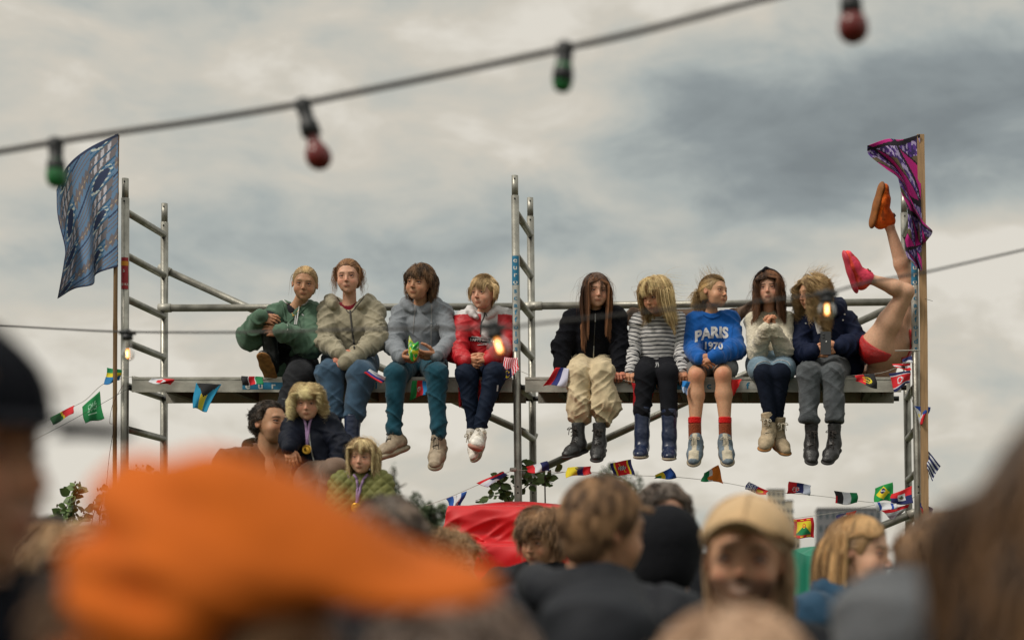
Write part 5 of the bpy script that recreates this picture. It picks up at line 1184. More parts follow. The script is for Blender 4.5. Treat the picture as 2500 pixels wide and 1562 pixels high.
def f_nkorea(u, v):
    if v < .14 or v > .86: return lin(NV)
    if v < .2 or v > .8: return lin(WH)
    d = ((u-.45)*1.4)**2+(v-.5)**2
    a = math.atan2(v-.5, (u-.45)*1.4)
    return lin(RD) if d > .05 or d < .03*(.45+.55*abs(math.cos(2.5*a))) else lin(WH)
def f_angola(u, v):
    if abs(((u-.5)**2+(v-.5)**2)**.5-.24) < .035 and u > .35: return lin(YL)
    if abs((v-.5)-(u-.5)*.5) < .035 and .36 < u < .75: return lin(YL)
    return lin(RD if u < .45 else BK)
def f_phil(u, v):
    if u < .5*(1-abs(2*v-1)): return lin(YL if (u-.15)**2*2+(v-.5)**2 < .008 else WH)
    return lin(BL if v < .5 else RD)
def f_urug(u, v): return lin(WH if int(u*9) % 2 else NV)
def f_swazi(u, v):
    if u < .17 or u > .83: return lin(NV)
    if u < .24 or u > .76: return lin(YL)
    d = ((u-.5)/.18)**2+((v-.5)/.16)**2
    if d < 1: return lin(WH if (v < .5) != (int(u*26) % 2 == 0) else BK)
    if abs(u-.5-(v-.5)*.25) < .02 and .16 < v < .84: return lin(YL)
    return lin(RD)
def f_niger(u, v): 
    if ((u-.45)*1.3)**2+(v-.72)**2 < .035: return lin((206, 112, 28))
    return lin(GN if u < .33 else WH if u < .55 else (206, 112, 28))
def f_kiri(u, v):
    if u < .5: return lin(WH if ((u*7+.10*math.sin(v*9)*7) % 1) < .42 else (34, 40, 110))
    return lin(YL if ((u-.68)*1.4)**2+(v-.5)**2 < .05 else RD)
def f_slovak(u, v):
    d = ((u-.36)*1.6)**2+(v-.62)**2
    if d < .06: return lin(WH if d > .045 or abs(u-.36) < .02 or abs(v-.56) < .03 else RD)
    return lin(RD if u < .38 else NV if u < .7 else (170, 178, 196))
def f_uae(u, v): return lin(RD if (u < .08 and v > .4) else BK if u < .36 else WH if u < .7 else GN)
def f_brazil(u, v):
    a = abs(u-.45)/.36+abs(v-.5)/.42; d = ((u-.45)*1.3)**2+(v-.38)**2
    if d < .028: return lin(WH if abs(v-.38-(u-.45)*.3) < .03 else NV)
    return lin(YL if a < 1 else (20, 142, 66))
def f_haiti(u, v):
    if .35 < u < .68 and .28 < v < .74: return lin((40, 90, 50) if ((u-.51)**2+(v-.5)**2) < .012 and PERM[int(u*40)+int(v*40)*3] % 2 else (96, 40, 30) if ((u-.51)**2+(v-.56)**2) < .008 else WH)
    return lin(RD if v < .5 else NV)
def f_grenada(u, v):
    if u < .16 or u > .84 or v < .14 or v > .86: return lin(YL if (int(u*6) % 2 == 0 and (abs(v-.07) < .03 or abs(v-.93) < .03)) else RD)
    d = (u-.5)**2+((v-.36))**2
    if d < .008: return lin(YL if d < .002 else RD)
    return lin(YL if abs(v-.5) > abs(u-.5)*1.0 and v < .5 or abs(u-.5)*1.15 > abs(v-.36)*1.0 else GN)
def f_swiss(u, v): return lin(WH if (abs(u-.5) < .12 and .2 < v < .8) or (abs(v-.5) < .08) else RD)
def f_cze(u, v): return lin(RD if u < .36 else (36, 40, 120) if u < .68 else WH)
def f_azer(u, v):
    d = ((u-.48)*1.2)**2+(v-.55)**2; d2 = ((u-.51)*1.2)**2+(v-.58)**2
    if d < .018 and d2 > .012 or d2 < .002: return lin(WH)
    return lin((20, 128, 62) if u < .36 else RD if u < .68 else (20, 120, 180))
def f_salv(u, v): 
    d = (u-.6)**2+(v-.75)**2
    return lin((60, 80, 90) if .004 < d < .014 else (20, 74, 150) if u < .36 or u > .72 else WH)
def f_croat(u, v): return lin(RD if v < .34 else (WH if u < .42 else NV) if v < .7 else (WH if u > .45 and u < .62 else (178, 180, 200) if u < .45 else NV))
def f_ecu(u, v):
    d = ((u-.5)*1.6)**2+(v-.12)**2
    if d < .06 and PERM[int(u*30)+int(v*30)*5] % 3: return lin((96, 84, 60))
    return lin(YL if u < .45 else (36, 48, 116) if u < .68 else RD)
def f_rwanda(u, v): return lin(YL if (u-.7)**2*1.6+(v-.55)**2 < .03 else (30, 140, 88) if v < .28 else YL if v < .55 else (20, 104, 160))
def f_guy(u, v): return lin((46, 110, 60) if u < .42+.1*v else YL if u < .5+.1*v else RD)
def flagV(q, pat, nu=26, nv=20, Y=YF-.08, amp=.018, ph=0., bend=0.):
    q = [np.array(p, float) for p in q]; V = []; cc = []
    for i in range(nv+1):
        for k in range(nu+1):
            u, v = k/nu, i/nv; p = (q[0]*(1-u)+q[1]*u)*(1-v)+(q[3]*(1-u)+q[2]*u)*v
            p = p+np.array([math.sin(v*5+ph)*1.6, math.sin(u*5.5+ph*2)*2.0*(.3+v)])
            V.append(J(p[0], p[1], Y+amp*math.sin(u*6+ph+v*2.5)*(.25+v)-.02*v))
    F = [[i*(nu+1)+k, (i+1)*(nu+1)+k, (i+1)*(nu+1)+k+1, i*(nu+1)+k+1] for i in range(nv) for k in range(nu)]
    return V, F, [pat((k+.5)/nu, (i+.5)/nv) for i in range(nv) for k in range(nu)]
def bunting(label, cord, flags, cm=None, r=.0018, Y=YF-.07, ends=()):
    P = spline([J(a[0], a[1], a[2] if len(a) > 2 else Y) for a in cord], 12*len(cord)); t = empty('bunting', tuple(P[0]), label, 'bunting')
    V, F = tube(P, r, 6); mesh('cord', V, F, cm or TWINE, t)
    for i, f in enumerate(flags):
        q, pat = f[0], f[1]; kw = f[3] if len(f) > 3 else {}
        V, F, cc = flagV(q, pat, ph=i*1.7, **kw); o = mesh('flag', V, F, FLAGM, t, col=cc); o['label'] = f[2]
        s = o.modifiers.new('thickness', 'SOLIDIFY'); s.thickness = .0012
    return t
bunting('string of small flags running down left from the left scaffold post', [(330, 918), (258, 934), (210, 975), (180, 992), (125, 1022), (40, 1060)],
        [([(261, 897), (297, 903), (293, 930), (255, 938)], f_rwanda, 'green yellow and blue flag'), ([(199, 993), (242, 954), (254, 1020), (208, 1034)], f_saudi, 'green flag with white script'), ([(123, 1018), (182, 989), (178, 1010), (128, 1036)], f_guy, 'red, yellow and green flag')])
bunting('string of small national flags draped along the front edge of the two scaffold decks', [(322, 918), (400, 929), (500, 935), (590, 924), (642, 922), (760, 930), (900, 903), (940, 925), (1040, 928), (1160, 925), (1232, 900), (1268, 905), (1340, 930), (1391, 898), (1560, 935), (1664, 930), (1800, 925), (1980, 925), (2090, 916), (2160, 908), (2225, 880)],
        [([(370, 922), (426, 926), (418, 941), (364, 931)], f_greenland, 'red and white flag with a halved disc'), ([(477, 935), (539, 937), (504, 1004), (470, 997)], f_bahamas, 'blue and yellow flag with black triangle'),
         ([(590, 917), (643, 920), (642, 940), (590, 938)], f_kenya, 'black, red and green striped flag'), ([(692, 958), (707, 962), (706, 1016), (695, 1014)], st([RD]), 'narrow red flag'),
         ([(826, 960), (839, 960), (838, 999), (826, 996)], st([YL, GN], False), 'yellow and green flag'), ([(887, 910), (902, 901), (941, 922), (930, 938)], lambda u, v: f_cze(u, v), 'red, blue and white flag', dict(Y=11.20)),
         ([(1008, 928), (1044, 930), (1046, 962), (998, 976)], f_azer, 'green, red and blue flag with crescent'), ([(1161, 927), (1174, 927), (1172, 985), (1163, 980)], st([RD]), 'red flag hanging between crossed legs'), ([(1117, 945), (1133, 945), (1133, 993), (1122, 993)], st([RD, RD, WH]), 'red and white flag'),
         ([(1231, 872), (1264, 874), (1266, 904), (1228, 930)], f_malaysia, 'red and white striped flag with yellow crescent', dict(Y=11.36)), ([(1358, 897), (1391, 899), (1381, 943), (1325, 941)], lambda u, v: lin(RD if u < .33 else (20, 34, 100) if u < .62 else (186, 184, 204)), 'red, navy and pale flag', dict(Y=11.3)),
         ([(1543, 935), (1597, 937), (1590, 994), (1547, 993)], st([RD]), 'plain red flag behind black trousers'), ([(1664, 930), (1684, 931), (1677, 962), (1668, 960)], st([(20, 110, 180), (160, 180, 210)], False), 'blue and white flag', dict(Y=11.3)),
         ([(1786, 926), (1812, 926), (1800, 948), (1788, 966)], st([(208, 40, 38)]), 'red flag beside bare legs'), ([(2088, 917), (2136, 911), (2142, 948), (2090, 932)], f_angola, 'red and black flag with yellow emblem', dict(Y=11.38)),
         ([(2169, 911), (2222, 905), (2222, 934), (2185, 956)], f_nkorea, 'red and navy flag with white star', dict(Y=11.36)), ([(2176, 889), (2222, 886), (2224, 903), (2190, 900)], st([RD, WH, RD], False, disc(.6, .5, .2, (40, 60, 50))), 'red and white flag', dict(Y=11.37)), ([(2205, 876), (2228, 868), (2227, 886), (2203, 885)], st([NV, NV, WH], False), 'navy and white flag', dict(Y=11.37))])
bunting('string of small flags hanging down the right wooden pole', [(2222, 920), (2224, 965), (2240, 1020), (2262, 1105), (2268, 1160), (2250, 1230)],
        [([(2230, 990), (2272, 994), (2262, 1024), (2248, 1037)], f_phil, 'blue and red flag with white triangle'), ([(2265, 1101), (2295, 1137), (2276, 1173), (2264, 1148)], lambda u, v: f_urug(v, u), 'navy and white striped flag'), ([(2247, 1226), (2279, 1241), (2271, 1280), (2249, 1248)], st([NV, RD], False), 'navy and red flag')])
bunting('string of small flags rising from the left to the middle post above the red cloth', [(1040, 1234, 10.9), (1100, 1212, 11.1), (1160, 1186, 11.3), (1236, 1154), (1254, 1146)],
        [([(1088, 1216), (1140, 1199), (1125, 1235), (1100, 1238)], f_salv, 'blue and white flag', dict(Y=11.15)), ([(1161, 1179), (1228, 1150), (1238, 1156), (1190, 1190)], f_croat, 'red, white and navy flag', dict(Y=11.3))])
bunting('string of small flags running from the middle post to the right post above the crowd', [(1258, 1146), (1340, 1151), (1450, 1153), (1545, 1160), (1650, 1164), (1770, 1178), (1875, 1198), (2000, 1210), (2120, 1225), (2225, 1232)],
        [([(1284, 1139), (1336, 1125), (1344, 1151), (1290, 1152)], st([RD, WH, NV]), 'red, white and blue flag'), ([(1384, 1141), (1441, 1137), (1444, 1154), (1381, 1167)], f_ecu, 'yellow, blue and red flag with emblem'),
         ([(1490, 1130), (1541, 1121), (1549, 1160), (1497, 1158)], f_swazi, 'red flag with blue edges and a shield'), ([(1600, 1160), (1639, 1141), (1653, 1166), (1598, 1170)], lambda u, v: lin(GN if u < .3 and v > .5 else YL if u < .5 else (20, 70, 150)), 'green, yellow and blue flag'),
         ([(1718, 1154), (1753, 1134), (1767, 1180), (1712, 1172)], f_niger, 'green, white and orange flag'), ([(1827, 1176), (1875, 1198), (1870, 1208), (1818, 1196)], f_kiri, 'blue and white waved flag'),
         ([(1927, 1174), (1981, 1184), (1976, 1208), (1920, 1202)], f_slovak, 'red, blue and white flag with a crest'), ([(2037, 1198), (2093, 1203), (2094, 1228), (2041, 1230)], f_uae, 'black, white and green flag'),
         ([(2135, 1191), (2178, 1176), (2184, 1222), (2135, 1225)], f_brazil, 'green flag with yellow diamond and blue disc'), ([(2176, 1206), (2226, 1186), (2228, 1230), (2174, 1228)], f_haiti, 'red and navy flag with white crest panel', dict(Y=11.38)),
         ([(2135, 1225), (2191, 1228), (2189, 1240), (2139, 1248)], st([WH, (36, 70, 150), WH, WH, WH, (36, 70, 150), WH]), 'white flag with blue bars', dict(Y=11.36)), ([(2152, 1246), (2221, 1231), (2200, 1259), (2173, 1266)], st([RD, WH, (150, 140, 150)], False), 'red and white flag', dict(Y=11.4))])
bunting('lower string of small flags crossing behind the long haired woman to the right post', [(1860, 1275), (1960, 1262), (2060, 1247), (2135, 1232)],
        [([(1937, 1267), (1985, 1263), (1989, 1314), (1937, 1310)], f_grenada, 'red bordered green and yellow flag'), ([(2040, 1258), (2090, 1245), (2085, 1264), (2045, 1268)], st([NV, RD], True, disc(.5, .5, .16, WH)), 'navy and red flag with white star')])
# twine and ties
def line(name, label, pts, r, m, cat): 
    P = spline([J(*p) for p in pts], 10*len(pts)); V, F = tube(P, r, 6); return tag(mesh(name, V, F, m), label, cat)
line('twine', 'dark red twine trailing down beside the bamboo pole', [(300, 940, 11.4), (276, 985, 11.38), (268, 1030, 11.38), (277, 1042, 11.38), (266, 1120, 11.38), (256, 1226, 11.38)], .0016, TWINE_D, 'twine')
line('guy_rope', 'thin dark rope running down left from the left platform end', [(318, 945, 11.4), (240, 990, 11.3), (125, 1052, 11.2), (30, 1100, 11.1)], .0016, BLACKP, 'rope')
line('cable_tie', 'white cable tie binding the wooden pole to the right post level with the red briefs', [(2185, 856, 11.43), (2225, 855, 11.42), (2260, 855, 11.43)], .004, TWINE, 'cable tie')
line('cable_tie', 'thin white tie with a loose end around the right post low down', [(2225, 1218, 11.42), (2245, 1205, 11.41), (2268, 1216, 11.43)], .002, TWINE, 'cable tie')
line('cable_tie', 'dark wire end sticking out right of the wooden pole under the purple flag', [(2258, 729, 11.4), (2277, 735, 11.38)], .0015, BLACKP, 'wire')
V, F = joinVF([lathe(J(1256, 1146, YF)-Vector((0, 0, .012)), (0, 0, 1), [(0, .028), (.006, .031), (.018, .031), (.024, .028)], 16)]); tag(mesh('tape_wrap', V, F, TWINE), 'clear tape wrapped round the middle post holding the bunting', 'tape')
# ------------------------------------------------------------------ ground, far things
V, F = box((-3000, -400, -.3), (3000, 4500, 0)); g = mesh('ground', V, F, mat('trodden grass', (.055, .06, .028), rough=.95, var=.4, vscale=.6, bump=.3, bscale=3), loc=(0, 10, 0), smooth=False); g['kind'] = 'structure'
LEAF = mat('leaf', (.05, .085, .025), rough=.55, attr=True, var=.2, vscale=12); BARK = mat('bark', (.06, .045, .03), rough=.9, var=.3, vscale=10, bump=.5)
def foliage(pts, size, seed, cols, flat=.0):
    rg = np.random.RandomState(seed); n = len(pts); V = []; a = rg.normal(size=(n, 3)); a /= np.linalg.norm(a, axis=1, keepdims=True)
    b = np.cross(a, rg.normal(size=(n, 3))); b /= np.linalg.norm(b, axis=1, keepdims=True); s = size*(.6+.8*rg.rand(n, 1))
    P = np.stack([pts-a*s, pts+b*s*.55, pts+a*s, pts-b*s*.55], 1).reshape(-1, 3); F = np.arange(4*n).reshape(n, 4)
    cl = vnoise(pts/(size*5)+seed)[:, None]; t = np.clip(cl*.9+rg.rand(n, 1)*.35-.1, 0, 1); c = np.array(cols[0])*(1-t)+np.array(cols[1])*t
    return P, F, c
def tree(label, px, top, w, Y, shape, seed, name='tree', cols=((.022, .038, .018), (.07, .10, .04)), n=5200):
    b = J(px, CY, Y); b.z = 0; tz = J(0, top, Y).z; W_ = w/FPX*Y; t = empty(name, b, label, 'tree', 'trees beyond the crowd')
    V, F = tube(spline([b, b+Vector((W_*.02, 0, tz*.5)), b+Vector((0, 0, tz*.93))], 8), np.linspace(.035, .006, 8)*tz, 9)
    parts = [(V, F)]; rg = np.random.RandomState(seed)
    for i in range(7):
        z = tz*(.25+.09*i); a = rg.rand()*6.28; l = W_*.35; parts.append(tube([b+Vector((0, 0, z)), b+Vector((math.cos(a)*l, math.sin(a)*l, z+l*.5))], [.012*tz, .003*tz], 6))
    V, F = joinVF(parts); mesh('trunk', V, F, BARK, t)
    pts = []
    while len(pts) < n:
        p = rg.uniform(-1, 1, (4000, 3)); h_ = (p[:, 2]+1)/2
        if shape == 'cone': rr = (1-h_)**.75*.95+.03
        else: rr = np.sqrt(np.clip(1-((h_-.5)*2)**2, 0, 1))
        q = np.sqrt(p[:, 0]**2+p[:, 1]**2)/(rr+1e-6); nz = vnoise(p*np.array([2.2, 2.2, 3])+seed); ok = (q < .65+.55*nz) & (nz > .30)
        pts += list(p[ok])
    pts = np.array(pts[:n]); lo = .12 if shape == 'cone' else .18
    W3 = np.stack([b.x+pts[:, 0]*W_/2, b.y+pts[:, 1]*W_/2, tz*(lo+(1-lo)*(pts[:, 2]+1)/2)], 1)
    P, F, c = foliage(W3, W_*.035, seed, cols); mesh('crown', P, F, LEAF, t, col=np.repeat(c, 4, 0))
    return t
tree('tall pointed dark tree behind the child in the quilted jacket', 960, 1120, 110, 250, 'cone', 3)
tree('round green tree behind the left end of the red cloth, smaller of the pair', 1016, 1198, 78, 200, 'round', 4, n=7000)
tree('broad green tree whose top stands between the blurred dark head and the red cloth', 1062, 1222, 150, 190, 'round', 5, n=7000)
tree('far tree rising behind the red flag with the shield', 1492, 1128, 130, 260, 'round', 6)
tree('far pointed tree right of the red flag with the shield', 1548, 1150, 90, 270, 'round', 8)
tree('low dark tree at the far left behind the leafy shrubs', 60, 1290, 220, 160, 'round', 9)
tree('low tree at the far right behind the dark haired head', 2420, 1330, 260, 220, 'round', 10)
CON = mat('cream facade', lin((176, 164, 146)), rough=.85, var=.08, vscale=.3); GLS = mat('dark window glass', lin((70, 78, 84)), rough=.25); GRYB = mat('grey facade', lin((112, 112, 116)), rough=.85, var=.08, vscale=.2); ROOF_D = mat('flat roof', lin((90, 90, 92)), rough=.9)
def block(name, label, x0, x1, top, Y, m, steps=None, cols=8, rows=12, depth=18):
    a = J(x0, CY, Y); b = J(x1, CY, Y); tz = J(0, top, Y).z; t = empty(name, ((a.x+b.x)/2, Y+depth/2, 0), label, 'building')
    parts = []; steps = steps or [(0, 1, 1)]
    for (u0, u1, h_) in steps: parts.append(box((a.x+(b.x-a.x)*u0, Y+.01*u0, 0), (a.x+(b.x-a.x)*u1-.01, Y+depth, tz*h_)))
    V, F = joinVF(parts); mesh('wall', V, F, m, t, smooth=False)
    V, F = joinVF([box((a.x+(b.x-a.x)*u0-.2, Y-.2, tz*h_+.01), (a.x+(b.x-a.x)*u1+.2, Y+depth+.2, tz*h_+.6)) for (u0, u1, h_) in steps]); mesh('roof', V, F, ROOF_D, t, smooth=False)
    W_ = (b.x-a.x)/cols
    for i in range(cols):
        for k in range(rows):
            u = (i+.5)/cols; hh_ = [h_ for (u0, u1, h_) in steps if u0 <= u <= u1][0]; z = tz*(k+.3)/rows
            if z+tz/rows*.5 > tz*hh_: continue
            V, F = box((a.x+W_*(i+.25), Y-.05, z), (a.x+W_*(i+.75), Y-.01, z+tz/rows*.5)); mesh('window', V, F, GLS, t, smooth=False)
    return t
block('apartment_building', 'cream stepped apartment tower beyond the crowd, right of the beige cap', 1872, 1952, 1196, 800, CON, [(0, .55, 1), (.55, .8, .90), (.8, 1, .70)], 7, 13)
block('office_building', 'grey flat block beyond the crowd above the long haired woman', 1996, 2152, 1243, 600, GRYB, None, 10, 7, 25)
block('low_building', 'low pale building on the skyline under the grey block', 1850, 2060, 1402, 500, GRYB, None, 10, 2, 20)
# shrubs
def leaf_shape(L_, w_):
    pts = [(0, 0), (.12, .30), (.3, .46), (.5, .5), (.7, .38), (.88, .17), (1, 0), (.88, -.17), (.7, -.38), (.5, -.5), (.3, -.46), (.12, -.30)]
    return [(a*L_, b*w_, .12*L_*math.sin(a*3)-.25*abs(b)*w_) for a, b in pts]
def shrub(label, stems, leaves, Y, seed, name='shrub', size=.07, colr=((.05, .09, .022), (.15, .23, .065)), berries=0):
    base = J(stems[0][0][0], stems[0][0][1], Y); t = empty(name, base, label, 'shrub'); rg = random.Random(seed); sp_ = []; parts = []
    for s in stems:
        P = spline([J(x, y, Y+rg.uniform(-.05, .05)) for x, y in s], 14); gr = P[0].copy(); gr[2] = 0; V0, F0 = tube([gr, (gr+P[0])/2+np.array([.02, 0, 0]), P[0]], [.009, .007, .0045], 6); parts.append((V0, F0)); sp_.append(P); parts.append(tube(P, np.linspace(.0045, .0015, 14), 6))
    V, F = joinVF(parts); mesh('stem', V, F, BARK if not berries else mat('green stem', (.06, .07, .03), rough=.7), t)
    Vs = []; Fs = []; cs = []; o = 0
    for k in range(leaves):
        P = sp_[k % len(sp_)]; i = rg.randint(2, 13); p = P[i]; d = Vector((rg.uniform(-1, 1), rg.uniform(-.7, .7), rg.uniform(-.5, .6))).normalized()
        n_ = Vector((rg.uniform(-.5, .5), rg.uniform(-1, -.2), rg.uniform(.1, 1))).normalized(); s = d.cross(n_).normalized(); n_ = s.cross(d); L_ = size*rg.uniform(.5, 1.15)
        for a, b, c in leaf_shape(L_, L_*.8): Vs.append(Vector(p)+d*(a+.01)+s*b+n_*c)
        cen = Vector(p)+d*(L_*.5+.01); Vs.append(cen+n_*.02*L_)
        Fs += [[o+q, o+(q+1) % 12, o+12] for q in range(12)]; o += 13
        f = rg.random(); cs += [tuple(np.array(colr[0])*(1-f)+np.array(colr[1])*f)]*13
    mesh('leaves', Vs, Fs, LEAF, t, col=cs)
    if berries:
        parts = []
        for k in range(berries):
            P = sp_[k % len(sp_)]; p = P[13]+np.array([rg.uniform(-.03, .03), rg.uniform(-.02, .02), rg.uniform(-.03, .02)]); parts.append(lathe(p, (rg.uniform(-.4, .4), 0, 1), [(-.006, .003), (0, .006), (.006, .0045), (.01, .002)], 7))
        V, F = joinVF(parts); mesh('bud', V, F, mat('bud', (.09, .07, .03), rough=.7), t)
    return t
shrub('hazel branch with green leaves growing round the foot of the middle scaffold post', [[(1250, 1236), (1236, 1210), (1222, 1190), (1210, 1180)], [(1262, 1236), (1240, 1215), (1200, 1210), (1160, 1222)], [(1270, 1230), (1270, 1190), (1280, 1168), (1286, 1150)],
      [(1270, 1200), (1300, 1176), (1330, 1160), (1378, 1152)], [(1330, 1162), (1340, 1175), (1350, 1180)], [(1266, 1225), (1272, 1150), (1275, 1125)], [(1236, 1200), (1215, 1170), (1230, 1160)]], 95, 11.75, 5, size=.075)
shrub('bramble shoots with buds behind the bamboo pole, left of the orange cap', [[(110, 1320), (150, 1270), (162, 1240), (172, 1212), (174, 1206)], [(175, 1300), (182, 1230), (190, 1200), (184, 1184)], [(120, 1330), (135, 1280), (148, 1240)], [(200, 1330), (190, 1280), (180, 1250)], [(150, 1330), (160, 1300), (210, 1250)]], 120, 11.9, 7, size=.075, berries=22)
shrub('bramble shoots beside the left scaffold post above the orange cap', [[(240, 1310), (245, 1250), (252, 1215), (246, 1192)], [(260, 1310), (262, 1240), (258, 1200)], [(300, 1290), (312, 1230), (330, 1180), (345, 1140)], [(320, 1300), (350, 1200), (372, 1150)], [(290, 1300), (300, 1230), (290, 1190)], [(220, 1320), (225, 1270), (236, 1232)]], 90, 11.8, 8, size=.06, berries=26, colr=((.05, .06, .02), (.14, .13, .05)))
# ------------------------------------------------------------------ red velvet covered stand
VELV = mat('red velvet', lin((198, 4, 18)), rough=.6, var=.12, vscale=6, sheen=.12, bump=.08, bscale=200)
def red_stand():
    t = empty('draped_stand', (J(1250, CY, 11).x, 11.1, 0), 'stepped stand covered in red velvet at the foot of the middle post', 'stand')
    Y0 = 10.95; xl = J(1091, 0, Y0).x; xr = J(1490, 0, Y0).x; z1 = J(0, 1238, Y0).z; z2 = J(0, 1331, Y0).z; z3 = J(0, 1436, Y0-.2).z; z4 = z3-.3
    prof = [(Y0+.36, z1+.03), (Y0+.05, z1+.012), (Y0, z1), (Y0-.012, z1-.04), (Y0+.0, z1-.12), (Y0+.01, z2+.05), (Y0-.02, z2+.012), (Y0-.15, z2), (Y0-.175, z2-.03), (Y0-.17, z2-.12), (Y0-.17, z3+.05), (Y0-.2, z3+.012), (Y0-.34, z3), (Y0-.36, z3-.04), (Y0-.36, z4), (Y0-.5, z4-.01), (Y0-.52, z4-.06), (Y0-.52, .02)]
    P = spline([(a, b, 0) for a, b in prof], 150); nu = 130; V = []
    for (y, z, _) in P:
        fl = max(0, z1-z)
        for k in range(nu+1):
            u = k/nu
            if u < .12: a = (u/.12); x = xl-fl*.14-.0; yy = y+(1-a)*(.75); x -= (1-a)*.04
            elif u > .88: a = (1-u)/.12; x = xr+fl*.14; yy = y+(1-a)*.75
            else: x = xl-fl*.14+(xr-xl+fl*.28)*(u-.12)/.76; yy = y
            V.append((x, yy, z))
    V = np.array(V); q = V.copy(); n1 = fbm(np.stack([q[:, 0]*3+q[:, 2]*4.5, q[:, 1]*2, q[:, 2]*2.2-q[:, 0]*1.5], 1)+3, 2); n2 = vnoise(np.stack([q[:, 0]*9-q[:, 2]*12, q[:, 1]*4, q[:, 2]*5], 1)); dropm = np.clip((z1-q[:, 2])/.08, 0, 1)
    V[:, 1] -= ((1-np.abs(2*n1-1))**2-.4)*.07*dropm+((1-np.abs(2*n2-1))**3)*.022*dropm; V[:, 2] += ((n1-.5)*.010)*(1-dropm)
    F = [[i*(nu+1)+k, i*(nu+1)+k+1, (i+1)*(nu+1)+k+1, (i+1)*(nu+1)+k] for i in range(len(P)-1) for k in range(nu)]
    mesh('cloth', V, F, VELV, t)
    pk = [J(x, y, 11.33) for x, y in ((1110, 1246), (1125, 1236), (1200, 1227), (1262, 1223), (1330, 1227), (1400, 1234), (1480, 1240), (1490, 1262))]; S = spline(pk, 40); V = []; 
    for j_, (dz, dy) in enumerate(((0, 0), (-.02, -.03), (-.10, -.06), (-.25, -.06))): V += [p+np.array([0, dy+.01*math.sin(i*.9+j_), dz]) for i, p in enumerate(S)]
    F = [[j_*40+i, (j_+1)*40+i, (j_+1)*40+i+1, j_*40+i+1] for j_ in range(3) for i in range(39)]; o = mesh('back_fold', V, F, VELV, t); o.modifiers.new('t', 'SOLIDIFY').thickness = .004
red_stand()
TARP = mat('green tarpaulin', lin((30, 116, 92)), rough=.45, var=.15, vscale=8, bump=.3, bscale=12)
c0 = J(1960, 1400, 9.4); n = 24; V = []
for i in range(n+1):
    for k in range(n+1):
        u, v = i/n, k/n; e = max(abs(2*u-1), abs(2*v-1)); z = J(0, 1338, 9.4).z-.03*e-max(0, e-.86)*6.5*1.9; V.append((c0.x-.16+u*.5+.02*math.sin(v*20), 9.2+v*.8+.02*math.sin(u*23), z+.02*math.sin(u*11+v*7)))
V = np.array(V); V[:, 2] = np.maximum(V[:, 2], .02)
tag(mesh('tarpaulin', V, [[i*(n+1)+k, (i+1)*(n+1)+k, (i+1)*(n+1)+k+1, i*(n+1)+k+1] for i in range(n) for k in range(n)], TARP), 'green tarpaulin over a low pile between the bearded man and the long haired woman', 'tarpaulin')
# crumpled brown cloth on the rail
CARD = mat('brown waxed wrap', lin((92, 70, 54)), rough=.75, var=.25, vscale=8)
S = spline([J(1520, 768, 11.95), J(1545, 752, 11.9), J(1600, 757, 11.9), J(1700, 752, 11.9), J(1765, 758, 11.9), J(1800, 750, 11.9), J(1840, 735, 11.9)], 40); V = []
for j_, dz in enumerate((.0, -.03, -.07, -.11)): V += [p+np.array([0, .02*math.sin(i*.8+j_*2), dz*(.6+.5*math.sin(i*.25)**2)]) for i, p in enumerate(S)]
o = mesh('folded_tarp', V, [[j_*40+i, (j_+1)*40+i, (j_+1)*40+i+1, j_*40+i+1] for j_ in range(3) for i in range(39)], CARD); o.modifiers.new('t', 'SOLIDIFY').thickness = .006; tag(o, 'crumpled brown tarp tied along the rail behind the blue sweatshirt', 'tarp')
# ------------------------------------------------------------------ string lights
CABLE = mat('grey black cable', lin((46, 42, 40)), rough=.6); SOCK = mat('black lamp socket', lin((22, 24, 28)), rough=.5); REDB = mat('red bulb lacquer', lin((100, 24, 22)), rough=.25, var=.1); GRNB = mat('green bulb lacquer', lin((26, 100, 50)), rough=.3, var=.1)
def glass():
    m = bpy.data.materials.new('clear bulb glass'); m.use_nodes = True; nt = m.node_tree; N = nt.nodes; N.remove(N['Principled BSDF']); g_ = N.new('ShaderNodeBsdfGlossy'); g_.inputs['Roughness'].default_value = .03
    tr = N.new('ShaderNodeBsdfTransparent'); tr.inputs[0].default_value = (.93, .90, .87, 1); fr = N.new('ShaderNodeFresnel'); fr.inputs[0].default_value = 1.22; mx = N.new('ShaderNodeMixShader')
    nt.links.new(fr.outputs[0], mx.inputs[0]); nt.links.new(tr.outputs[0], mx.inputs[1]); nt.links.new(g_.outputs[0], mx.inputs[2]); nt.links.new(mx.outputs[0], N['Material Output'].inputs[0]); return m
GLASS = glass(); FIL = mat('glowing filament', (1, .36, .06), emit=2.6); FIL2 = mat('filament core', (1, .72, .32), emit=5)
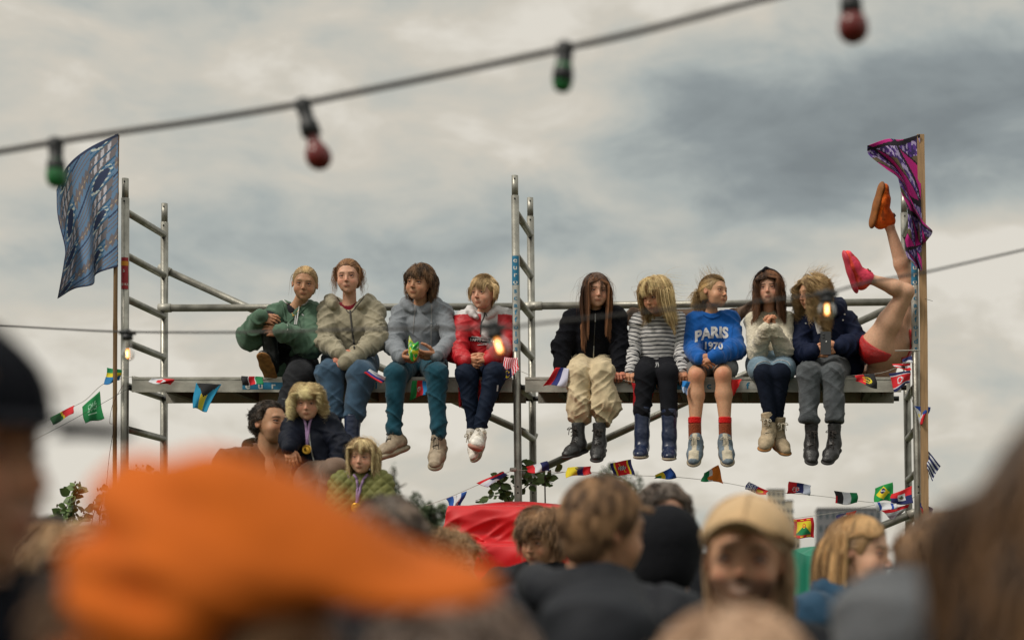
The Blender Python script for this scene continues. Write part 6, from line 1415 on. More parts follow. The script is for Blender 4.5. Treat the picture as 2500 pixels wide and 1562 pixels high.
def lights(label, pts, bulbs, r):
    P = spline([J(*p) for p in pts], 90); t = empty('string_light', tuple(P[0]), label, 'string light'); V, F = tube(P, r, 8); mesh('cable', V, F, CABLE, t)
    for (sx, sy, bx, by, Y, br, kind) in bulbs:
        a = v3(J(sx, sy, Y)); b = v3(J(bx, by, Y)); d = unit(b-a); L_ = np.linalg.norm(b-a)
        sl_ = .026 if kind == 'clear' else .062
        V, F = lathe(a-d*.012, d, [(0, .010), (.006, .0165), (.02, .0155), (sl_*.75, .014), (sl_*.8, .0185), (sl_+.012, .0195), (sl_+.014, .012)], 20)
        s_ = mesh('socket', V, F, SOCK, t)
        if kind == 'clear': V, F = tube([a+np.array([-.03, 0, .001]), a+np.array([.03, 0, -.001])], .008, 10); mesh('cable_clamp', V, F, SOCK, s_)
        st_ = np.dot(b-a, d)-br*1.55
        if kind == 'green': pr = [(-br*1.9, .016), (-br*1.1, .0185), (-br*.5, br), (0, br*1.02), (br*.5, br*.88), (br*.85, br*.55), (br*1.0, .001)]
        else: pr = [(-br*1.9, .0125), (-br*1.45, .013), (-br*1.0, br*.62), (-br*.55, br*.90), (0, br), (br*.45, br*.9), (br*.8, br*.6), (br*.96, br*.25), (br, .001)]
        S = spline([(h_, r_, 0) for h_, r_ in pr], 22); V, F = lathe(b, d, [(q[0], max(q[1], .0008)) for q in S], 24); o = mesh('bulb', V, F, {'red': REDB, 'green': GRNB, 'clear': GLASS}[kind], t)
        if kind == 'clear':
            V, F = tube([b-d*br*.9, b+d*br*.5], .0052, 10); f = mesh('filament', V, F, FIL, o); V, F = tube([b-d*br*.6-np.array([0, .007, 0]), b+d*br*.4-np.array([0, .007, 0])], .003, 8); mesh('filament_core', V, F, FIL2, f)
Yt = lambda x: 3.75-.75*x/2100
lights('blurred festoon cable with red and green bulbs crossing the top of the picture', [(x, y, Yt(x)) for x, y in ((-150, 392), (0, 370), (140, 346), (291, 323), (480, 296), (698, 260), (860, 228), (1100, 179), (1300, 136), (1560, 78), (1858, 0), (2100, -66))],
       [(136, 350, 138, 436, Yt(137), .0205, 'green'), (739, 256, 778, 384, Yt(760), .0255, 'red'), (1380, 118, 1373, 203, Yt(1378), .0180, 'green'), (2071, -55, 2083, 70, Yt(2080), .0265, 'red')], .0066)
Yl = lambda x: float(np.interp(x, [-60, 310, 760, 1218, 1600, 2018, 2560], [7.4, 6.5, 5.1, 4.05, 4.3, 4.85, 5.6]))
lights('lower festoon cable with three lit clear bulbs crossing in front of the children', [(x, y, Yl(x)) for x, y in ((-60, 788), (0, 794), (150, 803), (310, 810), (580, 811), (900, 804), (1205, 800), (1320, 789), (1491, 771), (1640, 755), (1783, 743), (1921, 728), (2018, 716), (2115, 690), (2247, 667), (2350, 644), (2560, 596))],
       [(311, 812, 312, 866, 6.5, .0225, 'clear'), (1203, 798, 1219, 848, Yl(1210), .0225, 'clear'), (2018, 718, 2019, 758, Yl(2018), .0225, 'clear')], .0036)
# ------------------------------------------------------------------ person lying on the deck with legs in the air
def legs_up():
    t = empty('person', J(2150, 905, 11.75), 'person upside down in red sequin briefs with bare legs up, one orange and one pink sneaker', 'person')
    tone = 'fair'; t['label'] = 'person upside down in red briefs, bare legs up in orange and pink sneakers'
    hA, hB = J(2138, 846, 11.52), J(2186, 842, 11.62)
    k1, a1 = J(2216, 690, 11.62), J(2166, 535, 11.55)       # leg straight up, orange shoe
    k2, a2 = J(2213, 712, 11.36), J(2113, 677, 11.30)       # bent leg, pink shoe
    P = []
    def limb(h_, k_, a_):
        h_, k_, a_ = v3(h_), v3(k_), v3(a_); c_ = k_*.70+a_*.30
        return [C(h_, h_*.55+k_*.45, .100, .076, k=.04), C(h_*.55+k_*.45, k_, .076, .051, k=.03), C(k_, c_, .048, .051, k=.02), C(c_, a_*.85+c_*.15, .051, .029, k=.02), C(a_*.85+c_*.15, a_, .031, .032, k=.02)]
    P += limb(hB, k1, a1)+limb(hA, k2, a2)
    P += [C(J(2146, 850, 11.55), J(2178, 848, 11.64), .115, .115, k=.05), C(J(2158, 860, 11.58), J(2152, 905, 11.66), .105, .088, k=.05), C(J(2152, 905, 11.66), J(2140, 905, 11.95), .085, .10, k=.04), C(J(2120, 903, 11.9), J(2165, 903, 11.9), .05, .05, k=.04),
          C(J(2120, 905, 11.92), J(2100, 912, 11.72), .038, .03, k=.02), C(J(2140, 900, 11.95), J(2140, 896, 12.06), .045, .045, k=.03)]
    hc = J(2138, 894, 12.10); M = np.array(Matrix.Rotation(R(180), 3, 'Z') @ Matrix.Rotation(R(-70), 3, 'X')); hp = head_part(hc, .22, M, tone, hairc=(.1, .06, .03))
    body(t, hp+[skin_part(P, .0065, tone, 2)], tone)
    red = mat('red sequin cloth', lin((196, 12, 16)), rough=.35, var=.45, vscale=160, bump=.8, bscale=260, spec=.8)
    Q = [C(J(2146, 851, 11.55), J(2178, 849, 11.64), .121, .121, k=.05), C(hB, v3(hB)*.8+v3(k1)*.2, .112, .108, k=.04), C(hA, v3(hA)*.8+v3(k2)*.2, .112, .108, k=.04),
         B(J(2156, 902, 11.58)-Vector((0, 0, .05)), (.3, .3, .085), rot(0, 0, -6), k=.006, sub=True)]
    u1 = unit(v3(k2)-v3(hA)); u2 = unit(v3(k1)-v3(hB)); _, s1, s2 = frame_of(u1)
    Q.append(B(v3(hA)+u1*.165+np.array([-.03, 0, .0]), (.2, .2, .13), np.stack([s1, s2, u1], 1), k=.006, sub=True))
    _, s1, s2 = frame_of(u2); Q.append(B(v3(hB)+u2*.24, (.2, .2, .13), np.stack([s1, s2, u2], 1), k=.006, sub=True))
    garment(t, 'briefs', Q, red, amp=.003, h=.006)
    garment(t, 'top', [C(J(2151, 907, 11.72), J(2140, 906, 11.96), .090, .106, k=.04), C(J(2118, 903, 11.9), J(2166, 903, 11.9), .056, .056, k=.04)], BLACK_C, amp=.01, h=.009)
    hair(t, hc, .22, M, *BROWN, n=600, length=.6, seg=8, comb=(.8, .3, .1), grav=.5, layer=.05, width=.02, torso=False, cap=scalp_cap(.32))
    OR = [lin((226, 92, 14)), lin((170, 74, 14)), lin((240, 110, 20))]; PK = [lin((232, 66, 96)), lin((214, 60, 60)), lin((226, 70, 50))]
    SB = mat('brown ochre sole', lin((132, 76, 22)), rough=.7, var=.3, vscale=30); LO = mat('ochre lace', lin((120, 62, 18)), rough=.9)
    shoe(t, 'sneaker', a1, (.22, -.25, .93), (.85, .25, -.15), v3(a1)*2-v3(k1)-v3(a1)+v3(k1)*0+np.array([.05, 0, -.3])*0+(v3(k1)-v3(a1)) if False else k1, L=.29, w=.112, cols=((PANEL, OR), SB, LO))
    shoe(t, 'sneaker', a2, (-.32, -.30, .88), (.90, .05, .35), k2, L=.265, w=.108, cols=((PANEL, PK), mat('pink sole', lin((206, 60, 80)), rough=.6, var=.2), LO))
legs_up()
# ------------------------------------------------------------------ man and two children on the lower stand
def adult_top(root, name, m, hc, hh, yaw=0, w=.42, tilt=(0, 0), h=.012, amp=.016, seed=0, arms=True, extra=(), down=1.0, rs=.072, drop=.86, chest=.155, parent=None, fwd=0.):
    """jacket from shoulders to hips for an upright figure, head centre hc"""
    hc = v3(hc); M = rot(yaw); s = hc+np.array([tilt[0], tilt[1]+.03, -drop*hh]); ax = M@np.array([1., 0, 0]); ft = (M@np.array([0, 1., 0]), 1.45)
    sA, sB = s-ax*w/2, s+ax*w/2; nk = s+np.array([0, 0, .055]); P = [C(s-up(.10), s-up(.55*down), chest, .15, k=.06, flat=ft), C(nk, sA, .06, rs, k=.05), C(nk, sB, .06, rs, k=.05), C(sA*.35+sB*.65-up(.05), sA*.65+sB*.35-up(.05), .11, k=.05, flat=ft)]
    if arms:
        for q, sg in ((sA, -1), (sB, 1)):
            e = q+ax*sg*.05-up(.30)+M@np.array([0, .03, 0]); wv = e-up(.20)+M@np.array([-sg*.04, -.14, 0]); a = C(q, e, rs*.95, .062, k=.03); a['f'] = 1.; b = C(e, wv, .06, .042, k=.03); b['f'] = 1.2; P += [a, b]
    P += [C(nk+up(.035), nk+up(.16), .055, .075, k=.01, sub=True)]+list(extra)
    o, bv = garment(root, name, P, m, h=h, amp=amp, seed=seed, fine=.07, parent=parent); return o, bv, s, sA, sB, nk
def lower_body(root, s, m, ground=0., h=.02):
    hz = s-up(.52); g = ground+.06; P = [C(hz+np.array([-.07, 0, 0]), hz+np.array([.07, 0, 0]), .115, k=.05)]
    for sg in (-1, 1):
        kn = np.array([hz[0]+sg*.09, hz[1]-.01, (hz[2]+g)/2+.02]); an = np.array([hz[0]+sg*.10, hz[1]+.02, g]); P += [C(hz+np.array([sg*.08, 0, -.02]), kn, .092, .062, k=.03), C(kn, an, .062, .045, k=.02), ]
    V, F = sdf(P, h); mesh('trousers', V, F, m, root)
    for sg in (-1, 1):
        V, F = sdf([C((hz[0]+sg*.10, hz[1]+.04, ground+.05), (hz[0]+sg*.11, hz[1]-.16, ground+.035), .045, .035, k=.02), B((hz[0], hz[1], ground-.1), (.5, .5, .1), k=.004, sub=True)], .012); mesh('shoe', V, F, SH_BLACK, root)
def man():
    Y = 9.0; hc = J(661, 1036, Y); hh = .232; t = empty('person', J(640, 1300, Y), 'man with dark hair in a brown waxed jacket looking up at the child beside him', 'person')
    M = rot(60, -8, 3); hp = head_part(hc, hh, M, 'tan', hairc=(.02, .014, .01), child=0, brow=(.015, .01, .008), beard=(.13, .07, .045, .35))
    nk = v3(hc)+np.array([-.02, .04, -.20]); hd = J(822, 1128, 8.9)
    body(t, hp+[skin_part(neck_prims(hc, M, hh, nk, .052)+[C(nk-up(.05), nk-up(.5), .08, .1, k=.03), C(nk-up(.05), J(760, 1160, 9.0), .04, .03, k=.02), C(nk-up(.5)-np.array([.05, 0, 0]), nk-up(.9)-np.array([.05, 0, 0]), .06, .04, k=.02)], .012, 'tan'), hand_part('tan', J(812, 1172, 8.92), (.25, -.1, .9), (.2, 1, 0), (1, 0, .1), L=.19, c=None) if False else hand_part('tan', J(816, 1176, 8.90), (.3, -.15, .9), (.1, 1, -.1), (1, -.2, 0), L=.185, curl=(.4, .45, .5, .55))], 'tan')
    el = J(765, 1235, 8.95); wr = J(814, 1182, 8.92); sB = J(702, 1128, 9.05)
    ex = [C(sB, el, .07, .06, k=.03), C(el, wr, .058, .045, k=.03)]
    o, bv, s, sA, sB2, nk2 = adult_top(t, 'waxed_jacket', BROWN_W, hc, hh, 25, .40, (-.03, .03), h=.008, amp=.014, seed=31, extra=ex)
    V, F = sdf(hood(nk2+up(.015), 25, 1.15, .026, droop=-.02, back=.06, front=.02), .007); mesh('collar', V, F, DKOLIVE, o)
    lower_body(t, s, JEAN_BK, .85)
    hair(t, hc, hh, M, (.012, .009, .007), (.07, .048, .034), n=5200, length=.14, adh=.35, comb=(.3, .5, .2), part=.1, grav=.15, seg=8, layer=.04, width=.018, frizz=.03, curl=.008, cfreq=10, seed=101, torso=False, hairline=.32, kout=.33, clump=1.3)
man()
def ribbon_medal(t, o, bv, a, b, c, label, near):
    m = empty('medal', J(c[0], c[1], near), label, 'medal'); w = .011
    for q in (a, b): V, F = ribbon_on(bv, [q[0], q[1], c], w, .006, near=near); mesh('ribbon', V, F, mat('tricolour ribbon', lin((150, 120, 160)), rough=.7, var=.25, vscale=90), m)
    p = hit(bv, c[0], c[1]+5, .012, near); V, F = lathe(p+Vector((0, .004, 0)), (0, -1, .1), [(0, .021), (.002, .0235), (.005, .0235), (.0055, .019), (.004, .017), (.006, .009), (.007, .001)], 26); mesh('disc', V, F, GOLD, m)
def curly_kid():
    Y = 8.8; hc = J(751, 982, Y); hh = .182; t = empty('person', J(750, 1260, Y), 'small child with blond curls in a navy bomber jacket wearing a gold medal', 'person')
    M = rot(8, 11, 0); hp = head_part(hc, hh, M, 'rosy', hairc=(.4, .25, .1), child=2.0)
    sA, sB = J(719, 1042, Y+.05), J(800, 1036, Y+.05); nk = v3(J(754, 1026, Y+.05))
    eA, wA = J(712, 1076, Y-.03), J(706, 1092, Y-.14); eB, wB = J(838, 1090, Y), J(818, 1140, Y-.08); hip = J(775, 1165, Y+.08)
    body(t, hp+[skin_part(neck_prims(hc, M, hh, nk, .032)+[C(nk-up(.06), hip, .04, .05, k=.03), C(sA, eA, .02, k=.01), C(eA, wA, .02, k=.01), C(sB, eB, .02, k=.01), C(eB, wB, .02, k=.01), C(hip, J(790, 1300, Y), .04, .03, k=.02)], .008, 'rosy'),
                   hand_part('warm', wA, (.25, -.3, -.9), (-.2, .9, -.3), (1, 0, 0), L=.115, curl=(.35, .4, .45, .5))], 'rosy')
    o, bv = garment(t, 'bomber_jacket', top(sA, sB, nk, J(772, 1140, Y+.06), eA, eB, wA, wB, rs=.060, re=.058, rw=.036, chest=.105, waist=.125, neck_r=.045), NAVY_B, amp=.011, seed=33, fine=.05)
    V, F = sdf(hood(nk+Vector((0, -.005, .008)), 0, .78, .022, front=.03), .006); mesh('orange_collar', V, F, ORANGE_J, o)
    zipper(o, bv, [(754, 1044), (757, 1080), (764, 1115), (774, 1148)], METAL_Z, .005, near=Y)
    P = [C(hip, J(768, 1172, Y), .075, .09, k=.04), C(J(765, 1170, Y), J(745, 1235, Y-.12), .085, .07, k=.03), C(J(745, 1235, Y-.12), J(748, 1330, Y-.05), .065, .055, k=.02), C(J(795, 1165, Y), J(820, 1150, Y-.12), .075, .06, k=.03), C(J(820, 1150, Y-.12), J(790, 1300, Y-.1), .065, .05, k=.03)]
    garment(t, 'trousers', P, TAUPE, amp=.013, seed=34, fine=.06)
    wristband(t, wA, eA, .024)
    hair(t, hc, hh, M, (.36, .22, .09), (.95, .68, .38), n=5200, length=.66, comb=(.8, .1, .3), part=.0, grav=.40, stiff=.7, seg=22, layer=.06, width=.015, frizz=.03, curl=.10, cfreq=15, lenvar=.45, fringe=(.3, -.7, -.12, .26), fringe_len=.24, seed=111, kout=.33, adh=.0, hairline=.34, clump=1.0, torso=False)
    ribbon_medal(t, o, bv, [(742, 1020), (747, 1040)], [(761, 1020), (755, 1040)], (750, 1092), 'gold medal on a purple ribbon worn by the curly haired child', Y-.1)
    shoe(t, 'boot', J(748, 1335, Y-.05), (0, -1, -.1), (0, 0, 1), J(748, 1300, Y), L=.16, w=.065, cols=(SH_BLACK, SOLE_B, None)); shoe(t, 'boot', J(790, 1310, Y-.1), (0, -1, -.1), (0, 0, 1), J(790, 1290, Y), L=.16, w=.065, cols=(SH_BLACK, SOLE_B, None))
curly_kid()
def quilt_kid():
    Y = 8.6; hc = J(885, 1114, Y); hh = .174; t = empty('person', J(875, 1340, Y), 'small child with straight blond hair in an olive quilted jacket wearing a gold medal', 'person')
    M = rot(-3, 8, 2); hp = head_part(hc, hh, M, 'rosy', hairc=(.3, .2, .1), child=2.0, mouth=.6)
    sA, sB = J(838, 1182, Y+.05), J(926, 1182, Y+.05); nk = v3(J(881, 1164, Y+.05))
    eA, wA = J(826, 1242, Y), J(838, 1300, Y-.1); eB, wB = J(938, 1245, Y), J(926, 1300, Y-.1); hip = J(880, 1330, Y+.05)
    body(t, hp+[skin_part(neck_prims(hc, M, hh, nk, .032)+[C(nk-up(.06), hip, .04, .05, k=.03), C(hip, J(880, 1460, Y), .05, .04, k=.03)], .008, 'rosy'), hand_part('warm', wA, (.2, -.2, -.9), (1, .2, 0), (0, -1, 0), L=.11), hand_part('warm', wB, (-.2, -.2, -.9), (-1, .2, 0), (0, -1, 0), L=.11)], 'rosy')
    m = mat('olive quilted cloth', lin((108, 108, 54)), rough=.75, var=.12, vscale=14)
    V, F = sdf(top(sA, sB, nk, J(880, 1310, Y+.06), eA, eB, wA, wB, rs=.066, re=.064, rw=.042, chest=.115, waist=.14, neck_r=.045), .0055); V = relax(V, F, 1); N = vnormals(V, F)
    a_ = (V[:, 0]+V[:, 2]*.95)/.052; b_ = (V[:, 0]-V[:, 2]*.95)/.052; q = np.minimum(np.abs((a_ % 1)-.5)*-1+.5, np.abs((b_ % 1)-.5)*-1+.5); V = V+N*(np.minimum(q*3.2, 1)**.6*.009)[:, None]
    o = mesh('quilted_jacket', V, F, m, t); bv = BVHTree.FromPolygons([Vector(v) for v in V], [list(map(int, f)) for f in F])
    V, F = sdf(hood(nk+Vector((0, 0, .006)), 0, .9, .020, front=.035), .006); mesh('hood_lining', V, F, mat('mauve grey lining', lin((112, 96, 98)), rough=.9, var=.1), o)
    lower_body(t, v3(nk)-up(-.12)*0+up(.0), BLACK_C, .85)
    hair(t, hc, hh, M, (.26, .15, .06), (.88, .64, .36), n=4000, length=.90, comb=(.8, .15, .2), part=.05, grav=.6, stiff=.65, seg=14, layer=.06, width=.015, frizz=.03, curl=.02, cfreq=12, seed=121, kout=.31, fringe=(.6, -.5, -.1, .26), fringe_len=.3, hairline=.34, clump=.9)
    hair(t, hc, hh, M, (.3, .2, .1), (.8, .6, .35), n=60, length=.6, comb=(.4, .0, .9), seg=10, layer=.15, grav=.3, frizz=.12, width=.007, seed=122, name='flyaway_hair', torso=False, wind=(.1, 0, 0))
    ribbon_medal(t, o, bv, [(864, 1158), (873, 1178)], [(898, 1158), (884, 1178)], (871, 1232), 'gold medal on a purple ribbon worn by the child in the quilted jacket', Y-.1)
quilt_kid()
# the lower deck they stand on
V, F = joinVF([box((J(560, 0, 9).x, 8.5, .78), (J(960, 0, 9).x, 9.6, .85)), box((J(560, 0, 9).x, 8.55, 0), (J(560, 0, 9).x+.06, 8.61, .78)), box((J(960, 0, 9).x-.06, 8.55, 0), (J(960, 0, 9).x, 8.61, .78)), box((J(560, 0, 9).x, 9.5, 0), (J(560, 0, 9).x+.06, 9.56, .78)), box((J(960, 0, 9).x-.06, 9.5, 0), (J(960, 0, 9).x, 9.56, .78))])
tag(mesh('riser', V, F, PINE, smooth=False), 'low wooden riser that the man and two small children stand on', 'riser')
# ------------------------------------------------------------------ the crowd in front
def hunit(hc, hh, M, V): return v3(hc)+hh*(np.asarray(V)@np.asarray(M).T)
def cap_hat(t, hc, hh, M, m, brim=True, bl=.46, tilt=0, name='cap', h=.03, under=None, seams=True, fat=1., lift=0., zr=.40, fold=.03, slope=.13, curv=.16):
    T = rot(0, tilt); T2 = rot(0, tilt-lift*70); P = [E((0, .06, .17), (.395*fat, .455*fat, zr*fat), k=.03), B(np.array([0, .06, .10+lift*.6])+T2@np.array([0, 0, -.26]), (.8, .9, .26), T2, k=.01, sub=True)]
    V, F = sdf(P, h*.7); V = relax(V, F, 1); V = V+vnormals(V, F)*((fbm(V@np.array([[3, 0, 0], [0, 3, 2], [0, 5, 5.]]), 2)-.5)*fold)[:, None]
    o = mesh(name, hunit(hc, hh, M, V), F, m, t)
    if brim:
        Vb = []; n = 22
        for i in range(n+1):
            a = math.pi*(i/n); x = math.cos(a)*.33; 
            for k in range(9):
                f = k/8; y = -.30-math.sin(a)*.10-f*bl*math.sin(a)**.55*1.0; xx = x*(1-.06*f); z = .135+lift-curv*(xx/.33)**2*.55-f*slope
                Vb.append(T@np.array([xx, y, z]))
        Vb = np.array(Vb); F = [[i*9+k, (i+1)*9+k, (i+1)*9+k+1, i*9+k+1] for i in range(n) for k in range(8)]
        b = mesh('brim', hunit(hc, hh, M, Vb), F, m, o); sm = b.modifiers.new('t', 'SOLIDIFY'); sm.thickness = .004
    if seams:
        parts = []
        for a in (0, 60, 120):
            ca, sa = math.cos(R(a+30)), math.sin(R(a+30)); pts = [(ca*math.cos(q)*.402*fat, .06+sa*math.cos(q)*.462*fat, .17+math.sin(q)*(zr+.008)*fat) for q in np.linspace(0, math.pi, 20)]
            parts.append(tube(hunit(hc, hh, M, np.array(pts)), .0022, 5))
        parts.append(lathe(hunit(hc, hh, M, np.array([[0, .06, .17+zr*fat]]))[0], M@np.array([0, 0, 1.]), [(0, .009), (.005, .008), (.007, .002)], 12)); V, F = joinVF(parts); mesh('seam', V, F, m, o)
    return o
def crowd(label, px, py, Y, hh, yaw, pitch=0, roll=0, tone='fair', hc=BROWN, jacket=None, hk=None, hat=None, w=.42, child=0, jk=None, seed=1, beard=None, mouth=0., fine=False, bodyyaw=None, collar=None, tilt=(0, 0), bald=False, hooded=False, neck=(0, .03), hat_fat=1., teeth=False):
    c = J(px, py, Y); t = empty('person', (c.x, c.y, 0), label, 'person', 'crowd watching from the ground'); M = rot(yaw, pitch, roll)
    hp = head_part(c, hh, M, tone, hairc=np.array(hc[0])*.6+np.array(hc[1])*.25, child=child, beard=beard, mouth=mouth, teeth=teeth, h=(.004 if fine else .006)/hh, bald=bald)
    by = yaw*.6 if bodyyaw is None else bodyyaw
    o, bv, s, sA, sB, nk = adult_top(t, 'jacket', jacket, c, hh, by, w, tilt, h=.010 if Y > 3 else .014, amp=(jk or .014), seed=seed, drop=.88)
    body(t, hp+[skin_part(neck_prims(c, M, hh, nk, .055)+[C(s-up(.1), s-up(.5), .07, .08, k=.03)]+[C(q, q-up(.45), .03, k=.02) for q in (sA, sB)], .014, tone)], tone)
    lower_body(t, s, JEAN_BK)
    if collar is not None: V, F = sdf(hood(nk+up(.01), by, 1.25, .032, droop=0, back=.07, front=.03), .009); mesh('hood' if hooded else 'collar', V, F, collar, o)
    if hk is not None:
        k = dict(n=1500, length=.35, comb=(.6, -.2, .2), grav=.2, seg=8, layer=.10, width=.022, frizz=.04, cap=scalp_cap(.31, .03, -.2), seed=seed+200, torso=False); k.update(hk); hair(t, c, hh, M, *hc, **k)
    return t, c, M
DKGR = cloth('charcoal jacket', (44, 46, 52), rough=.6, sheen=0); TEALG = cloth('grey teal jacket', (86, 96, 98), rough=.6); DENIMJ = cloth('dark denim jacket', (38, 68, 92)); GREYJ = cloth('grey padded jacket', (78, 80, 84), rough=.55); NAVYC = cloth('dark navy cap cloth', (22, 24, 32)); TANJ = cloth('tan jacket', (150, 112, 84))
ORANGE = cloth('orange cap cloth', (184, 90, 24), sheen=.0, bump=.1); BEIGEC = cloth('beige cap cloth', (190, 160, 122)); BEANIE = cloth('black knit', (28, 29, 34), bump=.5, bscale=90)
GREYH2 = ((.06, .045, .036), (.22, .165, .13)); GREYH = ((.035, .028, .022), (.16, .12, .10)); SANDY = ((.16, .09, .045), (.52, .33, .18)); LBR = ((.10, .055, .03), (.36, .21, .11)); DBR = ((.05, .028, .016), (.17, .095, .05))
# far to near
crowd('brown haired youth looking down in front of the red cloth', 1322, 1316, 6.8, .215, -30, 14, 4, 'tan', LBR, JEAN_BK, dict(length=.42, comb=(.6, -.5, .3), fringe=(-.3, -.8, -.05, .28), fringe_len=.34, layer=.14, n=2400, clump=1.3, width=.016, frizz=.05), w=.36, seed=3, fine=True)
crowd('person with curly sandy hair in profile at the left edge of the red cloth', 1106, 1386, 6.6, .222, 78, 4, 0, 'fair', SANDY, TANJ, dict(length=.42, comb=(.6, .2, .6), curl=.06, cfreq=20, layer=.20, n=2400, width=.014, frizz=.07, cap=scalp_cap(.31, .08, -.15)), seed=4, fine=True)
crowd('grey haired man partly behind the orange cap peak', 945, 1350, 4.0, .225, 25, 34, 0, 'warm', GREYH2, DKGR, dict(length=.20, comb=(.5, -.3, .3), layer=.06, hairline=.34), seed=5)
crowd('man with short grey brown hair behind the big brown haired man', 1622, 1268, 5.6, .222, 20, 0, 0, 'rosy', GREYH2, DKGR, dict(length=.18, comb=(.6, -.3, .3), layer=.05), seed=6)
t, c, M = crowd('long haired blond woman in profile wearing a dark denim jacket', 2104, 1352, 5.35, .222, 68, 4, 6, 'fair', SANDY, DENIMJ, None, w=.36, seed=7, fine=True, collar=DENIMJ, bodyyaw=30)
hair(t, c, .222, M, (.20, .11, .05), (.72, .46, .22), n=3400, length=1.25, comb=(.35, .65, .1), stiff=.7, grav=.55, seg=16, layer=.07, width=.016, frizz=.008, cap=scalp_cap(.34, .0, -.4), seed=207, back=.08, kout=.27, part=.1, clump=.25)
crowd('person seen from behind in a black beanie between two men', 1632, 1352, 4.7, .238, 170, 0, 0, 'tan', BROWN, BLACK_C, None, seed=8, w=.44, collar=BEANIE)
_t = [o for o in bpy.data.objects if o.get('label') == 'person seen from behind in a black beanie between two men'][0]
V, F = sdf([E((0, .07, .12), (.40, .47, .44), k=.03), E((0, .18, -.15), (.35, .34, .33), k=.1), E((0, -.55, -.15), (.30, .42, .45), k=.06, sub=True)], .025); mesh('beanie', hunit(J(1632, 1352, 4.7), .238, rot(170), V), F, BEANIE, _t)
# big brown haired man, centre right
t, c, M = crowd('big man with short brown hair turned away, dark jacket collar up', 1478, 1292, 4.1, .24, 128, 4, -8, 'tan', LBR, DKGR, dict(length=.13, comb=(.2, .6, .1), layer=.015, grav=.7, n=4600, width=.014, frizz=.012, cap=scalp_cap(.33, -.01, -.38), clump=.15), seed=9, fine=True, w=.50, bodyyaw=150, collar=DKGR, tilt=(-.05, -.02), hooded=True)
# bearded man with the beige cap
t, c, M = crowd('smiling bearded man in a beige cap with long fair hair', 1822, 1372, 3.5, .236, -6, -4, 3, 'tan', SANDY, DKGR, None, seed=10, fine=True, beard=(.055, .028, .018, .85), mouth=.0, w=.44, teeth=True)
cap_hat(t, c, .236, M, BEIGEC, bl=.36, tilt=-2, lift=.10, slope=-.02, zr=.39, curv=.30, fat=1.03)
hair(t, c, .236, M, (.22, .13, .07), (.62, .43, .26), n=420, length=1.0, comb=(.5, .2, -.3), stiff=.7, grav=.8, seg=14, layer=.05, width=.022, frizz=.03, curl=.02, seed=210, only=lambda p: p[:, 2] < .20, kout=.32, torso=True)
# near, strongly blurred
t, c, M = crowd('brown haired person in a grey padded jacket right of the blond woman', 2345, 1402, 3.3, .225, 100, 0, 0, 'tan', LBR, GREYJ, dict(length=.5, comb=(.6, -.2, .3), curl=.03, layer=.12, grav=.35), seed=11, w=.5, bodyyaw=60, tilt=(-.03, 0))
t, c, M = crowd('person in a dark grey hood low at the right in front of the blond woman', 2235, 1650, 2.3, .235, 150, 0, 0, 'tan', DBR, GREYJ, None, seed=12, w=.46, bodyyaw=160)
V, F = sdf([E((0, .10, .14), (.42, .50, .44), k=.03), E((0, .2, -.2), (.38, .36, .38), k=.1), E((0, -.55, -.1), (.30, .42, .45), k=.06, sub=True)], .02); V = V+vnormals(V, F)*(((1-np.abs(2*vnoise(V@np.array([[2.2, 0, 1], [0, 2.5, 0], [1.5, 0, 4.]]))-1))**2-.4)*.09)[:, None]; mesh('raised_hood', hunit(c, .235, M, V), F, GREYJ, t)
crowd('dark hooded figure bottom centre in front of the big brown haired man', 1480, 1640, 2.6, .236, 175, 0, 0, 'tan', BROWN, DKGR, None, seed=13, w=.46)
_t = [o for o in bpy.data.objects if o.get('label') == 'dark hooded figure bottom centre in front of the big brown haired man'][0]
V, F = sdf([E((0, .10, .14), (.42, .50, .44), k=.03), E((0, .2, -.2), (.38, .36, .38), k=.1), E((0, -.55, -.1), (.30, .42, .45), k=.06, sub=True)], .02); V = V+vnormals(V, F)*(((1-np.abs(2*vnoise(V@np.array([[2.2, 0, 1], [0, 2.5, 0], [1.5, 0, 4.]]))-1))**2-.4)*.09)[:, None]; mesh('raised_hood', hunit(J(1480, 1640, 2.6), .236, rot(175), V), F, DKGR, _t)
crowd('fair short haired head blurred at the bottom right of centre', 1790, 1800, 1.75, .235, 178, 0, 0, 'fair', ((.34, .21, .13), (.55, .37, .25)), TANJ, dict(length=.16, comb=(.3, .3, .2), layer=.05, n=2200, width=.03, cap=scalp_cap(.36, .03, -.4)), seed=14)
crowd('brown grey haired head blurred at the bottom centre', 1130, 1748, 1.85, .232, 170, 0, 0, 'tan', ((.10, .07, .055), (.22, .155, .12)), GREYJ, dict(length=.2, comb=(.3, .3, .2), layer=.06, n=1800, width=.03, cap=scalp_cap(.36, .03, -.4)), seed=15)
crowd('person with tousled fair hair at the left between the dark cap and the orange cap', 170, 1440, 3.4, .228, 40, 0, 0, 'rosy', SANDY, TEALG, dict(length=.35, comb=(.7, -.2, .2), layer=.12), seed=16)
crowd('grey haired person low at the left behind the dark cap', 95, 1385, 4.4, .228, 20, 4, 0, 'fair', GREYH, DKGR, dict(length=.28, comb=(.6, -.2, .3), layer=.1), seed=17)
t, c, M = crowd('very blurred person in a bright orange cap facing right', 540, 1640, 1.17, .215, 84, 2, 0, 'tan', DBR, DKGR, dict(length=.16, comb=(.3, .3, .1), layer=.04, n=900, width=.03, cap=scalp_cap(.34, .0, -.3)), seed=18)
Yo = 1.17; Mo = rot(0, 0, 13)
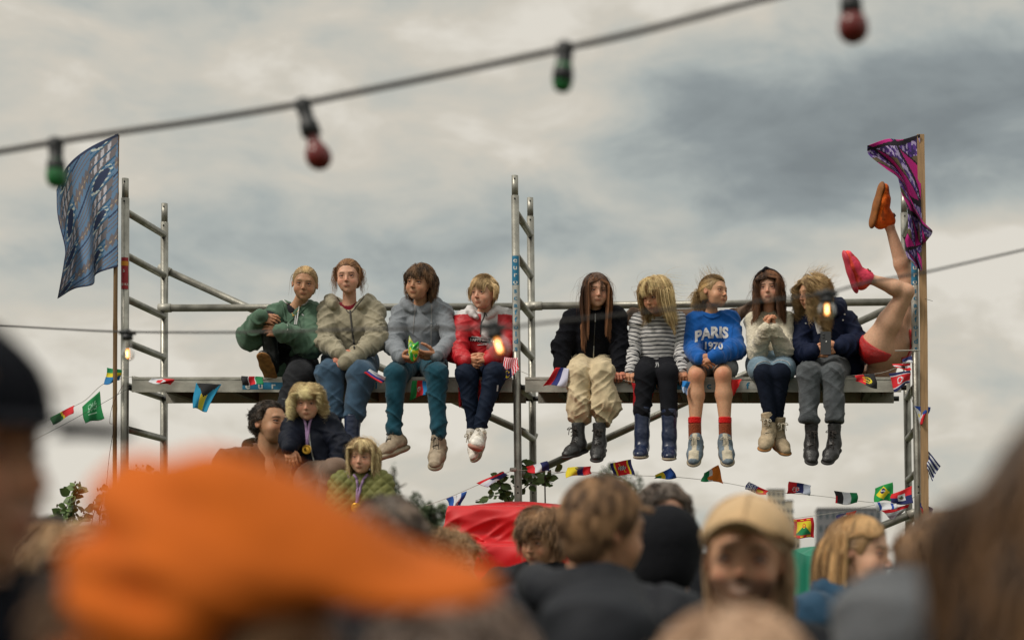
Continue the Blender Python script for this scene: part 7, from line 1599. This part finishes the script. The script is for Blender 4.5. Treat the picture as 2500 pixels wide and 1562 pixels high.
P = [E(J(490, 1455, Yo), (.092, .085, .086), k=.03), E(J(650, 1425, Yo), (.060, .078, .056), k=.04), E(J(770, 1412, Yo), (.056, .074, .040), Mo, k=.05), E(J(925, 1398, Yo), (.083, .080, .0115), rot(0, 14, 9), k=.03),
     B(J(1010, 1600, Yo), (.12, .2, .028), rot(0, 0, 2), k=.006, sub=True), B(J(680, 1650, Yo)+Vector((.02, 0, -.03)), (.075, .2, .045), rot(0, 0, -42), k=.01, sub=True)]
V, F = sdf(P, .0045); V = relax(V, F, 2); q = V-v3(J(500, 1400, Yo))
fo = vnoise(np.stack([q[:, 0]*9+q[:, 2]*22, q[:, 1]*8, q[:, 2]*9-q[:, 0]*5], 1)+4)+.5*vnoise(np.stack([q[:, 0]*22+q[:, 2]*48, q[:, 1]*14, q[:, 2]*20-q[:, 0]*12], 1))
V = V+vnormals(V, F)*((fo-.75)*.055*smooth01(-q[:, 0], -.09, -.02))[:, None]; oc = mesh('cap', V, F, ORANGE, t)
V, F = lathe(J(478, 1160, Yo), (0, 0, 1), [(0, .007), (.004, .006), (.006, .002)], 12); mesh('button', V, F, ORANGE, oc)
t, c, M = crowd('blurred dark figure in a navy cap at the left edge, facing right', -150, 1105, 1.6, .24, 82, 0, 0, 'warm', BROWN, NAVYC, dict(length=.14, comb=(.3, .3, .1), layer=.04, n=700, width=.03, cap=scalp_cap(.34, .0, -.3)), seed=19, beard=(.14, .07, .045, .5))
cap_hat(t, c, .24, M, NAVYC, bl=.34, tilt=0, fat=1.03, zr=.36, curv=.04, slope=.04)
t, c, M = crowd('very blurred person with long dark brown hair at the right edge', 2760, 1430, 1.3, .24, -150, 0, 0, 'tan', DBR, BLACK_C, None, seed=20, w=.5)
hair(t, c, .24, M, (.018, .011, .008), (.15, .075, .03), n=2600, length=1.5, comb=(.9, .1, .1), stiff=.7, grav=.5, seg=14, layer=.26, width=.03, frizz=.03, curl=.03, cap=scalp_cap(.30, .14, -.5), seed=220, kout=.3, torso=True)
